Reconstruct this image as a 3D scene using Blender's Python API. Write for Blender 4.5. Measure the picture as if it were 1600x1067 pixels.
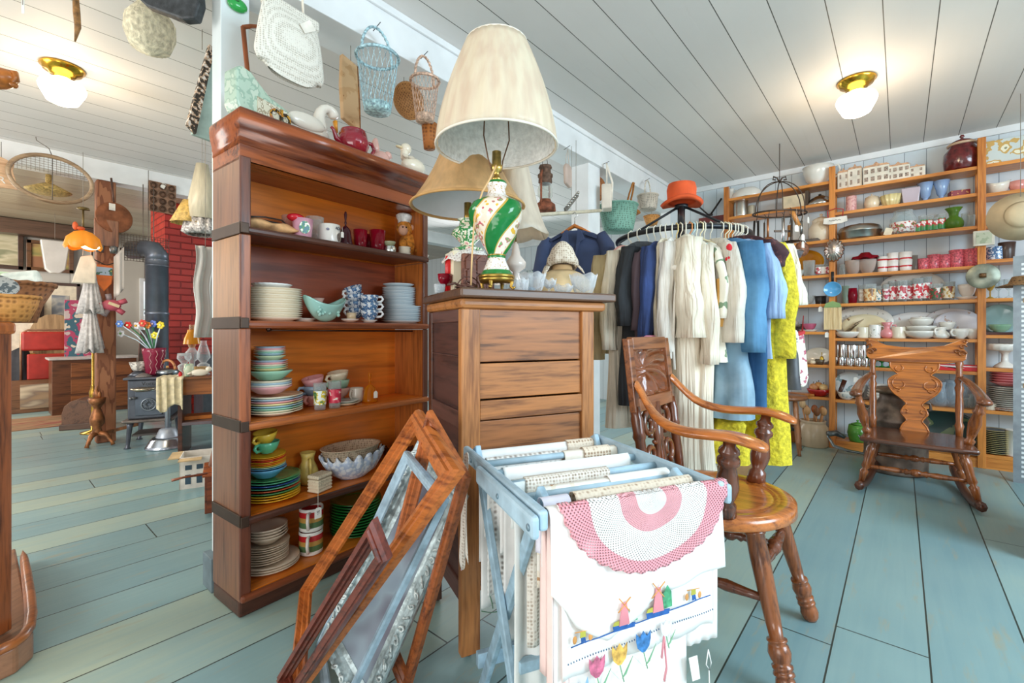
import bpy, math, random
from mathutils import Vector, Matrix
from math import sin, cos, pi, radians
random.seed(7)
for o in list(bpy.data.objects): bpy.data.objects.remove(o, do_unlink=True)
SC = bpy.context.scene; COL = SC.collection
# ---- camera: eye 1 m above the floor, level, 16 mm ----
A0 = math.atan(607/711); CA, SA, F = cos(A0), sin(A0), 711.0
cd = bpy.data.cameras.new('camera'); cam = bpy.data.objects.new('camera', cd); COL.objects.link(cam)
cam.location = (0, 0, 1); cam.rotation_euler = (pi/2, 0, A0-pi/2)
cd.sensor_width = 36; cd.lens = 16.0; cd.shift_y = -15.5/1600; cd.clip_start = .01
SC.camera = cam
# ---- world, daylight, added fill light, exposure ----
wd = bpy.data.worlds.new('daylight'); SC.world = wd; wd.use_nodes = True
bg = wd.node_tree.nodes['Background']; bg.inputs[0].default_value = (1, .975, .94, 1); bg.inputs[1].default_value = .72
SC.view_settings.view_transform = 'Standard'; SC.view_settings.look = 'None'
SC.view_settings.gamma = 1; SC.view_settings.use_curve_mapping = False
SC.view_settings.exposure = 0.30
def area(name, loc, to, size, power, col=(1,1,1), sy=None):
    l = bpy.data.lights.new(name, 'AREA'); l.energy = power; l.color = col; l.size = size
    l.shape = 'RECTANGLE'; l.size_y = sy or size
    o = bpy.data.objects.new(name, l); COL.objects.link(o); o.location = loc
    o.rotation_euler = (Vector(to)-Vector(loc)).to_track_quat('-Z', 'Y').to_euler()
    return o
area('window_daylight_right', (1.7, -2.9, 1.9), (2.0, -.1, .0), 2.2, 125, (.66, .86, 1), 1.5)
area('ceiling_fill_front', (-1.3, .2, .9), (2.4, 1.0, 2.1), 1.6, 24, (1, .98, .95), 1.2)  # added fill light from behind the camera, aimed up to brighten the ceiling
area('fill_light_left_room', (-2.2, 3.6, 1.6), (2, 4.2, .9), 1.6, 60, (1, .97, .92), 1.4)  # unseen lamp added so the left room is less dim
area('fill_light_back_room', (-1.2, 7.4, 1.7), (1.6, 7.6, 1.2), 1.4, 50, (1, .95, .88), 1.3)  # added fill light beyond the left edge, lifting the deep back room
area('window_daylight_far_room', (4.9, 4.6, 1.6), (3, 3.6, 1.3), 1.4, 32, (.95, .98, 1), 1.2)
def point(name, loc, power, col, rad=.06):
    l = bpy.data.lights.new(name, 'POINT'); l.energy = power; l.color = col; l.shadow_soft_size = rad
    o = bpy.data.objects.new(name, l); COL.objects.link(o); o.location = loc
# ---- projection helpers ----
def W(d, r, z=0.0): return Vector((d*CA+r*SA, d*SA-r*CA, z))
def at(px, py, d): return W(d, (px-800)/F*d, 1+(518-py)/F*d)
def fl(px, py, z=0.0):
    d = (1-z)*F/(py-518); return W(d, (px-800)/F*d, z)
def dep(p): return p[0]*CA+p[1]*SA
def onl(px, P, D):                     # point of the line P+tD on the plumb plane through column px
    k = (px-800)/F; d0 = P[0]*CA+P[1]*SA; r0 = P[0]*SA-P[1]*CA; dd = D[0]*CA+D[1]*SA; rd = D[0]*SA-D[1]*CA
    t = (k*d0-r0)/(rd-k*dd); return Vector((P[0]+t*D[0], P[1]+t*D[1], 0))
# ---- materials ----
_mc = {}
def lin(h):
    if isinstance(h, str):
        h = h.lstrip('#'); c = [int(h[i:i+2], 16)/255 for i in (0, 2, 4)]
    else: c = h
    return tuple([(x/12.92 if x <= .04045 else ((x+.055)/1.055)**2.4) for x in c]+[1])
def nmat(name):
    m = bpy.data.materials.new(name); m.use_nodes = True; nt = m.node_tree
    return m, nt, nt.nodes['Principled BSDF']
def node(nt, t, **k):
    n = nt.nodes.new(t)
    for a, b in k.items(): setattr(n, a, b)
    return n
def ocoord(nt, sc=(1, 1, 1), rot=(0, 0, 0)):
    tc = node(nt, 'ShaderNodeTexCoord'); mp = node(nt, 'ShaderNodeMapping')
    nt.links.new(tc.outputs['Object'], mp.inputs[0]); mp.inputs['Scale'].default_value = sc; mp.inputs['Rotation'].default_value = rot
    return mp.outputs[0]
def ramp(nt, src, stops, const=False):
    r = node(nt, 'ShaderNodeValToRGB'); nt.links.new(src, r.inputs[0]); e = r.color_ramp.elements
    if const: r.color_ramp.interpolation = 'CONSTANT'
    while len(e) < len(stops): e.new(.5)
    for q, (p, c) in zip(e, stops): q.position = p; q.color = lin(c)
    return r.outputs[0]
def bumpn(nt, b, src, st, dist=.01):
    n = node(nt, 'ShaderNodeBump'); n.inputs['Strength'].default_value = st; n.inputs['Distance'].default_value = dist
    nt.links.new(src, n.inputs['Height']); nt.links.new(n.outputs[0], b.inputs['Normal'])
def sh(h, k):
    h = h.lstrip('#'); return '#'+''.join('%02x' % max(0, min(255, int(int(h[i:i+2], 16)*k))) for i in (0, 2, 4))
def C(col, rough=.5, metal=0, var=.08, sc=14, bump=0, sheen=0, coat=0):
    key = ('C', col, rough, metal, var, sc, bump, sheen, coat)
    if key in _mc: return _mc[key]
    m, nt, b = nmat('paint_'+col.strip('#'))
    n = node(nt, 'ShaderNodeTexNoise'); n.inputs['Scale'].default_value = sc; n.inputs['Detail'].default_value = 3
    nt.links.new(ocoord(nt), n.inputs['Vector'])
    nt.links.new(ramp(nt, n.outputs[0], [(.3, sh(col, 1-var)), (.7, sh(col, 1+var))]), b.inputs['Base Color'])
    b.inputs['Roughness'].default_value = rough; b.inputs['Metallic'].default_value = metal
    if coat: b.inputs['Coat Weight'].default_value = coat
    if bump: bumpn(nt, b, n.outputs[0], bump)
    _mc[key] = m; return m
def CER(col): return C(col, .16, 0, .03, 8, 0, 0, .3)
def MET(col='#c9c9c6', rough=.25): return C(col, rough, 1, .08, 9)
def wood(c1, c2, axis='x', sc=1.0, rough=.38, dist=1.2, coat=.15):
    key = ('W', c1, c2, axis, sc, rough, dist)
    if key in _mc: return _mc[key]
    m, nt, b = nmat('wood_'+c1.strip('#'))
    s = {'x': (1.2, 16, 16), 'y': (16, 1.2, 16), 'z': (16, 16, 1.2)}[axis]
    n = node(nt, 'ShaderNodeTexNoise'); n.inputs['Scale'].default_value = 1.0*sc; n.inputs['Detail'].default_value = 5
    n.inputs['Distortion'].default_value = dist
    nt.links.new(ocoord(nt, s), n.inputs['Vector'])
    n2 = node(nt, 'ShaderNodeTexNoise'); n2.inputs['Scale'].default_value = 7*sc; n2.inputs['Detail'].default_value = 4
    nt.links.new(ocoord(nt, s), n2.inputs['Vector'])
    mx = node(nt, 'ShaderNodeMix', data_type='FLOAT'); mx.inputs[0].default_value = .4
    nt.links.new(n.outputs[0], mx.inputs[2]); nt.links.new(n2.outputs[0], mx.inputs[3])
    nt.links.new(ramp(nt, mx.outputs[0], [(.36, c2), (.5, c1), (.66, sh(c1, 1.12))]), b.inputs['Base Color'])
    b.inputs['Roughness'].default_value = rough; b.inputs['Coat Weight'].default_value = coat; b.inputs['Coat Roughness'].default_value = .2
    bumpn(nt, b, mx.outputs[0], .12, .003)
    _mc[key] = m; return m
def pat(base, cols, sc=30, lo=.55, rough=.2, kind='n', stretch=(1, 1, 1)):
    key = ('P', base, tuple(cols), sc, lo, rough, kind, stretch)
    if key in _mc: return _mc[key]
    m, nt, b = nmat('pattern_'+base.strip('#'))
    if kind == 'v':
        n = node(nt, 'ShaderNodeTexVoronoi'); n.inputs['Scale'].default_value = sc; src = n.outputs['Distance']
    else:
        n = node(nt, 'ShaderNodeTexNoise'); n.inputs['Scale'].default_value = sc; n.inputs['Detail'].default_value = 2; src = n.outputs[0]
    nt.links.new(ocoord(nt, stretch), n.inputs['Vector'])
    st = [(0, base)]; k = len(cols)
    for i, c in enumerate(cols): st.append((lo+.09*i, c))
    nt.links.new(ramp(nt, src, st, kind != 's'), b.inputs['Base Color']); b.inputs['Roughness'].default_value = rough
    _mc[key] = m; return m
def bands(stops, axis='z', h=.1, rough=.3, glassy=0, z0=0):   # colour bands along a thing (decoration that is really there)
    key = ('B', tuple(stops), axis, h, rough, glassy, z0)
    if key in _mc: return _mc[key]
    m, nt, b = nmat('banded')
    tc = node(nt, 'ShaderNodeTexCoord'); sp = node(nt, 'ShaderNodeSeparateXYZ'); nt.links.new(tc.outputs['Object'], sp.inputs[0])
    dv = node(nt, 'ShaderNodeMath', operation='MULTIPLY_ADD'); dv.inputs[1].default_value = 1/h; dv.inputs[2].default_value = -z0/h
    nt.links.new(sp.outputs['xyz'.index(axis)], dv.inputs[0])
    nt.links.new(ramp(nt, dv.outputs[0], stops, True), b.inputs['Base Color']); b.inputs['Roughness'].default_value = rough
    if glassy: b.inputs['Alpha'].default_value = glassy
    _mc[key] = m; return m
def GL(col='#ffffff', body=.1, gloss=.35, bcol=None):       # thin glass: clear, glossy, a little body
    key = ('G', col, body, gloss, bcol)
    if key in _mc: return _mc[key]
    m, nt, b = nmat('glass_'+col.strip('#')); out = nt.nodes['Material Output']
    t = node(nt, 'ShaderNodeBsdfTransparent'); t.inputs[0].default_value = lin(col)
    b.inputs['Base Color'].default_value = lin(bcol or col); b.inputs['Roughness'].default_value = .08
    lw = node(nt, 'ShaderNodeLayerWeight'); lw.inputs[0].default_value = .35
    ad = node(nt, 'ShaderNodeMath', operation='MULTIPLY_ADD', use_clamp=True); ad.inputs[1].default_value = 1-gloss; ad.inputs[2].default_value = body
    nt.links.new(lw.outputs['Facing'], ad.inputs[0])
    mx = node(nt, 'ShaderNodeMixShader'); nt.links.new(ad.outputs[0], mx.inputs[0]); nt.links.new(t.outputs[0], mx.inputs[1]); nt.links.new(b.outputs[0], mx.inputs[2])
    nt.links.new(mx.outputs[0], out.inputs[0]); _mc[key] = m; return m
def EM(col, st):
    key = ('E', col, st)
    if key in _mc: return _mc[key]
    m, nt, b = nmat('glow'); b.inputs['Base Color'].default_value = lin(col); b.inputs['Emission Color'].default_value = lin(col); b.inputs['Emission Strength'].default_value = st
    _mc[key] = m; return m
def weave(c1, c2, sc=60, hole=0, rough=.7):                  # woven cane, wicker, crochet (hole = open gaps)
    key = ('V', c1, c2, sc, hole)
    if key in _mc: return _mc[key]
    m, nt, b = nmat('weave_'+c1.strip('#'))
    v = node(nt, 'ShaderNodeTexVoronoi'); v.inputs['Scale'].default_value = sc; v.inputs['Randomness'].default_value = .25
    nt.links.new(ocoord(nt), v.inputs['Vector'])
    nt.links.new(ramp(nt, v.outputs['Distance'], [(.15, c2), (.5, c1)]), b.inputs['Base Color']); b.inputs['Roughness'].default_value = rough
    bumpn(nt, b, v.outputs['Distance'], .6, .004)
    if hole: nt.links.new(ramp(nt, v.outputs['Distance'], [(0, (0, 0, 0)), (hole, (1, 1, 1))], True), b.inputs['Alpha'])
    _mc[key] = m; return m
def cloth(col, var=.06, sc=9, bump=.15): return C(col, .85, 0, var, sc, bump)
# ---- mesh builder ----
class M:
    def __init__(s): s.v = []; s.f = []; s.mi = []; s.sm = []; s.k = 0
    def add(s, vs, fs, smooth=True):
        n = len(s.v); s.v += [Vector(v) for v in vs]
        for f in fs: s.f.append([n+i for i in f]); s.mi.append(s.k); s.sm.append(smooth)
        return n
    def box(s, x0, x1, y0, y1, z0, z1):
        s.add([(x, y, z) for z in (z0, z1) for x, y in ((x0, y0), (x1, y0), (x1, y1), (x0, y1))],
              [(3, 2, 1, 0), (4, 5, 6, 7), (0, 1, 5, 4), (1, 2, 6, 5), (2, 3, 7, 6), (3, 0, 4, 7)], False); return s
    def cbox(s, c, sx, sy, sz, rot=None):
        n = len(s.v); s.box(-sx/2, sx/2, -sy/2, sy/2, -sz/2, sz/2); c = Vector(c)
        for i in range(n, len(s.v)): s.v[i] = (rot @ s.v[i] if rot else s.v[i])+c
        return s
    def lathe(s, prof, c=(0, 0, 0), n=24, fn=None, sy=1.0):
        vs = []; fs = []; m = len(prof)
        for i in range(n):
            a = 2*pi*i/n
            for r, z in prof:
                if fn: r, z = fn(a, r, z)
                vs.append((c[0]+r*cos(a), c[1]+r*sin(a)*sy, c[2]+z))
        for i in range(n):
            j = (i+1) % n
            for q in range(m-1): fs.append((i*m+q, j*m+q, j*m+q+1, i*m+q+1))
        s.add(vs, fs); return s
    def tube(s, pts, r, n=8, closed=False, flat=1.0):
        pts = [Vector(p) for p in pts]; m = len(pts); rs = r if isinstance(r, (list, tuple)) else [r]*m
        vs = []; fs = []; up = None
        for i, p in enumerate(pts):
            a = pts[(i-1) % m] if (i or closed) else p; b = pts[(i+1) % m] if (i < m-1 or closed) else p
            t = (b-a).normalized() if (b-a).length > 1e-9 else Vector((0, 0, 1))
            if up is None: up = Vector((0, 0, 1)) if abs(t.z) < .9 else Vector((1, 0, 0))
            u = t.cross(up); u = u.normalized() if u.length > 1e-6 else t.orthogonal().normalized()
            w = u.cross(t); up = w
            for k in range(n): vs.append(p+u*(rs[i]*cos(2*pi*k/n))+w*(rs[i]*flat*sin(2*pi*k/n)))
        for i in range(m if closed else m-1):
            j = (i+1) % m
            for k in range(n): l = (k+1) % n; fs.append((i*n+k, i*n+l, j*n+l, j*n+k))
        if not closed: fs.append(tuple(range(n))[::-1]); fs.append(tuple((m-1)*n+k for k in range(n)))
        s.add(vs, fs); return s
    def turn(s, p0, p1, prof, n=14):       # turned spindle along p0->p1, prof = (t, radius)
        p0 = Vector(p0); p1 = Vector(p1); s.tube([p0.lerp(p1, t) for t, r in prof], [r for t, r in prof], n); return s
    def ell(s, c, r, n=14, m=9):
        pr = [(sin(pi*i/m), -cos(pi*i/m)) for i in range(m+1)]; k = len(s.v); s.lathe([(a, b) for a, b in pr], n=n)
        if not hasattr(r, '__len__'): r = (r, r, r)
        for i in range(k, len(s.v)): v = s.v[i]; s.v[i] = Vector((c[0]+v.x*r[0], c[1]+v.y*r[1], c[2]+v.z*r[2]))
        return s
    def prism(s, pts, y0, y1, ax='xz', smooth=False):
        m = len(pts); mp = {'xz': lambda a, b, c: (a, c, b), 'xy': lambda a, b, c: (a, b, c), 'yz': lambda a, b, c: (c, a, b)}[ax]
        vs = [mp(a, b, y0) for a, b in pts]+[mp(a, b, y1) for a, b in pts]
        s.add(vs, [tuple(range(m)), tuple(range(2*m-1, m-1, -1))]+[(i, i+m, (i+1) % m+m, (i+1) % m) for i in range(m)], smooth); return s
    def grid(s, fn, nu, nv):
        s.add([fn(i/nu, j/nv) for i in range(nu+1) for j in range(nv+1)],
              [(i*(nv+1)+j, (i+1)*(nv+1)+j, (i+1)*(nv+1)+j+1, i*(nv+1)+j+1) for i in range(nu) for j in range(nv)]); return s
    def tf(s, mat, n=0):
        for i in range(n, len(s.v)): s.v[i] = mat @ s.v[i]
        return s
def RZ(a): return Matrix.Rotation(a, 4, 'Z')
def RX(a): return Matrix.Rotation(a, 4, 'X')
def RY(a): return Matrix.Rotation(a, 4, 'Y')
def TR(x, y=0, z=0): return Matrix.Translation(Vector((x, y, z)) if not hasattr(x, '__len__') else Vector(x))
def mk(name, m, mats, parent=None, loc=(0, 0, 0), rz=0, bev=0, sol=0, sub=0, rot=None, label=None):
    me = bpy.data.meshes.new(name); me.from_pydata([tuple(v) for v in m.v], [], m.f)
    for t in (mats if isinstance(mats, (list, tuple)) else [mats]): me.materials.append(t)
    for p, i, sm in zip(me.polygons, m.mi, m.sm): p.material_index = i; p.use_smooth = sm
    me.validate(); me.update()
    o = bpy.data.objects.new(name, me); COL.objects.link(o); o.location = loc; o.rotation_euler = rot or (0, 0, rz)
    if parent: o.parent = parent
    if sub: q = o.modifiers.new('sub', 'SUBSURF'); q.levels = sub; q.render_levels = sub
    if sol: q = o.modifiers.new('sol', 'SOLIDIFY'); q.thickness = sol; q.offset = 0
    if bev: q = o.modifiers.new('bev', 'BEVEL'); q.width = bev; q.segments = 2; q.limit_method = 'ANGLE'; q.harden_normals = False
    if label: o['label'] = label
    return o
def tag(o, label, cat, group=None, kind=None):
    o['label'] = label; o['category'] = cat
    if group: o['group'] = group
    if kind: o['kind'] = kind
    return o
def T(name, label, cat, loc=(0, 0, 0), rz=0, group=None, rot=None):
    o = bpy.data.objects.new(name, None); COL.objects.link(o); o.location = loc; o.rotation_euler = rot or (0, 0, rz); o.empty_display_size = .05
    return tag(o, label, cat, group)
def S(name, label, cat, m, mats, loc=(0, 0, 0), rz=0, group=None, kind=None, **k):
    return tag(mk(name, m, mats, None, loc, rz, **k), label, cat, group, kind)
def struct(name, m, mats, **k):
    o = mk(name, m, mats, **k); o['kind'] = 'structure'; return o
def text(s, size, mat, parent, loc, rot, name='lettering', ext=.0006):
    cu = bpy.data.curves.new('t', 'FONT'); cu.body = s; cu.size = size; cu.extrude = ext; cu.align_x = 'CENTER'; cu.align_y = 'CENTER'
    t = bpy.data.objects.new('t', cu); COL.objects.link(t); bpy.context.view_layer.update()
    me = bpy.data.meshes.new_from_object(t); bpy.data.objects.remove(t); me.materials.clear(); me.materials.append(mat)
    o = bpy.data.objects.new(name, me); COL.objects.link(o); o.parent = parent; o.location = loc; o.rotation_euler = rot; return o
def arc(c, r, a0, a1, n, pl='xz', ry=None):
    out = []
    for i in range(n+1):
        a = a0+(a1-a0)*i/n; u = r*cos(a); v = (ry or r)*sin(a)
        out.append({'xz': (c[0]+u, c[1], c[2]+v), 'xy': (c[0]+u, c[1]+v, c[2]), 'yz': (c[0], c[1]+u, c[2]+v)}[pl])
    return out
ORD = 'topmost,second,third,fourth,fifth,sixth,seventh,eighth,ninth,tenth,eleventh,twelfth,thirteenth,fourteenth,fifteenth,sixteenth,seventeenth,eighteenth,nineteenth,twentieth,twenty-first,twenty-second'.split(',')
# ---- setting ----
def plank_mat(name, w, cols, gcol, lw=.006, axis=1, light=None, grain=.25, ends=0, rough=.45, off=0, wear=None):
    m, nt, b = nmat(name); L = nt.links.new
    tc = node(nt, 'ShaderNodeTexCoord'); sp = node(nt, 'ShaderNodeSeparateXYZ'); L(tc.outputs['Object'], sp.inputs[0])
    def mt(op, a, bb=None, c=None):
        n = node(nt, 'ShaderNodeMath', operation=op)
        for i, q in enumerate((a, bb, c)):
            if q is None: continue
            if isinstance(q, (int, float)): n.inputs[i].default_value = q
            else: L(q, n.inputs[i])
        return n.outputs[0]
    c = mt('MULTIPLY_ADD', sp.outputs[axis], 1/w, off+100)
    idx = mt('FLOOR', c); fr = mt('FRACT', c)
    wn = node(nt, 'ShaderNodeTexWhiteNoise', noise_dimensions='1D'); L(idx, wn.inputs['W'])
    other = sp.outputs[1-axis] if axis < 2 else sp.outputs[2]
    if axis == 1: s = (1.3, 26, 26)
    else: s = (26, 26, 1.3)
    nz = node(nt, 'ShaderNodeTexNoise'); nz.inputs['Scale'].default_value = 1.5; nz.inputs['Detail'].default_value = 6; nz.inputs['Distortion'].default_value = .8
    L(ocoord(nt, s), nz.inputs['Vector'])
    n2 = node(nt, 'ShaderNodeTexNoise'); n2.inputs['Scale'].default_value = 1.6; n2.inputs['Detail'].default_value = 4; L(ocoord(nt), n2.inputs['Vector'])
    f = mt('ADD', mt('MULTIPLY', wn.outputs[0], .35), mt('ADD', mt('MULTIPLY', nz.outputs[0], grain), mt('MULTIPLY', n2.outputs[0], .65-grain)))
    col = ramp(nt, f, cols)
    if wear:
        n3 = node(nt, 'ShaderNodeTexNoise'); n3.inputs['Scale'].default_value = 2.6; n3.inputs['Detail'].default_value = 9; n3.inputs['Roughness'].default_value = .68
        L(ocoord(nt, (1, 6, 6)), n3.inputs['Vector'])
        k = ramp(nt, n3.outputs[0], [(.57, (0, 0, 0)), (.75, (1, 1, 1))])
        mx = node(nt, 'ShaderNodeMix', data_type='RGBA'); L(k, mx.inputs[0]); L(col, mx.inputs[6]); mx.inputs[7].default_value = lin(wear); col = mx.outputs[2]
    g = mt('LESS_THAN', fr, lw/w)
    if ends:
        pos = mt('FRACT', mt('ADD', mt('MULTIPLY', other, 1/ends), mt('MULTIPLY', wn.outputs[0], 7.3)))
        g = mt('MAXIMUM', g, mt('LESS_THAN', pos, .005/ends))
    mx = node(nt, 'ShaderNodeMix', data_type='RGBA'); L(g, mx.inputs[0]); L(col, mx.inputs[6]); mx.inputs[7].default_value = lin(gcol); col = mx.outputs[2]
    h = mt('SUBTRACT', mt('MULTIPLY', nz.outputs[0], .12), g)
    if light:
        g2 = mt('LESS_THAN', mt('ABSOLUTE', mt('SUBTRACT', fr, .5)), light/w); h = mt('SUBTRACT', h, mt('MULTIPLY', g2, .5))
    L(col, b.inputs['Base Color']); b.inputs['Roughness'].default_value = rough; bumpn(nt, b, h, .6, .006)
    return m
fm = plank_mat('painted_floorboards', .235, [(.25, '#7799a0'), (.5, '#8dabab'), (.72, '#abb9a6')], '#2f3c38', .005, 1, grain=.2, ends=3.7, rough=.33, off=.3, wear='#a99c7c')
struct('floor', M().box(-3, 7, -3.5, 10, -.05, 0), fm)
cm = plank_mat('painted_ceiling_boards', .204, [(.2, '#e0ddda'), (.8, '#ece9e5')], '#5d5b56', .0045, 1, .004, .05, 0, .55, off=-.30)
struct('ceiling', M().box(-3, 6.2, -3.5, 5.44, 2.535, 2.6), cm)
cm2 = plank_mat('brown_ceiling_boards', .3, [(.2, '#8d7a63'), (.5, '#b3a48a'), (.8, '#c3bda4')], '#5b4c3a', .003, 1, None, .3, 0, .22)
struct('ceiling_back_room', M().box(-3, 6.2, 5.60, 9.1, 2.47, 2.6), cm2)
wm = plank_mat('wall_beadboard', .135, [(.2, '#c9d5dc'), (.8, '#dbe3e7')], '#7f8c95', .004, 1, None, .05, 0, .5, off=.2)
struct('wall_back', M().box(5.0, 5.1, -3.5, 1.95, 0, 2.535), wm)
struct('wall_end', M().box(6.0, 6.1, 1.9, 9.1, 0, 2.535), wm)
wm3 = plank_mat('wall_boards_far', .42, [(.2, '#bfb9ae'), (.8, '#d3cec3')], '#77716a', .006, 0, None, .05, 0, .6)
struct('wall_far', M().box(-3, 6, 9.0, 9.1, 0, 2.535), wm3)
wp = C('#eceff0', .4, 0, .03, 5)
struct('wall_return', M().box(5.0, 6.0, 1.95, 2.06, 0, 2.535), wp)
struct('trim_1', M().box(4.975, 5.0, -3.5, 1.84, 2.485, 2.535), wp)                    # crown strip of the shelf wall
struct('baseboard_back', M().box(4.98, 5.0, -3.5, 1.84, 0, .09), C('#9db0bb', .5))
bm_ = M().box(-3, 5.0, 1.84, 2.06, 2.333, 2.535); bm_.box(-3, 5.0, 1.825, 1.84, 2.50, 2.535)
struct('trim_2', bm_, wp, bev=.004)                                                     # beam between the rooms
struct('trim_3', M().box(.603, .704, 1.985, 2.088, 0, 2.333), C('#dfe8ea', .4, 0, .03, 5), bev=.003)   # near post
struct('trim_4', M().box(.575, .603, 2.0, 2.1, .0, .13), C('#6e7f86', .6), bev=.003)
struct('trim_5', M().box(3.12, 3.30, 1.87, 2.03, 0, 2.333), wp, bev=.003)               # far post
struct('trim_6', M().box(-3, 6.0, 5.44, 5.60, 2.36, 2.535), wp, bev=.004)               # header beam of left room
struct('trim_7', M().box(5.97, 6.0, 2.06, 5.44, 2.42, 2.535), wp)
# windows in the end and far walls
def window(nm, x, y, z0, z1, w, nrm):
    fr = M(); t = .05
    if nrm == 'x':
        for a, b in ((y-w/2-t, y-w/2), (y+w/2, y+w/2+t), (y-.012, y+.012)): fr.box(x-.03, x, a, b, z0-t, z1+t)
        for a, b in ((z0-t, z0), (z1, z1+t), ((z0+z1)/2-.015, (z0+z1)/2+.015)): fr.box(x-.03, x, y-w/2, y+w/2, a, b)
        gl = M().box(x-.008, x-.004, y-w/2, y+w/2, z0, z1)
    else:
        for a, b in ((x-w/2-t, x-w/2), (x+w/2, x+w/2+t), (x-.012, x+.012)): fr.box(a, b, y-.03, y, z0-t, z1+t)
        for a, b in ((z0-t, z0), (z1, z1+t), ((z0+z1)/2-.015, (z0+z1)/2+.015)): fr.box(x-w/2, x+w/2, y-.03, y, a, b)
        gl = M().box(x-w/2, x+w/2, y-.008, y-.004, z0, z1)
    f = struct(nm, fr, wp, bev=.002); m, nt, b = nmat('daylit_pane')
    n = node(nt, 'ShaderNodeTexNoise'); n.inputs['Scale'].default_value = 4; nt.links.new(ocoord(nt), n.inputs['Vector'])
    r = ramp(nt, n.outputs[0], [(.35, '#9fcbb4'), (.5, '#cfe9f4'), (.62, '#f4fbff')]); nt.links.new(r, b.inputs['Emission Color']); b.inputs['Emission Strength'].default_value = 1.6
    b.inputs['Base Color'].default_value = (.1, .1, .1, 1)
    mk('window_pane', gl, m, f)
window('window_1', 6.0, 3.95, 1.0, 1.9, 1.1, 'x')
window('window_2', 6.0, 2.75, 1.0, 1.9, .7, 'x')
window('window_3', 2.02, 9.0, .9, 1.78, .7, 'y')
# red brick chimney in the back room
m, nt, b = nmat('painted_brick'); bt = node(nt, 'ShaderNodeTexBrick')
tc = node(nt, 'ShaderNodeTexCoord'); sp = node(nt, 'ShaderNodeSeparateXYZ'); cb = node(nt, 'ShaderNodeCombineXYZ')
nt.links.new(tc.outputs['Object'], sp.inputs[0]); ad = node(nt, 'ShaderNodeMath', operation='ADD'); nt.links.new(sp.outputs[0], ad.inputs[0]); nt.links.new(sp.outputs[1], ad.inputs[1])
nt.links.new(ad.outputs[0], cb.inputs[0]); nt.links.new(sp.outputs[2], cb.inputs[1]); nt.links.new(cb.outputs[0], bt.inputs[0])
bt.inputs['Scale'].default_value = 1; bt.inputs['Brick Width'].default_value = .22; bt.inputs['Row Height'].default_value = .075; bt.inputs['Mortar Size'].default_value = .008; bt.inputs['Mortar Smooth'].default_value = .6
bt.inputs[1].default_value = lin('#c23224'); bt.inputs[2].default_value = lin('#a8271c'); bt.inputs[3].default_value = lin('#8d2018')
nt.links.new(bt.outputs[0], b.inputs['Base Color']); b.inputs['Roughness'].default_value = .45
inv = node(nt, 'ShaderNodeMath', operation='SUBTRACT'); inv.inputs[0].default_value = 1; nt.links.new(bt.outputs['Fac'], inv.inputs[1]); bumpn(nt, b, inv.outputs[0], .9, .012)
struct('wall_chimney', M().box(1.36, 2.6, 6.3, 6.95, 0, 2.47), m)
# ceiling lamps
def ceiling_lamp(c, label):
    t = T('ceiling_lamp', label, 'lamp', c, 0, 'schoolhouse ceiling lamps'); t.scale = (.74, .74, .86)
    br = C('#d9a53a', .2, 1, .1)
    mk('base_plate', M().lathe([(0, 0), (.13, 0), (.135, -.012), (.12, -.022), (.115, -.035), (.085, -.045), (.075, -.06), (.055, -.066), (.05, -.09), (0, -.09)], n=32), br, t)
    mk('globe', M().lathe([(.05, -.075), (.055, -.09), (.13, -.115), (.142, -.14), (.135, -.165), (.095, -.235), (.06, -.25), (0, -.253)], n=32), EM('#fff4e2', 4), t)
    point('lamp_light', Vector(c)+Vector((0, 0, -.33)), 8, (1, .74, .46), .12)
ceiling_lamp(at(1338, 126, 2.78)*1 + Vector((0, 0, 0)), 'brass and white glass ceiling lamp in the right room above the shelves')
ceiling_lamp(at(98, 104, 2.64), 'brass and white glass ceiling lamp in the left room by the white beam')
for o in bpy.data.objects:
    if o.name.startswith('ceiling_lamp'): o.location.z = 2.535
for o in bpy.data.objects:
    if o.name.startswith('lamp_light'): o.location.z = 2.535-.33
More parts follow.
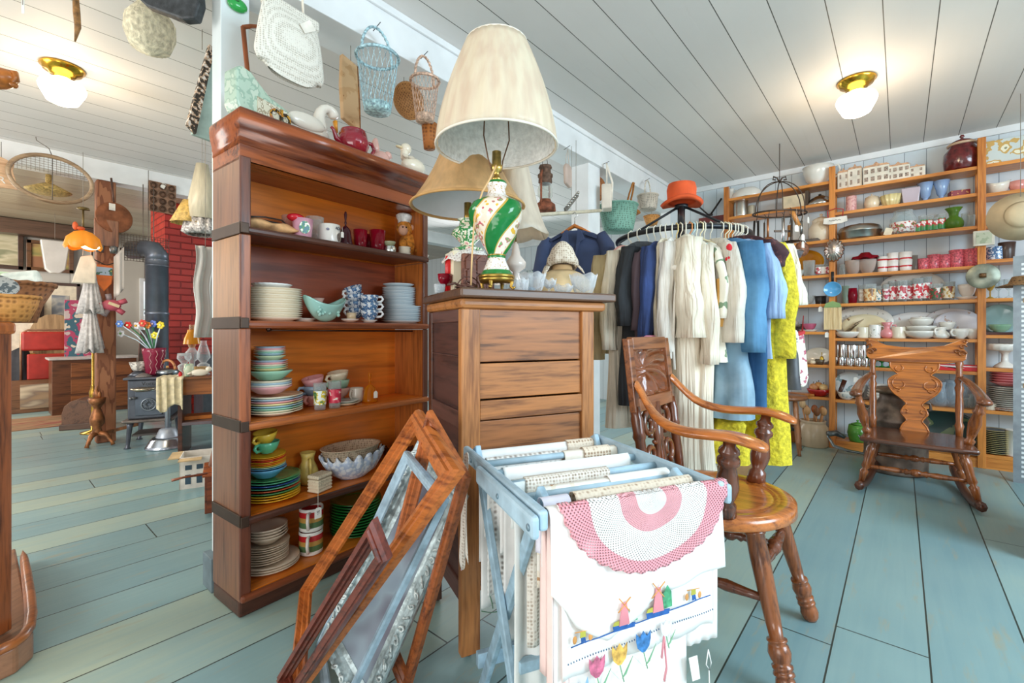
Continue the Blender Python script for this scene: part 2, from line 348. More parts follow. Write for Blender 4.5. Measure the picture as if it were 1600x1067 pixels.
# ---- crockery and small things ----
PR = {
 'plate': [(0, .25), (.55, .25), (.62, 0), (.66, .0), (.7, .3), (1, .9), (.99, 1), (.7, .5), (.55, .42), (0, .42)],
 'deep': [(0, 0), (.5, 0), (.55, .06), (.85, .62), (1, .9), (1, 1), (.83, .74), (.5, .2), (0, .16)],
 'bowl': [(0, 0), (.42, 0), (.46, .05), (.76, .3), (.93, .7), (1, 1), (.95, 1), (.85, .65), (.6, .25), (0, .12)],
 'cup': [(0, 0), (.5, 0), (.52, .06), (.78, .3), (.92, .65), (1, 1), (.95, 1), (.85, .6), (.6, .2), (0, .12)],
 'mug': [(0, 0), (.92, 0), (.98, .03), (1, .1), (1, .97), (.98, 1), (.92, .98), (.9, .1), (0, .06)],
 'tumbler': [(0, 0), (.78, 0), (.82, .02), (1, 1), (.95, 1), (.78, .07), (0, .07)],
 'barrel': [(0, 0), (.7, 0), (.8, .05), (1, .5), (.86, 1), (.82, 1), (.95, .5), (.72, .07), (0, .07)],
 'goblet': [(0, 0), (.75, 0), (.8, .03), (.15, .12), (.12, .4), (.5, .5), (.9, .7), (1, 1), (.95, 1), (.82, .7), (.4, .53), (0, .5)],
 'urn': [(0, 0), (.72, 0), (.72, .05), (.3, .1), (.3, .2), (.52, .3), (.66, .6), (1, 1), (.94, 1), (.6, .6), (.4, .32), (0, .3)],
 'vase': [(0, 0), (.6, 0), (.95, .14), (1, .32), (.82, .48), (.45, .6), (.5, .78), (.88, 1), (.82, 1), (.42, .75), (.38, .6), (.7, .45), (.85, .3), (0, .08)],
 'straight': [(0, 0), (.8, 0), (.84, .04), (.9, .5), (1, 1), (.93, 1), (.83, .5), (.76, .08), (0, .08)],
 'jar': [(0, 0), (.8, 0), (.93, .06), (1, .4), (.97, .66), (.72, .84), (.7, .96), (.74, 1), (.66, 1), (.64, .84), (.88, .64), (.9, .3), (0, .06)],
 'crock': [(0, 0), (.95, 0), (1, .04), (1, .76), (.84, .84), (.83, .93), (.88, 1), (.78, 1), (.75, .86), (.93, .7), (.93, .06), (0, .06)],
 'pot': [(0, 0), (.95, 0), (1, .05), (1, 1), (1.04, 1), (1.04, 1.03), (.96, 1.03), (.95, .06), (0, .06)],
 'jug': [(0, 0), (.6, 0), (.9, .12), (1, .3), (.85, .52), (.55, .72), (.56, .85), (.7, 1), (.62, 1), (.48, .85), (.48, .72), (.8, .5), (.9, .3), (0, .06)],
 'shaker': [(0, 0), (.8, 0), (.9, .05), (.6, .55), (.62, .85), (.4, 1), (0, 1)],
 'cakestand': [(0, 0), (.55, 0), (.5, .08), (.18, .25), (.16, .55), (.3, .68), (1, .74), (1, .95), (.97, 1), (.95, .8), (0, .78)],
 'bell': [(.9, 0), (1, .02), (.88, .1), (.75, .3), (.62, .46), (.35, .54), (.12, .58), (.1, .62), (.18, .66), (.1, .72), (.16, .8), (.2, .9), (.12, .98), (0, 1)],
 'dome': [(1, 0), (1.02, .02), (1, .06), (.92, .45), (.7, .78), (.35, .95), (0, 1)],
 'fluted': [(0, 0), (.55, 0), (.6, .05), (.8, .4), (1, 1), (.95, 1), (.75, .42), (0, .1)],
}
def pf(kind, r, h): return [(a*r, b*h) for a, b in PR[kind]]
def ves(name, label, cat, kind, loc, r, h, mat, group=None, rz=0, handle=None, lid=None, spout=None, n=20, rot=None, fn=None, sy=1.0, hm=None):
    body = M().lathe(pf(kind, r, h), n=n, fn=fn, sy=sy)
    if not (handle or lid or spout):
        return S(name, label, cat, body, mat, loc, rz, group, rot=rot)
    t = T(name, label, cat, loc, rz, group, rot); mk('body', body, mat, t)
    if handle:                               # (kind, top fraction, bottom fraction)
        n_, zt, zb, out = handle
        e = {'mug': 1.0, 'cup': .9, 'jug': .75, 'pot': 1.0}.get(n_, 1.0)*r
        hp = [(e*.93, 0, zt*h), (e+out*r*.7, 0, zt*h+.03*h), (e+out*r, 0, (zt*.6+zb*.4)*h), (e+out*r*.6, 0, zb*h+.05*h), (e*.85, 0, zb*h)]
        mk('handle', M().tube(hp, min(.12*r, .009)+.001, 7), hm or mat, t)
    if spout: mk('spout', M().tube([(-r*.8, 0, h*.3), (-r*1.25, 0, h*.5), (-r*1.45, 0, h*.85), (-r*1.62, 0, h*.93)], [r*.22, r*.16, r*.11, r*.1], 9), mat, t)
    if lid:
        zz = h*(1.0 if kind != 'crock' else 1.0); q = lid*r
        mk('lid', M().lathe([(0, 0), (q, 0), (q*1.02, .012*1), (q*.8, h*.1), (q*.3, h*.17), (q*.12, h*.18), (q*.13, h*.21), (q*.24, h*.25), (q*.15, h*.31), (0, h*.32)], (0, 0, zz*.985), n), mat, t)
    return t
def tagcard(parent, p0, drop, w=.022, h=.034, rz=0, col='#f4f1ea'):
    m = M(); m.tube([p0, (p0[0], p0[1], p0[2]-drop)], .0008, 4); mk('tag_string', m, C('#e8e2d4', .9), parent)
    m = M().prism([(-w/2, -h), (w/2, -h), (w/2, -w*.3), (w*.25, 0), (-w*.25, 0), (-w/2, -w*.3)], -.0006, .0006)
    return mk('price_tag', m, C(col, .7, 0, .02), parent, (p0[0], p0[1], p0[2]-drop), rz)
def stack(name, label, cat, kind, loc, r, h, n, step, mats, group, of='plate', tilt=0, jit=.0015):
    x, y, z = loc
    for i in range(n):
        k = n-1-i
        o = S(name, label % ORD[k], cat, M().lathe(pf(kind, r, h), n=32), mats[i % len(mats)],
              (x+random.uniform(-jit, jit), y+random.uniform(-jit, jit), z+i*step), 0, group)
    return z+n*step+h-step
# ---- sectional bookcase ----
BA = radians(3.53); B0 = Vector((.588, 1.744, 0)); BU = Vector((cos(BA), sin(BA), 0)); BV = Vector((-sin(BA), cos(BA), 0))
BW = .862; BD = .232
wx = wood('#7c3f22', '#4f2412', 'x', .8); wz = wood('#8a4f2c', '#52291a', 'z', .8); wo = wood('#dc7a22', '#b55a12', 'x', .45, .35); wo2 = wood('#8e3f20', '#64260f', 'x', .5, .35)
wdk = wood('#4e2a1c', '#2f170f', 'x', .8); iron = C('#4a3a30', .45, .6)
bc = T('sectional_bookcase', 'tall open oak sectional bookcase full of crockery, against the white post', 'bookcase', tuple(B0), BA)
SZ = [.085, .351, .68, 1.04, 1.369, 1.61]
names = ['bottom', 'second', 'third', 'fourth', 'top']
m = M().box(0, BW, 0.004, BD, 0, .06); mk('plinth', m, wdk, bc, bev=.008)
for i in range(5):
    z0 = SZ[i]; z1 = SZ[i+1] if i < 4 else 1.64
    zb = z0-.028
    mk('side_panel', M().box(0, .02, .0, BD, zb, z1-.03), wood('#80543a', '#4f2f20', 'z', .7) if i != 3 else wood('#a07248', '#6a4426', 'z', .7), bc, bev=.002)
    mk('side_panel', M().box(BW-.02, BW, .0, BD, zb, z1-.03), wood('#b0642a', '#7a3f16', 'z', .7), bc, bev=.002)
    mk('front_stile', M().box(-.003, .034, -.008, .004, zb+.01, z1-.028), wood(*(('#6a3a28', '#40221a') if i in (0, 1, 4) else ('#9c5834', '#62321e')), 'z', .9), bc, bev=.004)
    mk('front_stile', M().box(BW-.026, BW+.003, -.008, .004, zb+.01, z1-.028), wood('#5f3322', '#3d1e14', 'z', .9), bc, bev=.004)
    mk('back_panel', M().box(.02, BW-.02, BD-.012, BD-.004, zb, z1-.01), wo2 if i == 3 else wo, bc)
    mk('shelf_board', M().box(.02, BW-.02, .0, BD-.012, z0-.02, z0-.001), wo if i < 4 else wx, bc, bev=.001)
    mk('shelf_nosing', M().box(-.002, BW+.002, -.02, .0, z0-.028, z0-.001), (wx, wdk, wood('#b0622e', '#7a3c18', 'x', .8), wood('#8f4a28', '#5e2c16', 'x', .8), wdk)[i], bc, bev=.009)
    if i:
        mk('metal_band', M().box(-.006, -.0, -.012, BD*.98, z0-.03, z0+.012).box(-.006, .02, -.026, -.02, z0-.028, z0+.008), iron, bc, bev=.002)
mk('pivot_rod', M().tube([(.10, .01, 1.005), (.78, .01, 1.002)], .0035, 8).ell((.10, .006, 1.008), .009), C('#3c2a22', .3, .9), bc)
# cornice: moulded profile swept round left side and front
prof = [(0, 1.655), (.004, 1.655), (.004, 1.675), (.010, 1.68), (.012, 1.695), (.018, 1.705), (.030, 1.722), (.036, 1.745), (.034, 1.765), (.022, 1.774), (0, 1.778)]
vs = []; fs = []; N = len(prof)
for (bx, by, dx, dy) in ((0, BD, -.35, 0), (0, 0, -.35, -1), (BW, 0, .35, -1), (BW, BD, .35, 0)):
    for o, z in prof: vs.append((bx+dx*o, by+dy*o, z))
for s_ in range(3):
    for q in range(N-1): fs.append((s_*N+q, s_*N+q+1, (s_+1)*N+q+1, (s_+1)*N+q))
cr = M(); cr.add(vs, fs, True); cr.box(0, BW, 0, BD, 1.60, 1.777)
mk('cornice', cr, wood('#9c4f24', '#5c2812', 'x', .6, .2), bc, bev=0)
mk('cornice_rail', M().box(.03, BW-.02, .002, .012, 1.60, 1.63), wdk, bc)
def bp(px, v, z):                       # stand a thing in the case: column px, depth v behind the front edge
    p = onl(px, B0+BV*v, BU); p.z = z; return p
def pxw(p, w): return w/F*dep(p)
def sti(name, label, cat, kind, px, v, z, wpx, hpx, mat, **k):
    p = bp(px, v, z); d = dep(p); return ves(name, label, cat, kind, p, wpx/2*d/F, hpx*d/F, mat, **k)
# bottom section (z=.085)
cream = CER('#dccbb6'); cream2 = CER('#cfbda6')
p = bp(421, .125, .086); z = stack('dinner_plate', '%s of the cream dinner plates under the saucers on the bottom shelf', 'plate', 'plate', p, .108, .016, 3, .009, [cream], 'large cream plates on the bottom shelf')
z = stack('saucer', '%s cream saucer in the pile on the bottom shelf', 'saucer', 'plate', (p.x-.012, p.y, z-.004), .082, .013, 8, .0085, [cream, cream2], 'cream saucers on the bottom shelf')
z = stack('dessert_bowl', '%s cream bowl in the pile on the bottom shelf', 'bowl', 'deep', (p.x-.012, p.y-.003, z-.003), .075, .036, 4, .0105, [cream], 'cream bowls on the bottom shelf')
mugm = bands([(0, '#efece6'), (.18, '#5d7d52'), (.42, '#c89a4e'), (.62, '#c3292b'), (.86, '#efece6')], 'z', .094, .2)
p = bp(486, .10, .086); ves('holiday_mug', 'red and white Christmas mug, lower of two beside the cream bowls', 'mug', 'mug', p, .047, .094, mugm, handle=('mug', .85, .2, .7), rz=-2.2, group='Christmas mugs on the bottom shelf', hm=CER('#e9e4dc'))
ves('holiday_mug', 'red and white Christmas mug, upper of two beside the cream bowls', 'mug', 'mug', p+Vector((.001, -.001, .096)), .047, .094, mugm, handle=('mug', .85, .2, .7), rz=-2.2, group='Christmas mugs on the bottom shelf', hm=CER('#e9e4dc'))
gg = C('#1f6a2c', .12, 0, .1, 6, 0, 0, .5); p = bp(556, .12, .086)
stack('green_plate', '%s dark green glass plate in the stack behind the picture frames', 'plate', 'plate', p, .112, .02, 12, .0125, [gg], 'dark green plates on the bottom shelf')
# second section (z=.351)
fi = {k: CER(v) for k, v in dict(y='#e9b62c', b='#2f4f96', g='#5cb58c', r='#d4532b', n='#4a9f62', l='#5f9fc4', w='#b8d3b0').items()}
p = bp(424, .12, .352)
order = 'yyynrgbgn'
for i, c in enumerate(order):
    S('dinner_plate', '%s of the coloured dinner plates under the small bowls, %s one' % (ORD[8-i], dict(y='yellow', n='green', r='orange', g='jade', b='dark blue')[c]), 'plate', M().lathe(pf('plate', .104, .015), n=32), fi[c], (p.x, p.y, .352+i*.0095), 0, 'coloured dinner plates on the second shelf')
z = .352+8*.0095+.012; q = bp(416, .115, z)
ves('fruit_bowl', 'light blue bowl standing on the green dinner plate', 'bowl', 'deep', q, .072, .038, fi['l'], n=32)
z += .036; seq = 'lwyoyroy'
for i, c in enumerate(seq):
    cc = dict(l='pale blue', w='pale green', y='yellow', o='orange', r='red')[c]; mm = dict(l=fi['l'], w=fi['w'], y=fi['y'], o=CER('#e88327'), r=CER('#d2402a'))[c]
    S('saucer', '%s of the bright saucers between the blue bowl and the cups, %s one' % (ORD[7-i], cc), 'saucer', M().lathe(pf('plate', .072, .012), n=28), mm, (q.x-.003, q.y, z+i*.0062), 0, 'bright saucers on the second shelf', rot=(radians(3), 0, 0))
z += 8*.0062+.006
ves('tea_cup', 'jade green tea cup on the bright saucers, below the yellow cup', 'cup', 'cup', Vector((q.x+.003, q.y, z)), .045, .044, fi['g'], handle=('cup', .85, .3, .6), rz=-2.6)
ves('tea_cup', 'yellow tea cup tilted on top of the jade green cup', 'cup', 'cup', Vector((q.x-.001, q.y, z+.040)), .044, .042, CER('#dcb43c'), handle=('cup', .85, .3, .6), rot=(0, radians(8), -2.6))
p = bp(481, .155, .352); ves('pottery_jug', 'yellow ribbed pottery jug beside the cream stacked tiles', 'jug', 'jug', p, .045, .135, pat('#d9bd63', ['#cdb25c', '#b8bd78'], 9, .55, .35), handle=('jug', .82, .25, .35), rz=-1.8, fn=lambda a, r, z: (r*(1+.02*sin(z*330)), z))
p = bp(500, .04, .352)
for i in range(1):
    m = M(); m.cbox((0, 0, .026), .075, .055, .052); m2 = M(); m2.cbox((0, 0, .062), .08, .06, .016)
    for k in range(4): m.cbox((0, 0, .006+k*.013), .079, .059, .008)
    t = T('ceramic_box', 'cream basket-weave ceramic box with a price tag hanging below the shelf', 'box', tuple(p), .35)
    wv = weave('#dccdb2', '#a8977a', 90); mk('body', m, wv, t, bev=.004); mk('lid', m2, wv, t, bev=.006)
tg = T('price_tag', 'white tag lettered in black hanging from the ceramic box over the mugs', 'tag', tuple(bp(497, -.024, .335)), BA)
tagc = tagcard(tg, (0, 0, .03), .055, .028, .042); text('5/-', .017, C('#1c1c1c'), tg, (0, -.0013, -.045), (pi/2, pi/2, 0), ext=.0002)
mw = pat('#dfe4ea', ['#cfd8e6', '#b5c3da'], 60, .45, .2, 'v'); p = bp(552, .09, .352)
def ruf(n, amp, z0): return lambda a, r, z: (r*(1+amp*max(0, z-z0)/.03*cos(n*a)), z+max(0, (z-z0))*.3*cos(n*a+1))
ves('ruffled_bowl', 'white hobnail glass bowl with a ruffled rim, under the wicker bowl', 'bowl', 'bowl', p, .145, .105, mw, n=96, fn=ruf(18, .05, .06), sy=.66, rz=BA)
ves('woven_dish', 'oval woven-look pottery dish standing in the ruffled white bowl', 'dish', 'pot', p+Vector((-.01, .0, .085)), .118, .055, weave('#d9c2a6', '#9a7c62', 110), n=40, sy=.7, rz=BA, fn=lambda a, r, z: (r*(1+.12*z/.05), z))
p = bp(622, .15, .352); ves('amber_bowl', 'dark amber fluted glass bowl on the second shelf by the frames', 'bowl', 'fluted', p, .085, .075, GL('#7a3a18', .55, .3, '#5a2a14'), n=60, fn=lambda a, r, z: (r*(1+.05*cos(15*a)), z))
# third section (z=.68)
pas = dict(c='#e8dcc0', b='#a9c3cf', p='#e6a9ad', g='#9fcdb2', y='#eddc9f', w='#e4ddd0')
p = bp(426, .11, .681); z = .681
def pst(seq, r, z, x, y, what, sh=.012, st=.0085, kind='plate'):
    for i, c in enumerate(seq):
        S('pastel_plate', '%s of the %s, a %s one' % (ORD[len(seq)-1-i], what, dict(c='cream', b='pale blue', p='pink', g='mint green', y='pale yellow', w='ivory')[c]), 'plate', M().lathe(pf(kind, r, sh), n=32), CER(pas[c]), (x, y, z+i*st), 0, 'pastel crockery on the third shelf')
    return z+len(seq)*st
z = pst('ccgbypbc', .107, z, p.x+.002, p.y, 'largest pastel plates at the foot of the stack', .016)
z = pst('pwbc', .080, z+.012, p.x-.012, p.y, 'pastel soup plates under the mint green bowl', .03, .008, 'deep')+.02
ves('serving_bowl', 'mint green bowl halfway up the pastel stack', 'bowl', 'deep', Vector((p.x-.008, p.y, z)), .079, .038, CER(pas['g']), n=32, group='pastel crockery on the third shelf'); z += .034
z = pst('ygcpb', .066, z, p.x-.012, p.y, 'mid-sized pastel plates above the mint green bowl', .013, .0078)
ves('pastel_bowl', 'pale yellow-green bowl near the top of the pastel stack', 'bowl', 'deep', Vector((p.x-.01, p.y, z)), .056, .022, CER('#cfdcb0'), n=28, group='pastel crockery on the third shelf'); z += .020
z = pst('bgwpb', .056, z, p.x-.01, p.y, 'smallest pastel plates at the top of the stack', .011, .0065)
p = bp(489, .17, .681)
for i, (c, l, rz) in enumerate((('#e8a39b', 'coral pink tea cup at the foot of the cup pile beside the pastel plates', .5), ('#9fb6cc', 'pale blue tea cup in the middle of the cup pile', 1.2), ('#e9a4a6', 'pink tea cup tilted on top of the pale blue cup', 2.6))):
    ves('tea_cup', l, 'cup', 'cup', p+Vector((i*.004, 0, i*.038)), .046, .046, CER(c), handle=('cup', .85, .3, .6), rot=(radians(-14 if i == 2 else 0), 0, -2.0-rz))
p = bp(530, .16, .681)
for i, (c, l) in enumerate((('#e7b1a4', 'pale pink tea cup under the mint cups behind the painted glasses'), ('#a6d1b9', 'mint green tea cup below the cream cup'), ('#ebdfc4', 'cream tea cup on top of the mint green cup'))):
    ves('tea_cup', l, 'cup', 'cup', p+Vector((0, 0, .02+i*.036)), .046, .046, CER(c), handle=('cup', .85, .3, .6), rot=(0, radians(10 if i == 2 else 0), -2.9))
ves('saucer', 'pale grey saucer on the third shelf beside the painted glasses', 'saucer', 'plate', bp(540, .08, .690), .06, .012, CER('#c6ccc6'), n=28)
ves('saucer', 'cream saucer under the pale grey saucer on the third shelf', 'saucer', 'plate', bp(540, .08, .681), .063, .012, CER('#e6dcc2'), n=28)
gm = GL('#f5f8f7', .06, .45)
def pglass(px, v, z, r, h, pic, label):
    t = T('painted_glass', label, 'glass', tuple(bp(px, v, z))); mk('body', M().lathe(pf('tumbler', r, h), n=24), gm, t)
    mk('decoration', M().lathe([(r*.9+.0006, h*.2), (r*.97+.0006, h*.72)], n=24), pic, t)
pglass(500, .045, .681, .026, .108, pat('#e8efe6', ['#dfc63e', '#5d8f58', '#3d4a3a'], 60, .5, .3), 'glass tumbler painted with a yellow bird and leaves')
pglass(523, .04, .681, .027, .11, pat('#c9304a', ['#e2556a', '#f3e8d8'], 50, .55, .3), 'glass tumbler painted with red flowers')
ves('tea_cup', 'ivory tea cup to the left of the amber bell', 'cup', 'mug', bp(557, .12, .681), .031, .062, CER('#ebe2d4'), handle=('mug', .8, .25, .6), rz=-2.7)
t = ves('glass_bell', 'amber glass bell with a clear knobbed handle', 'bell', 'bell', bp(578, .06, .681), .036, .135, GL('#f0a52e', .35, .3, '#d98b1c'), n=32)
tg = T('price_tag', 'small white price tag leaning on the amber glass bell', 'tag', tuple(bp(587, .02, .735)), BA); tagcard(tg, (0, 0, .0), .004, .02, .03)
# fourth section (z=1.04)
p = bp(428, .115, 1.041); cm_ = CER('#e8dcc4')
z = stack('cream_plate', '%s of the cream plates below the scalloped white bowl', 'plate', 'plate', p, .103, .015, 14, .0085, [cm_, CER('#e3d3b8')], 'cream plates on the fourth shelf')
ves('scalloped_bowl', 'white bowl with a scalloped edge on the cream plates', 'bowl', 'bowl', Vector((p.x-.008, p.y, z-.002)), .072, .02, CER('#eef0ee'), n=60, fn=lambda a, r, z: (r*(1+.03*cos(22*a)*min(1, z/.02)), z))
ves('saucer', 'white saucer leaning beside the cream plates on the fourth shelf', 'saucer', 'plate', bp(476, .13, 1.041), .05, .014, CER('#e9e2d6'))
# shell shaped planter
def shell(u, v):
    a = -pi*u; w = .088*(1-.0*v); z = .078*(1-((2*u-1)**2))**.5
    k = 2*u-1; d = .034*(1-k*k)**.5*(1 if v < 1 else 1); vv = 2*v-1
    top = .07+.035*abs(k)**2.2; s_ = abs(vv)
    return (.092*k*(1+.04*s_), vv*abs(.044*(1-k*k)**.5+.003), top-(1-s_**2.2)*0-(top-.002)*(1-s_**1.8)*(1-k*k)**.8)
m = M().grid(shell, 28, 20)
for i in range(15): m.ell((random.uniform(-.055, .055), -.034+random.uniform(0, .004), random.uniform(.02, .07)), .005, 8, 5)
S('shell_planter', 'pale aqua pottery planter shaped like a shell on the fourth shelf', 'planter', m, CER('#9cc9be'), bp(508, .06, 1.041), BA+.1, sol=.005)
ves('pink_vase', 'small pale pink vase peeping out behind the aqua shell planter', 'vase', 'vase', bp(497, .17, 1.041), .03, .105, CER('#e6c0b2'))
bw = pat('#dfe6ee', ['#3f6795', '#6a8db3'], 75, .47, .15)
p = bp(577, .06, 1.041)
ves('small_bowl', 'small white footed bowl at the foot of the blue china cups', 'bowl', 'bowl', bp(547, .05, 1.041), .038, .014, CER('#e8e4de'))
ves('small_crock', 'small beige pot on the white dish among the blue china cups', 'pot', 'straight', bp(549, .06, 1.05), .022, .032, CER('#d9bf9c'))
for i in range(3):
    ves('china_cup', '%s blue and white china cup of the right pile on the fourth shelf' % ORD[2-i], 'cup', 'cup', p+Vector((0, 0, .012+i*.034)), .041, .044, bw, handle=('cup', .85, .3, .6), rz=-.4, group='blue and white china cups', hm=CER('#e7e9ea'), n=24)
ves('saucer', 'white saucer under the right pile of blue china cups', 'saucer', 'plate', p, .036, .012, CER('#e2e4e4'))
p = bp(556, .13, 1.05)
for i in range(4):
    ves('china_cup', '%s blue and white china cup of the left pile, toppling to the right' % ORD[3-i], 'cup', 'cup', p+Vector((-.002, 0, .012+i*.034)), .041, .044, bw, handle=('cup', .85, .3, .6), rot=(0, radians((0, 6, 10, 22)[i]), -3.0), group='blue and white china cups', hm=CER('#e7e9ea'), n=24)
p = bp(628, .11, 1.041); bl = CER('#c3cbce'); bl2 = CER('#b4bfc5')
z = stack('blue_plate', '%s of the larger pale blue plates at the foot of the blue stack', 'plate', 'plate', p, .104, .014, 9, .0088, [bl, bl2], 'pale blue plates on the fourth shelf')
z = stack('blue_plate', '%s of the smaller pale blue plates above the larger ones', 'plate', 'plate', (p.x-.018, p.y, z-.004), .082, .012, 11, .0084, [bl, bl2], 'pale blue plates on the fourth shelf')
ves('blue_bowl', 'pale blue rimmed bowl crowning the blue plate stack', 'bowl', 'deep', Vector((p.x-.02, p.y, z-.004)), .076, .022, CER('#c3cfd6'), n=28)
# top section (z=1.369)
p = bp(422, .09, 1.369)
def crump(u, v):
    a = 2*pi*v; x = -.12+.24*u; e = (1-(2*u-1)**4)**.5*.98+.02
    return (x, .06*cos(a)*e+.006*sin(9*u+3*a), .028+.026*sin(a)*e*(1-.35*u)+.005*sin(14*u+2*a))
S('folded_sack', 'crumpled tan paper bundle bound with black cord at the left of the top shelf', 'bundle', M().grid(crump, 30, 24), [C('#c79a6b', .8, 0, .2, 20, .6)], p, BA)
S('black_strap', 'black strap lying over the tan paper bundle', 'cord', M().tube([(-.10, -.055, .045), (-.04, -.05, .055), (.03, -.03, .06), (.09, 0, .035), (.05, .03, .06), (-.06, .03, .062), (-.12, -.02, .05)], .003, 6), C('#2b2622', .5), p, BA)
t = T('strawberry_candle', 'pink striped cup with a green wreath picture, red lid beside it', 'candle', tuple(bp(473, .055, 1.369)))
mk('body', M().lathe(pf('tumbler', .039, .078), n=28), bands([(0, '#d8a0b4'), (.5, '#eac6cf'), (.75, '#d8a0b4')], 'x', .004, .3), t)
mk('picture', M().prism([(.020*cos(a*pi/8), .040+.025*sin(a*pi/8)) for a in range(16)], -.0405, -.036), pat('#f4efe4', ['#3f8a4a', '#2f6d78'], 80, .45), t, rz=-.25)
ves('glass_jar', 'small clear glass with a red rimmed candle behind the pink cup', 'glass', 'tumbler', bp(455, .13, 1.369), .036, .10, GL('#f6ded4', .05))
S('red_apple', 'glossy red rounded lump leaning behind the pink striped cup', 'ornament', M().ell((0, 0, 0), (.034, .028, .016), 16), C('#c01f2e', .15), bp(462, .06, 1.45), BA)
ves('clear_glass', 'tall clear glass between the pink cup and the lettered mug', 'glass', 'tumbler', bp(492, .10, 1.369), .036, .108, gm)
t = T('lettered_mug', 'white ceramic mug with grey lettering and a round portrait', 'mug', tuple(bp(515, .06, 1.369)), BA); t.scale = (1.3, 1.3, 1.4)
mk('body', M().lathe(pf('mug', .033, .056), n=30), CER('#e6e4de'), t); ga = C('#55606e', .6)
text('ACK', .012, ga, t, (.010, -.0335, .043), (pi/2, 0, .3)); mk('blue_stripe', M().lathe([(.0335, .004), (.0335, .05)], n=60), C('#bcd3e6', .4), t) if 0 else mk('grey_oval', M().ell((-.022, -.0265, .038), (.006, .003, .004), 10, 6), C('#8f8fa6', .5), t)
mk('portrait', M().prism([(.009*cos(a*pi/6), .018+.013*sin(a*pi/6)) for a in range(12)], -.036, -.031), C('#6a6058', .6, 0, .4, 90), t, rz=.45)
t = ves('glass_bell', 'dark purple pressed-glass bell with a long handle', 'bell', 'bell', bp(540, .05, 1.369), .032, .15, GL('#6a2a38', .6, .3, '#4a1a26'), n=28)
tg = T('price_tag', 'tiny white tag tied to the purple glass bell', 'tag', tuple(bp(535, .018, 1.42)), BA); tagcard(tg, (0, 0, .02), .02, .013, .024)
rb = GL('#c01e3c', .4, .35, '#a5142f')
for i, (px, v, r, h) in enumerate(((563, .06, .030, .084), (590, .06, .036, .098), (577, .14, .032, .09))):
    ves('ruby_tumbler', ('ruby red pressed-glass tumbler nearest the purple bell', 'ruby red pressed-glass tumbler nearest the monkey toy', 'ruby red tumbler standing behind the other two')[i], 'glass', 'tumbler', bp(px, v, 1.369), r, h, rb, n=28, fn=lambda a, r, z: (r*(1+.025*cos(14*a)*sin(z*200)), z))
ves('small_tin', 'small silver tin with a sage lid by the monkey toy', 'tin', 'mug', bp(609, .03, 1.369), .028, .028, MET('#c7ccc8'))
ves('sage_dish', 'small sage green dish on the silver tin', 'dish', 'bowl', bp(609, .03, 1.397), .028, .022, CER('#a5a888'))
stack('ivory_coaster', '%s ivory coaster of the pile before the monkey toy', 'coaster', 'plate', bp(632, .03, 1.369), .03, .009, 5, .007, [CER('#e5dccb')], 'ivory coasters on the top shelf')
# plush monkey in chef hat
t = T('plush_toy', 'orange-brown plush monkey in a white chef hat sitting on the top shelf', 'toy', tuple(bp(636, .11, 1.369)), BA-.3); t.scale = (1.3, 1.0, 1.25)
fur = C('#c07a2a', .9, 0, .25, 60, .8)
mk('body', M().ell((.012, 0, .055), (.045, .04, .055), 18, 12).ell((-.012, -.01, .118), (.034, .032, .034), 18, 12).tube([(.04, -.01, .07), (.045, -.04, .04), (.02, -.055, .02)], [.02, .018, .014]).tube([(-.02, -.02, .07), (-.035, -.045, .045), (-.03, -.05, .02)], [.018, .016, .012]).ell((.045, -.03, .018), (.03, .03, .02)), fur, t, sub=1)
mk('face', M().ell((-.026, -.032, .108), (.019, .017, .021), 14, 9).ell((.012, -.03, .125), (.008, .004, .011), 10, 6), C('#d9a487', .7), t)
mk('eyes', M().ell((-.032, -.047, .118), .0035, 8, 5).ell((-.018, -.046, .119), .0035, 8, 5), C('#1c120c', .1), t)
mk('chef_hat', M().lathe([(0, .02), (.024, 0), (.025, .014), (.03, .022), (.032, .034), (.022, .042), (0, .043)], (-.012, -.004, .138), 24, fn=lambda a, r, z: (r*(1+.05*cos(9*a)), z)), C('#d9d7d2', .9, 0, .15, 70), t)
mk('paper_tag', M().cbox((.05, -.07, .012), .03, .002, .02, Matrix.Rotation(.5, 3, 'Y')), C('#eee9df', .8), t)
# things on top of the bookcase, z = 1.778
ZT = 1.779
def tp(px, v): return bp(px, v, ZT)
t = T('cottage_planter', 'pale green pottery cottage with a brown wheel, on top of the bookcase by the post', 'ornament', tuple(tp(408, .07)), BA+.15); t.scale = (1.35, 1.3, 1.45)
m = M().prism([(-.075, 0), (.07, 0), (.072, .045), (.05, .055), (.01, .065), (-.02, .085), (-.045, .105), (-.07, .11), (-.085, .1), (-.085, .02)], -.03, .03)
mk('body', m, pat('#b3c9b6', ['#9ab5a2', '#c3d2c0'], 45, .45, .35), t, bev=.006)
mk('cottage_front', M().prism([(-.03, .002), (.068, .002), (.068, .042), (-.03, .05)], -.034, -.03), pat('#d8d2bc', ['#a79a80', '#efe9d8'], 70, .5, .5), t)
mk('mill_wheel', M().tube(arc((.02, -.037, .02), .015, 0, 2*pi, 14), .0035, 6).tube(arc((.05, -.037, .02), .013, 0, 2*pi, 12), .004, 6).cbox((.038, -.036, .022), .006, .006, .04), pat('#3a2c1c', ['#c8942e', '#b05a24'], 90, .5), t)
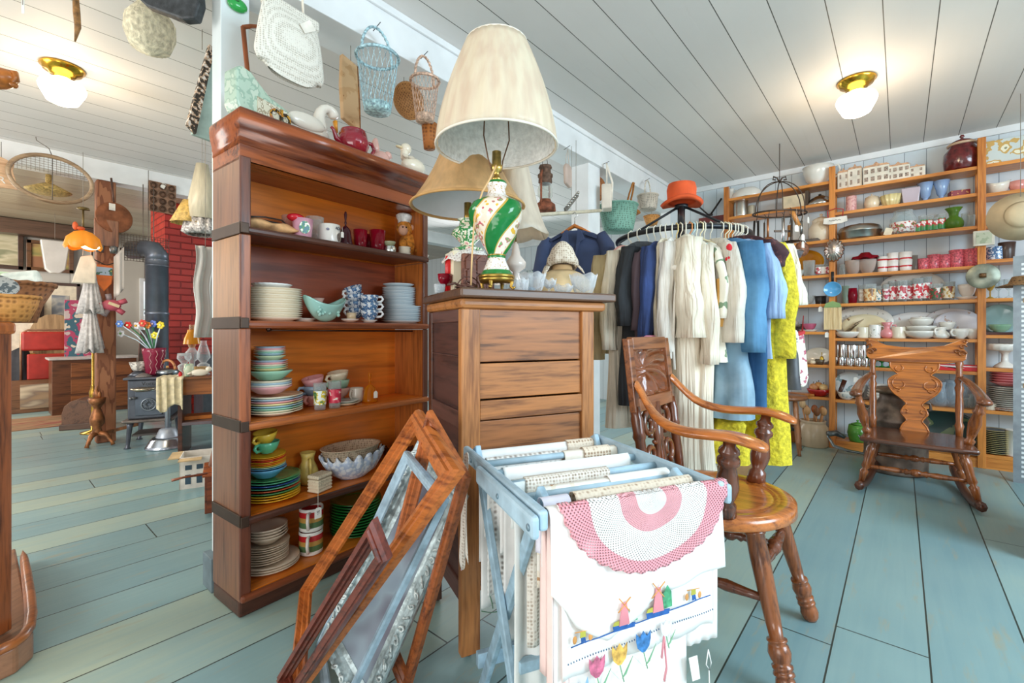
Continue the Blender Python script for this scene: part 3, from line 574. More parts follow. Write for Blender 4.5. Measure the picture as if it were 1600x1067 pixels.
# swan
t = T('swan_ornament', 'white swan ornament with an orange beak bending its neck on the bookcase', 'ornament', tuple(tp(492, .10)), BA+pi)
wh = CER('#ece6da')
mk('body', M().ell((.03, 0, .035), (.075, .035, .035), 20, 12).tube([(-.02, 0, .04), (-.012, 0, .08), (-.014, 0, .115), (-.034, 0, .138), (-.058, 0, .13), (-.064, 0, .108)][::1], [.026, .019, .016, .017, .019, .016], 12), wh, t, sub=1)
mk('beak', M().tube([(-.064, 0, .104), (-.066, 0, .086), (-.072, 0, .068)], [.010, .008, .003], 8, flat=.6), C('#e0962a', .3), t)
mk('wing', M().ell((.04, .03, .05), (.055, .012, .026)).ell((.04, -.03, .05), (.055, .012, .026)), wh, t)
for o in t.children: pass
t.scale = (1.45, 1.4, 1.3)
# red teapot
t = ves('red_teapot', 'glossy dark red ribbed teapot on top of the bookcase', 'teapot', 'barrel', tp(552, .06), .066, .092, C('#9c1730', .12, 0, .1, 6, 0, 0, .6), handle=('mug', .8, .2, .65), lid=.78, n=48, rz=BA, fn=lambda a, r, z: (r*(1+.03*abs(cos(6*a))), z), spout=True)
t = T('pink_bird', 'pink pottery bird with an upturned tail behind the red teapot', 'ornament', tuple(tp(596, .11)), BA); t.scale = (1.5, 1.5, 1.5)
mk('body', M().ell((0, 0, .03), (.03, .022, .028)).tube([(-.02, 0, .04), (-.026, 0, .075), (-.02, 0, .095)], [.016, .014, .004]).ell((.024, 0, .05), .014).tube([(.034, 0, .05), (.045, 0, .048)], [.004, .001], 6), CER('#e3b3a6'), t, sub=1)
t = T('duck_ornament', 'cream pottery duck with lifted head at the right of the bookcase top', 'ornament', tuple(tp(638, .06)), BA); t.scale = (1.6, 1.6, 1.6)
mk('body', M().ell((.02, 0, .028), (.045, .028, .027), 18, 10).tube([(-.01, 0, .035), (-.018, 0, .058), (-.01, 0, .07)], [.016, .013, .017]).ell((-.01, 0, .074), .018), CER('#e9dfc9'), t, sub=1)
mk('beak', M().ell((-.034, 0, .073), (.014, .007, .004)), CER('#e0cda4'), t)
mk('bow', M().ell((-.022, -.014, .046), (.012, .006, .006)).ell((.0, -.016, .046), (.012, .006, .006)), C('#d8cdb8', .6), t)
# ---- oak cabinet seen from its panelled back, with lamps on it ----
KA = radians(-23.3); K0 = W(1.375, -.1528); KU = Vector((cos(KA), sin(KA), 0)); KV = Vector((-sin(KA), cos(KA), 0)); KW, KD, KH = .49, .36, 1.07
oz = wood('#b0743f', '#7d4a22', 'z', 1.1, .5, 1.5); ox = wood('#9a6236', '#5e371a', 'x', 1.0, .5, 3.0); ox2 = wood('#a86d3a', '#73441f', 'x', 1.4, .5, .7)
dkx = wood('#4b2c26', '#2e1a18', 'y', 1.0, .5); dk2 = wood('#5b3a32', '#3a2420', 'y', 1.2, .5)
cb_ = T('oak_cabinet', 'tall oak cabinet with panelled back and dark side, carrying the green and white lamp', 'cabinet', tuple(K0), KA)
mk('leg', M().box(0, .062, 0, .03, 0.012, KH), oz, cb_, bev=.003); mk('leg', M().box(KW-.05, KW, 0, .03, 0.012, KH), oz, cb_, bev=.003)
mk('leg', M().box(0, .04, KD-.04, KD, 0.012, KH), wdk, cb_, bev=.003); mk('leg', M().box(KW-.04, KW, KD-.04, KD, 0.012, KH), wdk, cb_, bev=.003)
ca = M(); 
for x in (.03, KW-.03):
    for y in (.02, KD-.02): ca.ell((x, y, .012), (.014, .014, .012), 10, 6)
mk('casters', ca, C('#7d6a66', .4, .5), cb_)
for z0, z1, mm, y in ((.905, KH, ox, .012), (.79, .90, ox2, .010), (.725, .785, ox2, .002), (.60, .72, ox, .012), (.535, .598, ox2, .002), (.40, .53, ox, .012), (.29, .395, ox2, .010), (.20, .285, ox2, .002)):
    mk('back_rail' if y < .005 else 'back_panel', M().box(.062, KW-.05, y, y+.012, z0, z1), mm, cb_, bev=.002)
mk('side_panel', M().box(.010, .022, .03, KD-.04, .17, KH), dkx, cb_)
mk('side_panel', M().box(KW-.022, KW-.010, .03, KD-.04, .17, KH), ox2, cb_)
for z0, z1 in ((.17, .23), (.47, .53), (.70, .755), (.92, .925), (1.03, KH)):
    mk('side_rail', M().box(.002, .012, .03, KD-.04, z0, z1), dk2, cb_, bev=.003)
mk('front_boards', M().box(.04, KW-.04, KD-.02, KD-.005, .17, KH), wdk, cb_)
mk('top_moulding', M().box(-.004, KW+.045, -.012, KD+.02, KH, KH+.033), ox2, cb_, bev=.012)
mk('table_top', M().box(-.012, KW+.075, -.03, KD+.04, KH+.033, KH+.062), wood('#5a3c28', '#3a2519', 'x', 1, .4), cb_, bev=.006)
KT = KH+.063
def kp(px, v, z=KT): p = onl(px, K0+KV*v, KU); p.z = z; return p
# main lamp
lp = kp(776, .035)
t = T('table_lamp', 'ornate green and white porcelain lamp with pleated cream shade on the oak cabinet', 'lamp', tuple(lp), KA); gold = C('#b08d45', .3, .9, .15, 30)
GR = C('#146a30', .15, 0, .25, 40, .4, 0, .4)
m = M().lathe([(0, .022), (.05, .022), (.056, .03), (.058, .036), (.05, .04), (0, .04)], n=32)
for k in range(4):
    a = pi/4+k*pi/2; u = Vector((cos(a), sin(a), 0))
    m.tube([u*.04+Vector((0, 0, .03)), u*.052+Vector((0, 0, .022)), u*.048+Vector((0, 0, .01)), u*.056+Vector((0, 0, .004)), u*.063+Vector((0, 0, .009))], [.006, .007, .005, .006, .003], 8)
mk('base', m, gold, t)
body = [(.054, .04), (.057, .046), (.05, .052), (.044, .062), (.034, .085), (.028, .1), (.029, .108), (.027, .113), (.040, .135), (.064, .18), (.081, .225), (.084, .252), (.074, .276), (.048, .292), (.031, .305), (.027, .325), (.033, .34), (.03, .348), (.012, .35)]
def pm():
    m, nt, b = nmat('painted_porcelain'); L = nt.links.new
    tc = node(nt, 'ShaderNodeTexCoord'); sp = node(nt, 'ShaderNodeSeparateXYZ'); L(tc.outputs['Object'], sp.inputs[0])
    at_ = node(nt, 'ShaderNodeMath', operation='ARCTAN2'); L(sp.outputs[1], at_.inputs[0]); L(sp.outputs[0], at_.inputs[1])
    f = node(nt, 'ShaderNodeMath', operation='MULTIPLY_ADD'); L(sp.outputs[2], f.inputs[0]); f.inputs[1].default_value = -11.0; L(at_.outputs[0], f.inputs[2])
    s = node(nt, 'ShaderNodeMath', operation='MULTIPLY_ADD'); L(f.outputs[0], s.inputs[0]); s.inputs[1].default_value = 3/(2*pi); s.inputs[2].default_value = 10.15
    fr = node(nt, 'ShaderNodeMath', operation='FRACT'); L(s.outputs[0], fr.inputs[0])
    st = ramp(nt, fr.outputs[0], [(0, '#1b7a3a'), (.46, '#c9a54c'), (.50, '#efe2cf'), (.95, '#c9a54c')], True)
    n = node(nt, 'ShaderNodeTexNoise'); n.inputs['Scale'].default_value = 42; n.inputs['Detail'].default_value = 1; L(ocoord(nt), n.inputs['Vector'])
    fl_ = ramp(nt, n.outputs[0], [(0, '#e6b33c'), (.34, '#efe2cf'), (.58, '#c95f6e'), (.63, '#7fae6a'), (.68, '#d98e86')], True)
    ma = node(nt, 'ShaderNodeMath', operation='GREATER_THAN'); L(fr.outputs[0], ma.inputs[0]); ma.inputs[1].default_value = .56
    mb = node(nt, 'ShaderNodeMath', operation='LESS_THAN'); L(fr.outputs[0], mb.inputs[0]); mb.inputs[1].default_value = .9
    mc_ = node(nt, 'ShaderNodeMath', operation='MULTIPLY'); L(ma.outputs[0], mc_.inputs[0]); L(mb.outputs[0], mc_.inputs[1])
    mx = node(nt, 'ShaderNodeMix', data_type='RGBA'); L(mc_.outputs[0], mx.inputs[0]); L(st, mx.inputs[6]); L(fl_, mx.inputs[7])
    # white foot and neck with gold scrolls
    n2 = node(nt, 'ShaderNodeTexNoise'); n2.inputs['Scale'].default_value = 60; n2.inputs['Distortion'].default_value = 3; L(ocoord(nt), n2.inputs['Vector'])
    wh_ = ramp(nt, n2.outputs[0], [(0, '#f0e9e2'), (.60, '#b8955a')], True)
    zz = ramp(nt, sp.outputs[2], [(0, (1, 1, 1)), (.113, (0, 0, 0)), (.288, (1, 1, 1))], True)
    my = node(nt, 'ShaderNodeMix', data_type='RGBA'); L(zz, my.inputs[0]); L(mx.outputs[2], my.inputs[6]); L(wh_, my.inputs[7])
    gr = ramp(nt, sp.outputs[2], [(0, (1, 1, 1)), (.060, (0, 0, 0)), (.098, (1, 1, 1)), (.113, (0, 0, 0)), (.336, (1, 1, 1))], True)
    mz = node(nt, 'ShaderNodeMix', data_type='RGBA'); L(gr, mz.inputs[0]); L(my.outputs[2], mz.inputs[6]); mz.inputs[7].default_value = lin('#2b7d3c')
    L(mz.outputs[2], b.inputs['Base Color']); b.inputs['Roughness'].default_value = .14; bumpn(nt, b, n.outputs[0], .5, .006); return m
PORC = pm()
def spir(a, r, z):
    if .115 < z < .29:
        q = ((a-11*z)*3/(2*pi)+10.15) % 1; r *= 1+.10*max(0, sin(pi*q/.48) if q < .48 else 0)-.02
    return r, z
fine = []
for (r0, z0), (r1, z1) in zip(body, body[1:]):
    for k in range(3): fine.append((r0+(r1-r0)*k/3, z0+(z1-z0)*k/3))
fine.append(body[-1])
mk('porcelain_body', M().lathe(fine, n=72, fn=spir), PORC, t)
mk('gold_bands', M().lathe([(.0565, .038), (.0585, .041), (.0585, .044), (.0565, .047)], n=40).lathe([(.029, .109), (.031, .111), (.029, .113)], n=30), gold, t)
mk('socket', M().lathe([(.012, .35), (.015, .352), (.015, .362), (.009, .366), (.009, .378), (.017, .384), (.019, .40), (.015, .402), (.0145, .445), (0, .446)], n=20), C('#c3a35a', .3, .9, .2, 40), t)
mk('harp', M().tube([(0, 0, .372), (-.018, 0, .385), (-.03, 0, .42), (-.045, 0, .49), (-.04, 0, .60), (-.012, 0, .71), (0, 0, .72)], .0022, 6).tube([(0, 0, .372), (.018, 0, .385), (.022, 0, .42), (.045, 0, .49), (.04, 0, .60), (.012, 0, .71), (0, 0, .72)], .0022, 6), C('#6a4b33', .4, .5), t)
def shade(rb, rt, z0, z1, nple, bell=0, n=96, k=14):
    def fn(u, v):
        a = 2*pi*u; r = rb+(rt-rb)*(v**1.55*.97+.03*v) if not bell else rt+(rb-rt)*((1-v)**2.1*.62+(1-v)*.38)
        if nple: r *= 1+.008*cos(nple*a)+.005*cos(nple*1.7*a+2)
        if .03 < 1: pass
        return (r*cos(a), r*sin(a), z0+(z1-z0)*v)
    return M().grid(fn, n, k)
def shade_mat(c, tr=.35, stripes=0):
    m, nt, b = nmat('lampshade_cloth'); b.inputs['Base Color'].default_value = lin(c); b.inputs['Roughness'].default_value = .6
    n = node(nt, 'ShaderNodeTexNoise'); n.inputs['Scale'].default_value = 10; nt.links.new(ocoord(nt, (4, 4, .25)), n.inputs['Vector'])
    nt.links.new(ramp(nt, n.outputs[0], [(.35, sh(c, .95)), (.62, sh(c, 1.04))]), b.inputs['Base Color']); bumpn(nt, b, n.outputs[0], .35, .01)
    b.inputs['Coat Weight'].default_value = .35; b.inputs['Coat Roughness'].default_value = .18
    tl = node(nt, 'ShaderNodeBsdfTranslucent'); tl.inputs[0].default_value = lin(c); mx = node(nt, 'ShaderNodeMixShader'); mx.inputs[0].default_value = tr
    nt.links.new(b.outputs[0], mx.inputs[1]); nt.links.new(tl.outputs[0], mx.inputs[2]); nt.links.new(mx.outputs[0], nt.nodes['Material Output'].inputs[0]); return m
lampshade = mk('lamp_shade', shade(.193, .098, .46, .79, 26), shade_mat('#fff1de', .5), t, sol=.002)
mk('shade_trim', M().tube([(.194*cos(a*pi/24), .194*sin(a*pi/24), .461) for a in range(48)], .004, 6, True), cloth('#ece3d4'), lampshade)
mk('shade_trim', M().tube([(.098*cos(a*pi/24), .098*sin(a*pi/24), .789) for a in range(48)], .003, 6, True), cloth('#ece3d4'), lampshade)
mk('shade_lining', M().grid(lambda u, v: ((.187-.095*v**1.55)*cos(2*pi*u)*(1+.006*cos(60*pi*u)), (.187-.095*v**1.55)*sin(2*pi*u)*(1+.006*cos(60*pi*u)), .462+.322*v), 96, 8), C('#e9e8e4', .25, 0, .06, 60, .5), lampshade)
mk('cord', M().tube([(-.006, -.01, .40), (-.02, -.03, .38), (-.04, -.035, .34), (-.062, -.03, .30), (-.075, -.02, .25), (-.082, -.01, .2), (-.085, 0, .1), (-.088, 0, .012)], .003, 6), C('#d8b07c', .6), t)
# second lamp
l2 = kp(731, .34); 
t = T('table_lamp', 'lamp with a wide tan bell shade standing behind the pleated one', 'lamp', tuple(l2), KA)
mk('base', M().lathe([(a_*1.15, .172+b_*.45) for a_, b_ in ((0, 0), (.05, 0), (.055, .02), (.03, .04), (.022, .06), (.034, .1), (.055, .145), (.05, .18), (.03, .22), (.026, .26), (.035, .275), (.015, .285), (0, .285))], n=36), PORC if 0 else pat('#dfe3cf', ['#3f8a4e', '#e8d9c0', '#c98a86'], 34, .45, .15), t)
mk('socket', M().lathe([(.01, .285), (.014, .30), (.014, .36), (0, .36)], n=16), gold, t)
sh2 = mk('lamp_shade', shade(.215, .075, .345, .66, 0, 1), shade_mat('#dfb47c', .3), t, sol=.002)
mk('shade_trim', M().tube([(.216*cos(a*pi/24), .216*sin(a*pi/24), .346) for a in range(48)], .005, 6, True), C('#c99a5e', .7), sh2)
mk('shade_lining', M().grid(lambda u, v: ((.208+(.068-.208)*(1-((1-v)**2.1*.62+(1-v)*.38)))*cos(2*pi*u), (.208+(.068-.208)*(1-((1-v)**2.1*.62+(1-v)*.38)))*sin(2*pi*u), .35+.3*v), 64, 10), C('#dedfe3', .6, 0, .02), sh2)
mk('paper_tag', M().cbox((0, 0, 0), .04, .002, .045, Matrix.Rotation(.6, 3, 'Y')), C('#e6e8e4', .8), t, loc=(.012, -.07, .30))
# third shade
l3 = kp(806, .37, KT+.02)
t = T('table_lamp', 'lamp with a scalloped ivory shade at the right behind the pleated one', 'lamp', tuple(l3), KA)
mk('base', M().lathe([(0, 0), (.05, 0), (.05, .015), (.018, .03), (.014, .09), (.04, .11), (.043, .13), (.02, .16), (.012, .2), (0, .22)], n=28), CER('#e3d6cb'), t)
mk('harp', M().tube([(0, 0, .2), (0, 0, .5)], .003, 6), gold, t)
mk('lamp_shade', M().grid(lambda u, v: ((.135+(.05-.135)*v**.7)*cos(2*pi*u), (.135+(.05-.135)*v**.7)*sin(2*pi*u), .25+.28*v-(.014*abs(cos(6*pi*u)) if v < .01 else 0)), 72, 12), shade_mat('#f0e4d2', .45), t, sol=.002)
# small things on the cabinet top
t = T('carved_plaque', 'brown carved wooden plaque of a village standing behind the green and white lamp', 'plaque', tuple(kp(745, .22)), KA+.1)
mk('board', M().box(-.055, .075, 0, .02, 0, .145), pat('#7b4a38', ['#5f3527', '#8d5a46'], 30, .5, .6), t, bev=.006)
m = M()
for x0, x1, z0, z1 in ((-.04, -.005, .02, .08), (.0, .035, .02, .06), (.037, .065, .02, .095), (-.045, -.02, .09, .12), (0, .03, .075, .12)): m.box(x0, x1, -.006, 0, z0, z1); m.prism([(x0-.004, z1), (x1+.004, z1), ((x0+x1)/2, z1+.018)], -.008, 0)
mk('carving', m, C('#6d4030', .6, 0, .2), t)
S('striped_book_stand', 'cream and yellow striped boxes stacked upright beside the carved plaque', 'box', M().box(-.05, .012, 0, .10, 0, .165), bands([(0, '#e8dcae'), (.2, '#efe9d6'), (.4, '#d9c96a'), (.5, '#efe9dd'), (.7, '#c8a06a'), (.8, '#efe6c8')], 'x', .03, .6, 0, -1), kp(729, .29), KA)
doily = M().grid(lambda u, v: ((.10*cos(2*pi*u))*(v)**.8, .09*sin(2*pi*u)*v**.8, -.05*max(0, v-.6)*2.2+.006*cos(14*pi*u)*v), 60, 10)
S('lace_doily', 'white lace doily hanging over the striped boxes under the tan bell lamp', 'doily', doily, weave('#eeeae2', '#b9a2a0', 110, .16), kp(731, .335, KT+.171), KA, sol=.001)
ves('red_vase', 'ruby red cut-glass goblet at the left edge of the cabinet top', 'goblet', 'goblet', kp(695, .31), .026, .078, rb, n=24)
S('red_candle', 'tall twisted bright red candle behind the ruby goblet', 'candle', M().lathe([(0, 0), (.011, 0), (.011, .14), (.008, .15), (0, .15)], n=24, fn=lambda a, r, z: (r*(1+.1*cos(4*a+z*160)), z)), C('#e01f24', .3), kp(700, .335, KT), KA)
ves('clear_tumbler', 'clear pressed tumbler in front of the ruby goblet', 'glass', 'tumbler', kp(687, .22), .02, .03, GL('#eef2f5', .2))
S('curled_wire', 'dark coiled bracelet wires lying left of the lamp base', 'wire', M().tube([(-.05, -.01, .012), (-.02, .01, .02), (.0, -.01, .006), (.02, .01, .03), (.05, 0, .012), (.03, -.02, .008), (-.01, -.015, .015)], .004, 7).tube(arc((0, 0, .008), .02, 0, 6, 14, 'xy'), .003, 6).tube(arc((.03, .02, .004), .04, 0, pi, 16, 'xz'), .002, 6), C('#5a3a30', .4, .4), kp(722, .06), KA)
cg = GL('#f6f8fa', .14, .35)
for i, (px, v, kd, r, h, lab) in enumerate(((812, .05, 'straight', .032, .04, 'short clear pressed glass just right of the lamp base'), (832, .09, 'fluted', .048, .068, 'clear ruffled glass vase second from the lamp base'), (858, .08, 'goblet', .026, .05, 'small clear stemmed glass in the middle of the glass row'), (880, .06, 'bowl', .036, .03, 'low clear glass dish before the paper doll bust'), (912, .05, 'fluted', .05, .07, 'large flared clear pressed-glass vase at the right end of the cabinet'))):
    ves('pressed_glass', lab, 'glass', kd, kp(px, v), r, h, cg, n=36, fn=lambda a, r, z: (r*(1+.05*cos(9*a)), z+.004*cos(6*a)*(z > .02)))
S('blue_dish', 'small blue glass dish shining behind the clear glasses', 'dish', M().lathe(pf('bowl', .025, .02), n=24), C('#3f9fc4', .1), kp(826, .2, KT+.01), 0)
# bust with crochet bonnet behind the cabinet (on a dress form)
fp = W(2.13, .235, 0)
t = T('dress_form', 'tan dress form draped in a beige shawl behind the oak cabinet', 'mannequin', tuple(fp), A0-pi/2)
def bust(a, r, z): return r*(1+.0), z
mk('torso', M().lathe([(.02, .95), (.10, .96), (.11, 1.02), (.125, 1.10), (.135, 1.18), (.125, 1.23), (.085, 1.262), (.05, 1.28), (.045, 1.31), (0, 1.315)], n=36, sy=.66), cloth('#cfa878', .12), t)
mk('shawl', M().lathe([(.145, 1.06), (.14, 1.13), (.145, 1.19), (.13, 1.235), (.09, 1.268), (.052, 1.285)], n=48, sy=.7, fn=lambda a, r, z: (r*(1+.02*cos(11*a)), z)), cloth('#d8ba8c', .15), t, sol=.004)
mk('stand', M().tube([(0, 0, .03), (0, 0, .97)], .014, 10).tube([(-.16, 0, .01), (.16, 0, .01)], .012, 8).tube([(0, -.16, .01), (0, .16, .01)], .012, 8), wdk, t)
def bon(a, r, z):
    return r*(1+.05*cos(9*a)*(z < .05)), z-.02*cos(a-pi/2)
t2 = S('crochet_bonnet', 'cream crochet bonnet with ties on top of the dress form', 'hat', M().lathe([(.062, -.01), (.074, .01), (.07, .03), (.06, .05), (.05, .075), (.032, .092), (0, .098)], n=48, sy=.8, fn=bon).tube([(-.07, -.01, 0), (-.085, -.03, -.03), (-.09, -.035, -.07)], [.016, .013, .005], 8, flat=.3).tube([(.075, -.01, 0), (.09, -.02, -.02), (.10, -.02, -.035)], [.014, .01, .004], 8, flat=.3), weave('#eadcc8', '#a88d70', 95, .12), fp+Vector((0, 0, 1.305)), A0-pi/2, sol=.002)
# ---- picture frames leaning on the cabinet ----
def quad(T_, R_, B_, L_, zB=0.0, zfix=None):
    ray = lambda p: Vector((1, (p[0]-800)/F, (518-p[1])/F))
    t, r, b, l = map(ray, (T_, R_, B_, L_))             # dT t + dB b = dL l + dR r
    A = Matrix(((t[0], -r[0], -l[0]), (t[1], -r[1], -l[1]), (t[2], -r[2], -l[2]))); x = A.inverted() @ (-b)
    k = (zB-1)/b[2]; dT, dR, dL = x[0]*k, x[1]*k, x[2]*k
    return [W(q[0]*e, q[1]*e, 1+q[2]*e) for q, e in ((t, dT), (r, dR), (b, k), (l, dL))]
def frame(label, P, rail, thick, mats, group='picture frames leaning on the oak cabinet', orn=0, picture=None, step=0):
    Tt, Rr, Bb, Ll = P; O = Bb.copy()
    ex = (Ll-Bb); ey = (Rr-Bb); w = ex.length; h = ey.length; ex = ex/w; ey = ey/h; nz = ex.cross(ey).normalized()
    if nz.dot(Vector((0, 0, 1))-O) < 0: nz = -nz
    t = T('picture_frame', label, 'picture frame', tuple(O), 0, group)
    def pt(x, y, z): return ex*x+ey*y+nz*z
    co = [(0, 0, 1, 1), (w, 0, -1, 1), (w, h, -1, -1), (0, h, 1, -1)]
    prof_ = [(0, 0), (0, thick*.7), (rail*.08, thick), (rail*.3, thick*.95), (rail*.42, thick*.7), (rail*.6, thick*.75), (rail*.75, thick*.45), (rail, thick*.3), (rail, 0)]
    if step: prof_ = [(0, 0), (0, thick*.5), (rail*.1, thick*.8), (rail*.25, thick*.8), (rail*.3, thick), (rail*.5, thick), (rail*.55, thick*.6), (rail*.75, thick*.6), (rail*.8, thick*.3), (rail, thick*.25), (rail, 0)]
    for k in range(4):
        a = co[k]; b = co[(k+1) % 4]; m = M(); n = len(prof_)
        vs = [pt(c[0]+c[2]*u, c[1]+c[3]*u, v) for c in (a, b) for u, v in prof_]
        m.add(vs, [(q, q+1, n+q+1, n+q) for q in range(n-1)]+[(0, n, 2*n-1, n-1)], False)
        rl = mk('rail', m, mats[0], t)
        if orn:
            m = M(); A = Vector(a[:2]); B = Vector(b[:2]); L_ = (B-A).length; cnt = int(L_/.03)
            for i in range(cnt):
                f = (i+.5)/cnt; c = A.lerp(B, f); iv = Vector((a[2] if k % 2 else 0, 0)) ; s_ = rail*.28
                iy = {0: (0, 1), 1: (-1, 0), 2: (0, -1), 3: (1, 0)}[k]
                if min(f, 1-f)*L_ < rail*.4: continue
                p = (c.x+iy[0]*s_, c.y+iy[1]*s_)
                m.tube([pt(p[0]+.011*cos(q*.9)*(1-q/9), p[1]+.011*sin(q*.9+i)*(1-q/9), thick+.002+.0006*q) for q in range(8)], .0035, 5)
            mk('scrollwork', m, mats[1], rl)
    if picture: 
        m = M(); m.add([pt(x, y, thick*.15) for x, y in ((rail*.9, rail*.9), (w-rail*.9, rail*.9), (w-rail*.9, h-rail*.9), (rail*.9, h-rail*.9))], [(0, 1, 2, 3)], False); mk('picture', m, picture, t, sol=.003)
    return t
wor = wood('#b5652a', '#7c3c14', 'y', 1.2, .4); wred = wood('#6e2f20', '#42180f', 'y', 1.2, .4)
silv = C('#a9b8ba', .45, .35, .2, 50, .5)
frame('wide carved orange-brown frame at the front of the leaning stack', quad((661, 642), (728, 737), (462, 1100), (478, 925)), .068, .03, [wor], step=1)
frame('dark red-brown stepped frame lowest at the left of the leaning stack', quad((590, 806), (614, 868), (462, 1092), (444, 1046)), .034, .03, [wred], step=1)
frame('silver frame with scroll ornament and a misty painting', quad((659, 682), (733, 775), (575, 1130), (505, 1000)), .05, .022, [silv, C('#c3cccb', .4, .4, .2, 60)], orn=1, picture=pat('#4e5a6e', ['#7f8fa0', '#94a3b0', '#6d6a78'], 5, .4, .6, 's'))
frame('plain orange wood frame at the back of the leaning stack by the cabinet', quad((676, 640), (737, 745), (640, 1085), (592, 965)), .04, .022, [wood('#a85a28', '#6d3312', 'y', 1, .4)])

frame('slim grey-blue frame leaning inside the wide orange-brown frame', quad((640, 705), (703, 780), (522, 1150), (500, 1010)), .03, .016, [C('#93a9b8', .5, 0, .12, 30)])
# ---- blue drying rack with linens ----
Q0 = W(1.25, -.118); E1 = (W(.79, .067)-W(1.25, -.118)).normalized(); E2 = Vector((-E1.y, E1.x, 0)); ra = math.atan2(E1.y, E1.x)
RL, RW, RH = .472, .42, .68                # rails along local x (towards the camera), dowels along local y
bpn = C('#a9c3d2', .5, 0, .08, 20, .1); bpw = C('#9fbccd', .5, 0, .12, 30, .1)
dr = T('drying_rack', 'pale blue wooden folding drying rack hung with white linens in front of the oak cabinet', 'drying rack', tuple(Q0), ra)
for y in (0, RW):
    s_ = -1 if y == 0 else 1
    mk('top_rail', M().box(-.03, RL, y-.009, y+.009, RH-.038, RH), bpn, dr, bev=.006)
    mk('side_rail', M().box(.13, RL+.0, y-s_*.019-.009+(0), y-s_*.019+.009, RH-.05, RH-.008) if 0 else M().box(.14, RL+.005, y+s_*.010, y+s_*.026, RH-.05, RH-.006), bpn, dr, bev=.008)
    m = M(); m.cbox((0, 0, 0), .03, .016, .80, Matrix.Rotation(-radians(30), 3, 'Y')); m.tf(TR(.20, y-s_*.022, .335)); mk('leg', m, bpw, dr, bev=.003)
    m = M(); m.cbox((0, 0, 0), .03, .016, .80, Matrix.Rotation(radians(30), 3, 'Y')); m.tf(TR(.185, y-s_*.040, .335)); mk('leg', m, bpw, dr, bev=.003)
for x, z in ((-.0, RH-.02), (.095, RH-.02), (.18, RH-.02), (.265, RH-.02), (.35, RH-.02), (.448, RH-.02)):
    mk('dowel', M().tube([(x, -.012, z), (x, RW+.012, z)], .009, 12), bpn, dr)
mk('cross_bar', M().box(.345, .365, .02, RW-.02, .08, .12).box(.0, .02, .02, RW-.02, .08, .12), bpw, dr, bev=.002)
mk('cross_bar', M().box(.27, .29, .03, RW-.03, .25, .275), bpw, dr, bev=.002)
mk('screw_heads', M().ell((.05, -.01, RH-.02), (.006, .003, .006), 8, 5).ell((.30, -.027, RH-.028), (.006, .003, .006), 8, 5).ell((.46, -.027, RH-.03), (.007, .003, .007), 8, 5), C('#7f97a5', .4, .4), dr)
linen = {k: cloth(v, .04, 12, .25) for k, v in dict(w='#f3f1ee', c='#efe6d8', p='#eecfc8', b='#e2cfb8', g='#e9ece9').items()}
lace = weave('#f0e9de', '#b09a86', 120, .14); lace2 = weave('#e9d9c4', '#a8876a', 100, .12)
def drape(name, label, cat, x, y0, y1, front, back, mat, wob=.006, z=RH-.02, r=.012, hem=None, group='linens on the drying rack', skew=0, sol=.0012, extra=None, seed=0, flare=0, belly=0):
    per = pi*r; tot = front+per+back
    def fn(u, v):
        y = y0+(y1-y0)*u; s = v*tot; 
        fr = front*(1+skew*(u-.5))
        if hem: fr += hem(u)
        sc = (fr+per+back)/tot; s *= sc
        w = wob*sin(u*23+seed)+wob*.6*sin(u*11+seed*2+v*2)
        if s < back: dz = -(back-s); return (x-r+w*min(1, -dz/.1)-.0*dz, y, z+dz)
        if s < back+per: a = (s-back)/r; return (x-r*cos(a), y, z+r*sin(a))
        q = s-back-per; k = min(1, q/.12); yy = y+flare*(u-.5)*q
        return (x+r+w*k+belly*q, yy, z-q)
    m = M().grid(fn, 48, 40)
    return S(name, label, cat, m, mat, tuple(Q0), ra, group, sol=sol)
D = [.0, .095, .18, .265, .35, .448]
drape('lace_runner', 'white lace-edged runner on the rearmost dowel of the drying rack', 'cloth', D[0], .03, .40, .42, .30, linen['w'], seed=1)
drape('cream_doily', 'cream crochet edging on the right end of the rearmost dowel', 'cloth', D[0], .30, .41, .05, .05, lace2, r=.015, seed=5)
drape('drawnwork_cloth', 'white drawn-work cloth with rows of little holes on the second dowel', 'cloth', D[1]-.012, .02, .24, .34, .2, weave('#f2f0ec', '#8d8078', 70, .12), seed=2)
drape('linen_towel', 'cream linen towel on the right half of the second dowel', 'cloth', D[1], .24, .41, .30, .2, linen['c'], seed=3)
drape('lace_collar', 'tan lace collar over the right end of the second dowel', 'cloth', D[1], .30, .385, .05, .04, lace2, r=.016, seed=8)
drape('white_towel', 'plain white towel across the third dowel', 'cloth', D[2], .03, .39, .40, .2, linen['w'], seed=4, r=.014)
drape('lace_band', 'white lace band on the left of the fourth dowel', 'cloth', D[3], .05, .27, .36, .3, lace, seed=6, r=.013)
drape('gingham_runner', 'white napkin with tan motif on the left of the fifth dowel', 'cloth', D[4]-.01, .05, .26, .30, .2, pat('#f0ebe2', ['#eadfcd', '#b98c63'], 26, .58, .8), seed=7, r=.014)
drape('white_napkin', 'small plain white napkin on the right of the fifth dowel', 'cloth', D[4]-.012, .22, .385, .2, .2, linen['w'], seed=9, r=.018)
drape('tan_crochet_cloth', 'tan open crochet cloth rolled along the dowel behind the pink doily', 'cloth', D[4]+.045, .10, .40, .20, .2, lace2, seed=10, r=.016)
drape('lavender_cloth', 'pale lavender cloth hanging at the front left corner by the rail', 'cloth', D[4]+.052, .025, .085, .16, .1, C('#e6e2ee', .85), seed=11, r=.016)
drape('pink_runner', 'pink satin runner hanging in folds at the left edge of the front dowel', 'cloth', D[5]-.001, .012, .06, .40, .3, linen['p'], wob=.008, seed=12, r=.011)
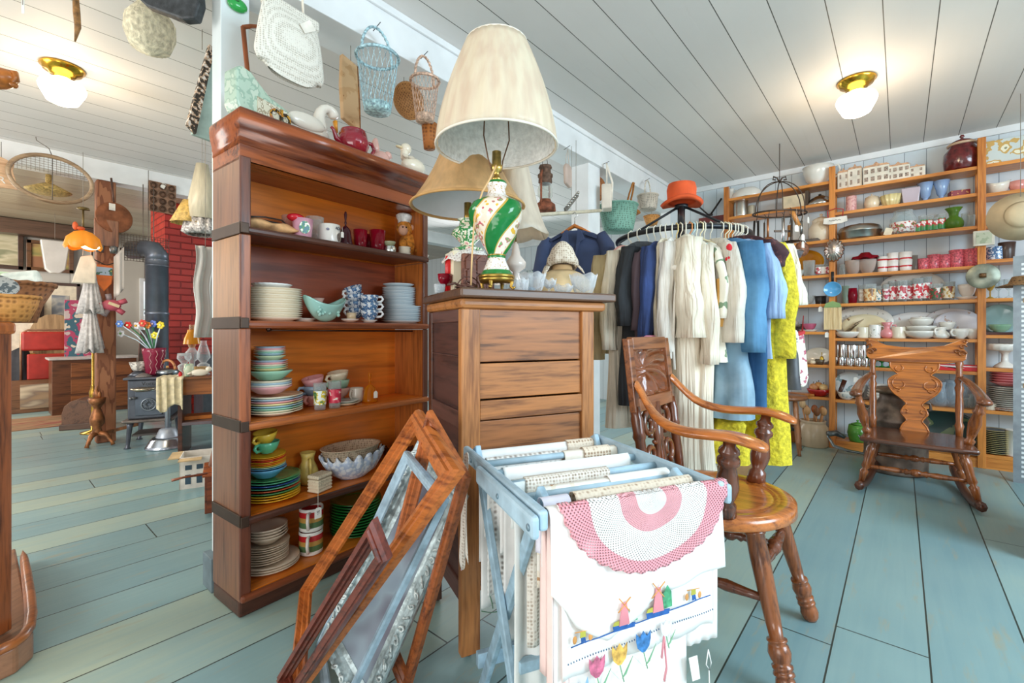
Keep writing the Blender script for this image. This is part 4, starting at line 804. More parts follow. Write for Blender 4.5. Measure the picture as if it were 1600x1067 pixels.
# tall embroidered cloth hanging inside the frame with red flowers
t = drape('basket_cloth', 'white cloth embroidered with a red flower basket hanging inside the rack', 'cloth', D[3]+.0, .02, .20, .50, .1, linen['g'], seed=13, r=.010)
m = M()
for i in range(26):
    a = random.random()*2*pi; q = random.random()*.02; m.ell((.0155, .075+q*cos(a)*.7, .37+q*1.6*sin(a)), (.002, .004, .004), 6, 4)
m.k = 1
for y in (.06, .085): m.tube([(.0155, y+.004*sin(k), .33-.012*k) for k in range(9)], .0014, 5)
m.tube([(.0165, .03+.01*k, .235-.012*sin(k*.35)) for k in range(12)], .0012, 5)
e = mk('embroidery', m, [C('#b5303a', .8, 0, .2, 80), C('#4f7a5c', .8)], t)
# embroidered towels at the front, from back to front
z5 = RH-.02
t = drape('tulip_towel', 'lowest white towel with red, yellow and blue tulips and a wavy hem', 'towel', D[5]-.0, .02, .33, .455, .3, linen['w'], wob=.004, r=.0125, seed=14, hem=lambda u: .035*(1-u)+.012*sin(u*26), belly=.015)
X = D[5]+.0145+.012
def tulip(m, y, z, s, k, j):
    m.k = k; o = [(-.5, .1), (-.4, -.25), (-.1, -.5), (.12, -.5), (.4, -.25), (.5, .1), (.5, .5), (.25, .25), (.0, .55), (-.25, .25), (-.5, .5)]
    m.prism([(y+a*s, z+b*s*1.15) for a, b in o], X, X+.0012, 'yz'); m.k = 3
    m.tube([(X, y, z-s*.5), (X, y+.3*s, z-s*1.6)], .0012, 5); m.prism([(y+.15*s, z-s*1.4), (y+.9*s, z-s*.3), (y+.45*s, z-s*1.2)], X, X+.001, 'yz'); m.prism([(y+.1*s, z-s*1.5), (y-.7*s, z-s*.6), (y-.1*s, z-s*1.3)], X, X+.001, 'yz')
m = M(); tulip(m, .105, .252, .034, 0, 0); tulip(m, .155, .262, .034, 1, 0); tulip(m, .21, .272, .034, 2, 0); tulip(m, .265, .285, .026, 4, 0); m.k = 5; m.prism([(.05, .20), (.065, .235), (.07, .205), (.085, .24), (.09, .2), (.075, .17)], X, X+.001, 'yz')
mk('embroidery', m, [C('#c56a86', .8, 0, .2, 90), C('#e0ad55', .8, 0, .2, 90), C('#3f7cb8', .8, 0, .2, 90), C('#7fb08a', .8), C('#dfe3ea', .8), C('#8fb9d6', .8)], t, loc=(.0035, 0, .125))
t = drape('windmill_towel', 'white towel embroidered with two windmills and small figures above a blue line', 'towel', D[5]+.002, .035, .395, .275, .3, linen['w'], wob=.0035, r=.015, seed=15, hem=lambda u: .02*(1-u)+.0018*sin(u*260), belly=.02)
X = D[5]+.017+.0135
def mill(m, y, z, s):
    m.k = 0; m.prism([(y-.028*s, z), (y+.028*s, z), (y+.03*s, z+.01*s), (y-.03*s, z+.013*s)], X, X+.0012, 'yz')
    m.k = 1; m.prism([(y-.014*s, z+.01*s), (y+.014*s, z+.01*s), (y+.006*s, z+.06*s), (y-.006*s, z+.06*s)], X+.0004, X+.0018, 'yz')
    m.k = 2; m.prism([(y+.014*s, z+.012*s), (y+.036*s, z+.014*s), (y+.034*s, z+.045*s), (y+.024*s, z+.06*s), (y+.012*s, z+.04*s)], X, X+.0012, 'yz')
    m.k = 3; m.prism([(y-.03*s, z+.013*s), (y-.014*s, z+.012*s), (y-.014*s, z+.022*s), (y-.026*s, z+.02*s)], X, X+.0013, 'yz')
    m.k = 4
    for a in range(4): m.tube([(X+.0016, y, z+.055*s), (X+.0016, y+.022*s*cos(a*pi/2+.7), z+.055*s+.022*s*sin(a*pi/2+.7))], .0012, 5)
def figu(m, y, z, s):
    m.k = 0; m.prism([(y-.004*s, z), (y+.001*s, z), (y+.002*s, z+.012*s), (y-.005*s, z+.012*s)], X, X+.0012, 'yz'); m.prism([(y+.003*s, z), (y+.007*s, z), (y+.004*s, z+.012*s), (y+.001*s, z+.012*s)], X, X+.0012, 'yz')
    m.k = 3; m.prism([(y-.007*s, z+.012*s), (y+.006*s, z+.012*s), (y+.005*s, z+.023*s), (y-.006*s, z+.023*s)], X, X+.0012, 'yz')
    m.k = 4; m.tube([(X, y-.018*s, z+.024*s), (X, y+.017*s, z+.022*s)], .0009, 5); m.ell((X, y-.018*s, z+.01*s), (.001, .005*s, .008*s), 8, 5); m.ell((X, y+.017*s, z+.008*s), (.001, .005*s, .008*s), 8, 5)
m = M(); m.k = 0; m.tube([(X, .05+.03*k, .372+.0022*k+.001*sin(k*2)) for k in range(12)], .0011, 5)
figu(m, .075, .374, .95); mill(m, .165, .378, .85); mill(m, .245, .384, .95); figu(m, .335, .396, .95)
mk('embroidery', m, [C('#2a5ea3', .8, 0, .1, 90), C('#d98a93', .8), C('#4c9c72', .8, 0, .2, 90), C('#b5b24a', .8), C('#d79a58', .8)], t, loc=(0, 0, .055))
m = M()
for k in range(60): m.ell((X-.001, .045+.0058*k, .312+.0016*sin(k*.2)+.0004*k), (.0012, .0014, .002), 5, 3)
mk('hem_stitching', m, C('#33587a', .7), t, loc=(0, 0, .085))
drape('plain_towel', 'plain white towel hanging at the right end of the front dowel', 'towel', D[5]-.001, .33, .415, .315, .2, linen['w'], wob=.002, r=.0135, seed=17)
t = drape('lace_pillowcase', 'white cloth with a lace edge hanging slantwise under the pink doily', 'cloth', D[5]+.005, .012, .418, .19, .1, linen['w'], wob=.004, r=.018, seed=16, hem=lambda u: .055*max(0, 1-abs(u-.30)/.22)-.08*max(0, .12-u)*6-.07*max(0, u-.5), belly=.03)
# pink doily: half circle draped over the front dowel, ringed crochet
def dm():
    m, nt, b = nmat('pink_crochet'); L = nt.links.new
    tc = node(nt, 'ShaderNodeTexCoord'); mp = node(nt, 'ShaderNodeMapping'); L(tc.outputs['Object'], mp.inputs[0]); mp.inputs['Location'].default_value = (0, -.235, -(RH-.01)*1.22); mp.inputs['Scale'].default_value = (0, 1, 1.22)
    ln = node(nt, 'ShaderNodeVectorMath', operation='LENGTH'); L(mp.outputs[0], ln.inputs[0])
    w_ = C  # ring colours
    st = [(0, '#fdf9f4'), (.035, '#f6b3ba'), (.072, '#fdf9f4'), (.138, '#f2a6b0'), (.200, '#fdfaf6')]
    sc = node(nt, 'ShaderNodeMath', operation='MULTIPLY'); L(ln.outputs['Value'], sc.inputs[0]); sc.inputs[1].default_value = 1.0
    L(ramp(nt, sc.outputs[0], st, True), b.inputs['Base Color']); b.inputs['Roughness'].default_value = .85
    sp = node(nt, 'ShaderNodeSeparateXYZ'); L(mp.outputs[0], sp.inputs[0])
    an = node(nt, 'ShaderNodeMath', operation='ARCTAN2'); L(sp.outputs[1], an.inputs[0]); L(sp.outputs[2], an.inputs[1])
    def wv(src, k):
        q = node(nt, 'ShaderNodeMath', operation='MULTIPLY'); L(src, q.inputs[0]); q.inputs[1].default_value = k
        s2 = node(nt, 'ShaderNodeMath', operation='SINE'); L(q.outputs[0], s2.inputs[0]); return s2.outputs[0]
    a = wv(ln.outputs['Value'], 800); c = wv(an.outputs[0], 110)
    mu = node(nt, 'ShaderNodeMath', operation='MULTIPLY'); L(a, mu.inputs[0]); L(c, mu.inputs[1])
    lt = node(nt, 'ShaderNodeMath', operation='LESS_THAN'); L(mu.outputs[0], lt.inputs[0]); lt.inputs[1].default_value = .5
    rm = node(nt, 'ShaderNodeMath', operation='GREATER_THAN'); L(ln.outputs['Value'], rm.inputs[0]); rm.inputs[1].default_value = .202
    mx = node(nt, 'ShaderNodeMath', operation='MAXIMUM'); L(lt.outputs[0], mx.inputs[0]); L(rm.outputs[0], mx.inputs[1])
    L(mx.outputs[0], b.inputs['Alpha']); bumpn(nt, b, mu.outputs[0], .5, .003); return m
def dfn(u, v):
    a = pi*u; rr = .215*v*(1+.012*cos(a*40)*(v > .97)); y = .235-rr*cos(a)*.95; q = rr*sin(a)*.80-.010
    r = .022
    if q < 0: return (D[5]+.004+r*.6, y, z5+r*.9)
    aa = q/r
    if aa < pi/2: return (D[5]+.004+r*sin(aa), y, z5+r*cos(aa))
    q2 = q-r*pi/2; return (D[5]+.004+r+.003*sin(u*19)*min(1, q2/.05)+.055*q2, y, z5-q2)
S('pink_doily', 'round pink and white crochet doily draped over the front of the rack', 'doily', M().grid(dfn, 96, 30), dm(), tuple(Q0), ra, 'linens on the drying rack', sol=.0015)
tg = T('price_tag', 'white paper tag on a pink ribbon hanging before the windmill towel', 'tag', tuple(Q0+E1*(D[5]+.06)+E2*.235), ra+pi/2)
mk('ribbon', M().tube([(0, 0, .42), (.004, -.002, .36), (0, 0, .335)], .003, 6, flat=.3).tube([(0, 0, .42), (-.006, 0, .38)], .003, 6, flat=.3), C('#e59aa5', .6), tg); mk('card', M().prism([(-.018, -.052), (.018, -.052), (.018, -.012), (.009, 0), (-.009, 0), (-.018, -.012)], -.0006, .0006), C('#ece6df', .8), tg, loc=(0, 0, .335))
S('hanging_thread', 'white string loop with a tag hanging from the right of the towels', 'string', M().tube([(0, 0, .33), (.008, 0, .30), (.004, 0, .285), (-.006, 0, .30), (0, 0, .33)], .0012, 5).tube([(.002, 0, .285), (.004, 0, .23)], .0012, 5), C('#eeeeea'), Q0+E1*(D[5]+.02)+E2*.385, ra+pi/2)
S('paper_slip', 'white paper slip hanging below the right of the windmill towel', 'tag', M().prism([(-.012, 0), (.01, .0), (.018, -.05), (-.002, -.05)], -.0005, .0005), C('#efece4', .8), Q0+E1*(D[5]+.03)+E2*.335+Vector((0, 0, .335)), ra+pi/2)
S('pink_ribbon', 'pink ribbon trailing from the left leg of the drying rack', 'ribbon', M().tube([(0, 0, .52), (-.006, 0, .46), (.004, 0, .40), (-.008, 0, .36)], [.006, .005, .006, .004], 6, flat=.25), C('#e3b9bd', .6), Q0+E1*.02+E2*-.02, ra+pi/2)
S('lace_scrap', 'strip of cream lace and white cloth hanging outside the left rail', 'cloth', M().grid(lambda u, v: (.02+.07*u, .004*sin(u*9+v*4), RH-.02-.26*v-.03*sin(u*6)), 14, 24), lace, Q0+E2*-.03, ra, sol=.0012)
m = M()
for i, (y0_, dz) in enumerate(((0, 0), (.012, .03))): pass
text('NCRS', .02, C('#3a4852', .7), dr, (-.015+.0, -.0115, .60), (pi/2, pi/2, 0), ext=.0002)
# ---- oak armchair, faces local -y ----
CH = W(1.57, .695); ca_ = math.atan2(-1, .012)+pi/2
wc = wood('#bf6d2e', '#85431a', 'y', 1.3, .22, 1.2, .5); wcz = wood('#8e4f26', '#54290f', 'z', 1.2, .25, 1.2, .4); wcd = wood('#6d3a22', '#3c1d10', 'z', 1, .2, 1, .5); wcx = wood('#8f5530', '#5c2f18', 'x', 1.2, .3, 2.5, .3)
t = T('carved_armchair', 'polished oak armchair with carved back panel and round seat beside the drying rack', 'armchair', tuple(CH), ca_)
SH = .455
def seatp(u, v):
    a = 2*pi*u; r = v
    return (0, 0, 0)
m = M().lathe([(0, SH-.008), (.15, SH-.007), (.172, SH-.003), (.178, SH-.006), (.184, SH), (.19, SH-.003), (.196, SH), (.225, SH), (.238, SH-.006), (.24, SH-.035), (.225, SH-.045), (0, SH-.045)], n=64, fn=None)
for i, v in enumerate(m.v):
    v.x *= 1.07; v.y *= 1.03 
    if v.y > .0: v.x *= 1-.12*v.y/.24
mk('seat', m, wc, t)
LEG = [(0, .012), (.03, .014), (.035, .026), (.05, .03), (.06, .026), (.2, .027), (.4, .0245), (.55, .0215), (.66, .018), (.665, .026), (.675, .027), (.685, .022), (.70, .026), (.74, .030), (.78, .026), (.80, .02), (.81, .027), (.825, .027), (.835, .022), (.845, .026), (.86, .028), (.87, .02), (.885, .024), (.93, .028), (.97, .024), (1, .015)]
feet = [(-.225, -.26), (.225, -.26), (-.20, .22), (.20, .22)]; tops = [(-.15, -.155), (.15, -.155), (-.14, .15), (.14, .15)]
for (fx, fy), (tx, ty) in zip(feet, tops):
    mk('leg', M().turn((tx, ty, SH-.03), (fx, fy, 0), LEG, 18), wcz, t)
def lp_(k, f): a = Vector((*tops[k], SH-.03)); b = Vector((*feet[k], 0)); return a.lerp(b, f)
STR = [(0, .010), (.15, .013), (.3, .018), (.38, .013), (.4, .02), (.44, .013), (.47, .022), (.5, .024), (.53, .022), (.56, .013), (.6, .02), (.62, .013), (.7, .018), (.85, .013), (1, .01)]
for a, b, f in ((0, 1, .26), (0, 2, .45), (1, 3, .42), (2, 3, .4)):
    mk('stretcher', M().turn(lp_(a, f), lp_(b, f), STR, 14), wcd, t)
# back: two side posts, framed carved panel, scrolled splat
def bk(z): return .165+(z-SH)*.12
m = M()
for x in (-.185, .150):
    m.add([(x+dx*.035, bk(z)+dy*.025, z) for z in (.72, .975) for dx, dy in ((0, 0), (1, 0), (1, 1), (0, 1))], [(3, 2, 1, 0), (4, 5, 6, 7), (0, 1, 5, 4), (1, 2, 6, 5), (2, 3, 7, 6), (3, 0, 4, 7)], False)
for z0, z1 in ((.935, .98), (.72, .765)):
    m.add([(x, bk(z)+dy*.025, z) for z in (z0, z1) for x, dy in ((-.15, 0), (.15, 0), (.15, 1), (-.15, 1))], [(3, 2, 1, 0), (4, 5, 6, 7), (0, 1, 5, 4), (1, 2, 6, 5), (2, 3, 7, 6), (3, 0, 4, 7)], False)
mk('back_frame', m, wcx, t, bev=.004)
# carving: flowing relief swirling out of a mask
def car(u, v):
    x = -.15+.30*u; z = .765+.17*v; cx, cz = -.085, .5
    dx = (u-.25); dz = (v-.55); a = math.atan2(dz, dx); r = (dx*dx+dz*dz)**.5
    h = .009*sin(a*9+r*7)*min(1, r*4)*(1 if u > .25 else .5)
    h += .014*math.exp(-((u-.2)**2/.006+(v-.55)**2/.02)) - .005*math.exp(-((u-.17)**2/.0006+(v-.62)**2/.001)) - .005*math.exp(-((u-.26)**2/.0006+(v-.62)**2/.001))+.008*math.exp(-((u-.215)**2/.0006+(v-.54)**2/.003))-.004*math.exp(-((u-.215)**2/.002+(v-.42)**2/.0006))
    e = min(1, min(u, 1-u, v, 1-v)*12)
    return (x, bk(z)+.014-h*e, z)
mk('carved_panel', M().grid(car, 90, 64), wood('#7d4220', '#4a220e', 'x', .8, .2, 1, .6), t, sol=.004)
m = M()
for s_ in (-1, 1):
    def sc_(cx, cz, r, a0, a1, n=18, rt=.012):
        pts = []
        for i in range(n+1):
            a = a0+(a1-a0)*i/n; q = r*(1-.62*i/n); z = cz+q*sin(a); pts.append((s_*(cx+q*cos(a)), bk(z)+.012, z))
        m.tube(pts, [rt*(1-.3*i/n) for i in range(n+1)], 9)
    sc_(.075, .665, .045, 1.4, -4.2); sc_(.075, .555, .045, -1.4, 4.2); sc_(.035, .61, .035, .2, 5.6, rt=.010)
    m.tube([(s_*.015, bk(.73)+.012, .73), (s_*.03, bk(.65)+.012, .65), (s_*.012, bk(.6)+.012, .6), (s_*.03, bk(.53)+.012, .53), (s_*.02, bk(.45)+.012, .45)], .013, 9)
m.tube([(0, bk(.73)+.012, .74), (0, bk(.6)+.012, .6), (0, bk(.45)+.012, .45)], [.02, .012, .022], 10)
mk('scrolled_splat', m, wood('#7a3f20', '#44200f', 'z', 1, .2, 1, .6), t)
for s_ in (-1, 1):
    mk('back_post', M().turn((s_*.168, bk(.74)+.012, .74), (s_*.155, .17, SH-.01), [(0, .017), (.1, .018), (.15, .022), (.3, .02), (.35, .024), (.4, .018), (.7, .02), (1, .018)], 12), wcd, t)
    ps = [(.165, .205, .815, .02), (.178, .175, .78, .024), (.205, .13, .725, .030), (.235, .07, .70, .031), (.255, 0, .694, .031), (.265, -.06, .70, .036), (.262, -.12, .704, .044), (.252, -.165, .694, .046), (.246, -.20, .682, .038), (.244, -.215, .677, .020)]
    m = M(); vs = []; n = 12
    for i, (x, y, z, r) in enumerate(ps):
        for k in range(n):
            a = 2*pi*k/n; vs.append((s_*(x+r*cos(a)), y, z+(.016 if i < len(ps)-1 else .01)*sin(a)))
    fs = [(i*n+k, i*n+(k+1) % n, (i+1)*n+(k+1) % n, (i+1)*n+k) for i in range(len(ps)-1) for k in range(n)]+[tuple(range(n)), tuple((len(ps)-1)*n+k for k in range(n))]
    m.add(vs, fs); mk('armrest', m, wc, t, sub=1)
    mk('arm_support', M().turn((s_*.248, -.115, .69), (s_*.20, -.09, SH-.006), [(0, .016), (.08, .018), (.12, .028), (.16, .03), (.2, .022), (.24, .031), (.29, .032), (.34, .022), (.45, .028), (.6, .034), (.7, .03), (.8, .02), (.84, .029), (.9, .03), (1, .033)], 18), wcd, t)
# ---- pressed-back rocking chair, faces local -x built as facing -y then turned ----
rc = Vector((3.86, -.07, 0))
t = T('rocking_chair', 'carved oak rocking chair with pierced splat and horned crest facing the room', 'rocking chair', tuple(rc), -pi/2)
wr = wood('#b9691f', '#7f3f10', 'x', 1.1, .25, 2, .5); wrz = wood('#8f4f22', '#5a2b10', 'z', 1, .25, 1, .4)
for s_ in (-1, 1):
    pts = [(s_*(.265 if i < 1 else .265-.005*i), -.33+.72*i/14, .008+.012+.16*((i-5.5)/14)**2*1.2) for i in range(15)]
    mk('rocker', M().tube(pts, [.024]+[.022]*13+[.018], 8, flat=1.2), wood('#5c3322', '#3a1d12', 'y', 1, .3), t)
TS = .335
seat = [(-.27, -.235), (-.2, -.25), (0, -.262), (.2, -.25), (.27, -.235), (.262, -.1), (.235, .2), (.2, .235), (-.2, .235), (-.235, .2), (-.262, -.1)]
mk('seat', M().prism(seat, TS-.03, TS, 'xy'), wood('#5a3322', '#351a10', 'x', 1, .15, 1, .6), t, bev=.012)
L2 = [(0, .014), (.05, .02), (.1, .026), (.14, .018), (.18, .026), (.3, .024), (.5, .02), (.62, .024), (.68, .014), (.72, .024), (.8, .02), (1, .015)]
for x, y, fx, fy in ((-.2, -.19, -.262, -.225), (.2, -.19, .262, -.225), (-.18, .16, -.235, .15), (.18, .16, .235, .15)):
    mk('leg', M().turn((x, y, TS-.02), (fx, fy, .045), L2, 14), wrz, t)
mk('stretcher', M().turn((-.235, -.21, .15), (.235, -.21, .15), STR, 12), wcz, t); mk('stretcher', M().turn((-.215, .155, .16), (.215, .155, .16), STR, 12), wcz, t)
def rb_(z): return .20+(z-TS)*.26
for s_ in (-1, 1):
    mk('back_post', M().turn((s_*.215, rb_(TS), TS-.02), (s_*.225, rb_(.88), .88), [(0, .016), (.1, .019), (.14, .024), (.18, .017), (.35, .021), (.5, .018), (.56, .024), (.6, .017), (.64, .024), (.68, .018), (.8, .016), (.84, .023), (.88, .015), (1, .014)], 14), wrz, t)
    ps = [(.225, .30, .70, .018), (.25, .22, .685, .02), (.275, .12, .655, .022), (.285, .0, .63, .024), (.29, -.10, .615, .026), (.29, -.17, .605, .028), (.29, -.20, .60, .02)]
    m = M(); vs = []; n = 10
    for x, y, z, r in ps:
        for k in range(n): a = 2*pi*k/n; vs.append((s_*(x+r*1.25*cos(a)), y, z+r*.7*sin(a)))
    m.add(vs, [(i*n+k, i*n+(k+1) % n, (i+1)*n+(k+1) % n, (i+1)*n+k) for i in range(len(ps)-1) for k in range(n)]+[tuple(range(n)), tuple((len(ps)-1)*n+k for k in range(n))]); m.ell((s_*.29, -.195, .60), (.036, .03, .022)); mk('armrest', m, wood('#7b4526', '#4a2411', 'y', 1, .2, 1, .6), t, sub=1)
    mk('arm_support', M().turn((s_*.285, -.12, .60), (s_*.235, -.05, TS-.01), [(0, .014), (.1, .018), (.2, .02), (.24, .028), (.3, .02), (.5, .03), (.7, .024), (.85, .016), (.88, .026), (1, .02)], 14), wrz, t)
sp_ = [(.12, .30+TS-.335), (.10, .34), (.055, .39), (.065, .43), (.09, .47), (.105, .52), (.065, .555), (.06, .575), (.10, .60), (.135, .65), (.13, .70), (.10, .725), (.075, .745), (.09, .765), (.12, .775), (.12, .80)]
sp_ = [(.075, TS-.005), (.06, .37), (.04, .40), (.052, .425), (.068, .45), (.055, .485), (.04, .51), (.065, .54), (.105, .575), (.13, .615), (.135, .66), (.108, .69), (.085, .705), (.108, .73), (.125, .76), (.125, .82)]
def crm(p, k=4):
    q = [p[0]]+p+[p[-1]]; o = []
    for i in range(1, len(q)-2):
        for j in range(k): u = j/k; o.append(tuple(.5*(2*q[i][c]+(q[i+1][c]-q[i-1][c])*u+(2*q[i-1][c]-5*q[i][c]+4*q[i+1][c]-q[i+2][c])*u*u+(3*q[i][c]-q[i-1][c]-3*q[i+1][c]+q[i+2][c])*u**3) for c in (0, 1)))
    return o+[p[-1]]
sp_ = crm(sp_)
out = [(x, z) for x, z in sp_]+[(-x, z) for x, z in reversed(sp_)]
m = M(); n0 = len(m.v); vs = [(x, rb_(z)-.002, z) for x, z in out]+[(x, rb_(z)+.016, z) for x, z in out]; k = len(out); h = len(sp_)
fs = []
for i in range(h-1):
    a, b, c, d = i, i+1, k-2-i, k-1-i
    fs += [(a, b, c, d), (a+k, d+k, c+k, b+k), (a, a+k, b+k, b), (c, c+k, d+k, d)]
m.add(vs, fs, False); splat = mk('carved_splat', m, wr, t, bev=.004)
m = M()
for s_ in (-1, 1):
    for cx, cz, r, a0, a1 in ((.083, .745, .028, 2.2, 7.5), (.075, .64, .045, 1.2, -4.6), (.045, .46, .022, -1, 4.5), (.085, .60, .02, 0, 5)):
        m.tube([(s_*(cx+r*(1-.6*i/16)*cos(a0+(a1-a0)*i/16)), rb_(cz+r*sin(a0+(a1-a0)*i/16))-.004, cz+r*(1-.6*i/16)*sin(a0+(a1-a0)*i/16)) for i in range(17)], .005, 7)
    m.tube([(s_*x, rb_(z)-.003, z) for x, z in sp_[1:]], .005, 7)
mk('relief_scrolls', m, wr, splat)
cr_ = [(-.255, .82), (-.235, .80), (-.15, .785), (.15, .785), (.235, .80), (.255, .82), (.262, .865), (.24, .89), (.262, .925), (.268, .95), (.235, .945), (.20, .93), (.15, .905), (.07, .893), (0, .889), (-.07, .893), (-.15, .905), (-.20, .93), (-.235, .945), (-.268, .95), (-.262, .925), (-.24, .89), (-.262, .865)]
m = M(); vs = [(x, rb_(z)-.006+.25*x*x*-1, z) for x, z in cr_]+[(x, rb_(z)+.018-.25*x*x, z) for x, z in cr_]; k = len(cr_)
m.add(vs, [tuple(range(k)), tuple(range(2*k-1, k-1, -1))]+[(i, i+k, (i+1) % k+k, (i+1) % k) for i in range(k)], False); cre = mk('crest_rail', m, wr, t, bev=.004)
for s_ in (-1, 1):
    m = M()
    for cx, cz, r in ((.235, .855, .022), (.24, .90, .018), (.252, .935, .012), (.212, .87, .014)):
        m.tube([(s_*(cx+r*(1-.7*i/12)*cos(i*.5)), rb_(cz)-.028, cz+r*(1-.7*i/12)*sin(i*.5)) for i in range(13)], .005, 7)
    mk('leaf_carving', m, wood('#96551f', '#5e2e10', 'x', 2, .3), cre)
# ---- round clothes rack ----
RCd, RCr, RR, RZ_ = 2.42, .90, .33, 1.485
RC = W(RCd, RCr); blk = C('#25272b', .4, .3)
t = T('clothes_rack', 'black round clothes rack crowded with vintage garments, orange hat on its top', 'clothes rack', tuple(RC), 0)
mk('pole', M().tube([(0, 0, .06), (0, 0, 1.655)], .019, 12).lathe([(0, 1.655), (.035, 1.655), (.035, 1.672), (0, 1.675)], n=16), blk, t)
mk('ring', M().tube([(RR*cos(a*pi/24), RR*sin(a*pi/24), RZ_) for a in range(48)], .0125, 10, True), blk, t)
for k in range(4):
    a = k*pi/2+.35; mk('arm', M().tube([(.02*cos(a), .02*sin(a), 1.66), (RR*cos(a), RR*sin(a), RZ_+.005)], .011, 8, flat=.6), blk, t)
for k in range(4):
    a = k*pi/2+.6; mk('foot', M().tube([(0, 0, .09), (.34*cos(a), .34*sin(a), .025)], .014, 8), blk, t)
def phi_dir(phi):
    p = radians(phi); return (W(-sin(p), -cos(p))-W(0, 0)).normalized()
def garment(phi, label, cat, zt, zb, b, mat, a=.19, sleeve=None, flare=1.3, fold=.12, seed=0, name='garment', hook='#e8e2cf', ro=0, parts=None, neck=.04, group='garments on the round rack', smat=None, hang=1, rsh=0):
    u = phi_dir(phi); P = RC+u*(RR+rsh); ang = math.atan2(u.y, u.x)
    t = T(name, label, cat, (P.x, P.y, 0), ang, group)
    def fn(uu, v):
        th = 2*pi*uu; s = v
        if s < .1: A = neck+(a-neck)*(s/.1)**.8; B = .012+(b*.75-.012)*(s/.1); z = zt-.055*(s/.1)**1.6
        else:
            q = (s-.1)/.9; A = a*(1-.06*sin(pi*min(1, q*2.2)))*(1+(flare-1)*q**1.2*.35); B = b*(.75+.25*q+(flare-1)*q*.8); z = zt-.055-(zt-.055-zb)*q
        w = 1+fold*min(1, s*2)*sin(7*th+seed+2.5*s)+fold*.6*min(1, s*2)*sin(13*th+seed*3-3*s)
        cx = cos(th); sx = sin(th)
        return (A*abs(cx)**.8*(1 if cx > 0 else -1)*(1+.04*sin(5*th+seed)), B*w*abs(sx)**.8*(1 if sx > 0 else -1)+.006*sin(9*s+seed), z)
    mk('body', M().grid(fn, 64, 36), mat, t)
    if sleeve:
        L, r0, r1 = sleeve
        pts = []; rs = []
        for i in range(12):
            f = i/11; pts.append((a-.03+.045*sin(min(1, f*1.6)*pi/2)+.006*sin(f*7+seed), .006*sin(f*5+seed), zt-.045-L*f)); rs.append((r0+(r1-r0)*f)*(1+.06*sin(f*17+seed)))
        m = M(); n = 20; vs = []
        for i, (p, r) in enumerate(zip(pts, rs)):
            for k in range(n):
                th = 2*pi*k/n; w = 1+.08*sin(5*th+seed+i*.5); vs.append((p[0]+r*1.15*cos(th)*w, p[1]+r*.9*sin(th)*w, p[2]))
        m.add(vs, [(i*n+k, i*n+(k+1) % n, (i+1)*n+(k+1) % n, (i+1)*n+k) for i in range(11) for k in range(n)]+[tuple(range(n)), tuple(11*n+k for k in range(n))])
        mk('sleeve', m, smat or mat, t)
    if hang:
        h = T('clothes_hanger', 'hanger carrying the %s' % ' '.join(label.split(' on the ')[0].split(' hanging')[0].split()[:12]), 'hanger', (P.x, P.y, 0), ang, 'hangers on the round rack')
        mk('hook', M().tube([(0, 0, zt-.01), (0, 0, RZ_-.035), (.018-rsh, 0, RZ_-.02), (.018-rsh, 0, RZ_+.008), (0-rsh, 0, RZ_+.021), (-.018-rsh, 0, RZ_+.004)], .0028, 6), C(hook, .4), h)
        mk('hanger_bar', M().tube([(-a*.8, 0, zt-.05), (0, 0, zt-.008), (a*.8, 0, zt-.05)], .005, 6, flat=.5), C(hook, .4), h)
    return t
def pleat(c, var=.08, sc=26, c2=None, den=0):          # hanging cloth: vertical folds in the relief
    m, nt, b = nmat('hanging_cloth'); n = node(nt, 'ShaderNodeTexNoise'); n.inputs['Scale'].default_value = sc; n.inputs['Detail'].default_value = 3; n.inputs['Distortion'].default_value = .4
    nt.links.new(ocoord(nt, (1, 1, .06)), n.inputs['Vector']); n2 = node(nt, 'ShaderNodeTexNoise'); n2.inputs['Scale'].default_value = 7 if not den else 5; n2.inputs['Detail'].default_value = 5; nt.links.new(ocoord(nt), n2.inputs['Vector'])
    nt.links.new(ramp(nt, n2.outputs[0], [(.38, sh(c, 1-var)), (.62, c2 or sh(c, 1+var))]), b.inputs['Base Color']); b.inputs['Roughness'].default_value = .85; bumpn(nt, b, n.outputs[0], 1.0, .035 if not den else .018); return m
iv = pleat('#eadfca', .04); wv_ = pleat('#efeae0', .04); be = pleat('#cdb98e', .08); blkc = pleat('#303236', .14, 12)
denim = pleat('#356c98', .1, 9, '#5f93b9', 1); ldenim = pleat('#86a8bf', .1, 9, '#a9c5d5', 1); ddenim = pleat('#1f4f7c', .1, 12, '#356894', 1)
Z = lambda y, d=1.95: 1-(y-518)*d/711
garment(24, 'beige belted coat with a pink scarf at the left end of the round rack', 'coat', 1.41, Z(553, 2.15), .055, be, sleeve=(.50, .05, .04), seed=1)
t = garment(20, 'pink scarf folded over a hanger beside the beige coat on the round rack', 'scarf', 1.435, 1.36, .03, cloth('#dfa49a'), a=.10, seed=4, fold=.05, flare=1, hang=0)
garment(34, 'long cream dress with hanging sleeves next to the beige coat on the round rack', 'dress', 1.42, Z(682), .045, iv, sleeve=(.46, .045, .035), seed=2)
garment(43, 'charcoal black overcoat between the cream dress and navy jacket on the round rack', 'coat', 1.43, Z(640), .05, blkc, sleeve=(.36, .042, .04), seed=3)
garment(49, 'dark plum jacket squeezed beside the charcoal overcoat on the round rack', 'jacket', 1.40, Z(530), .028, cloth('#5b4b52'), sleeve=(.35, .026, .022), seed=5)
t = garment(54, 'navy blue jacket with a pink lined cuff on the round rack', 'jacket', 1.42, Z(515), .034, pleat('#33477a', .1, 14), sleeve=(.40, .036, .034), seed=6)
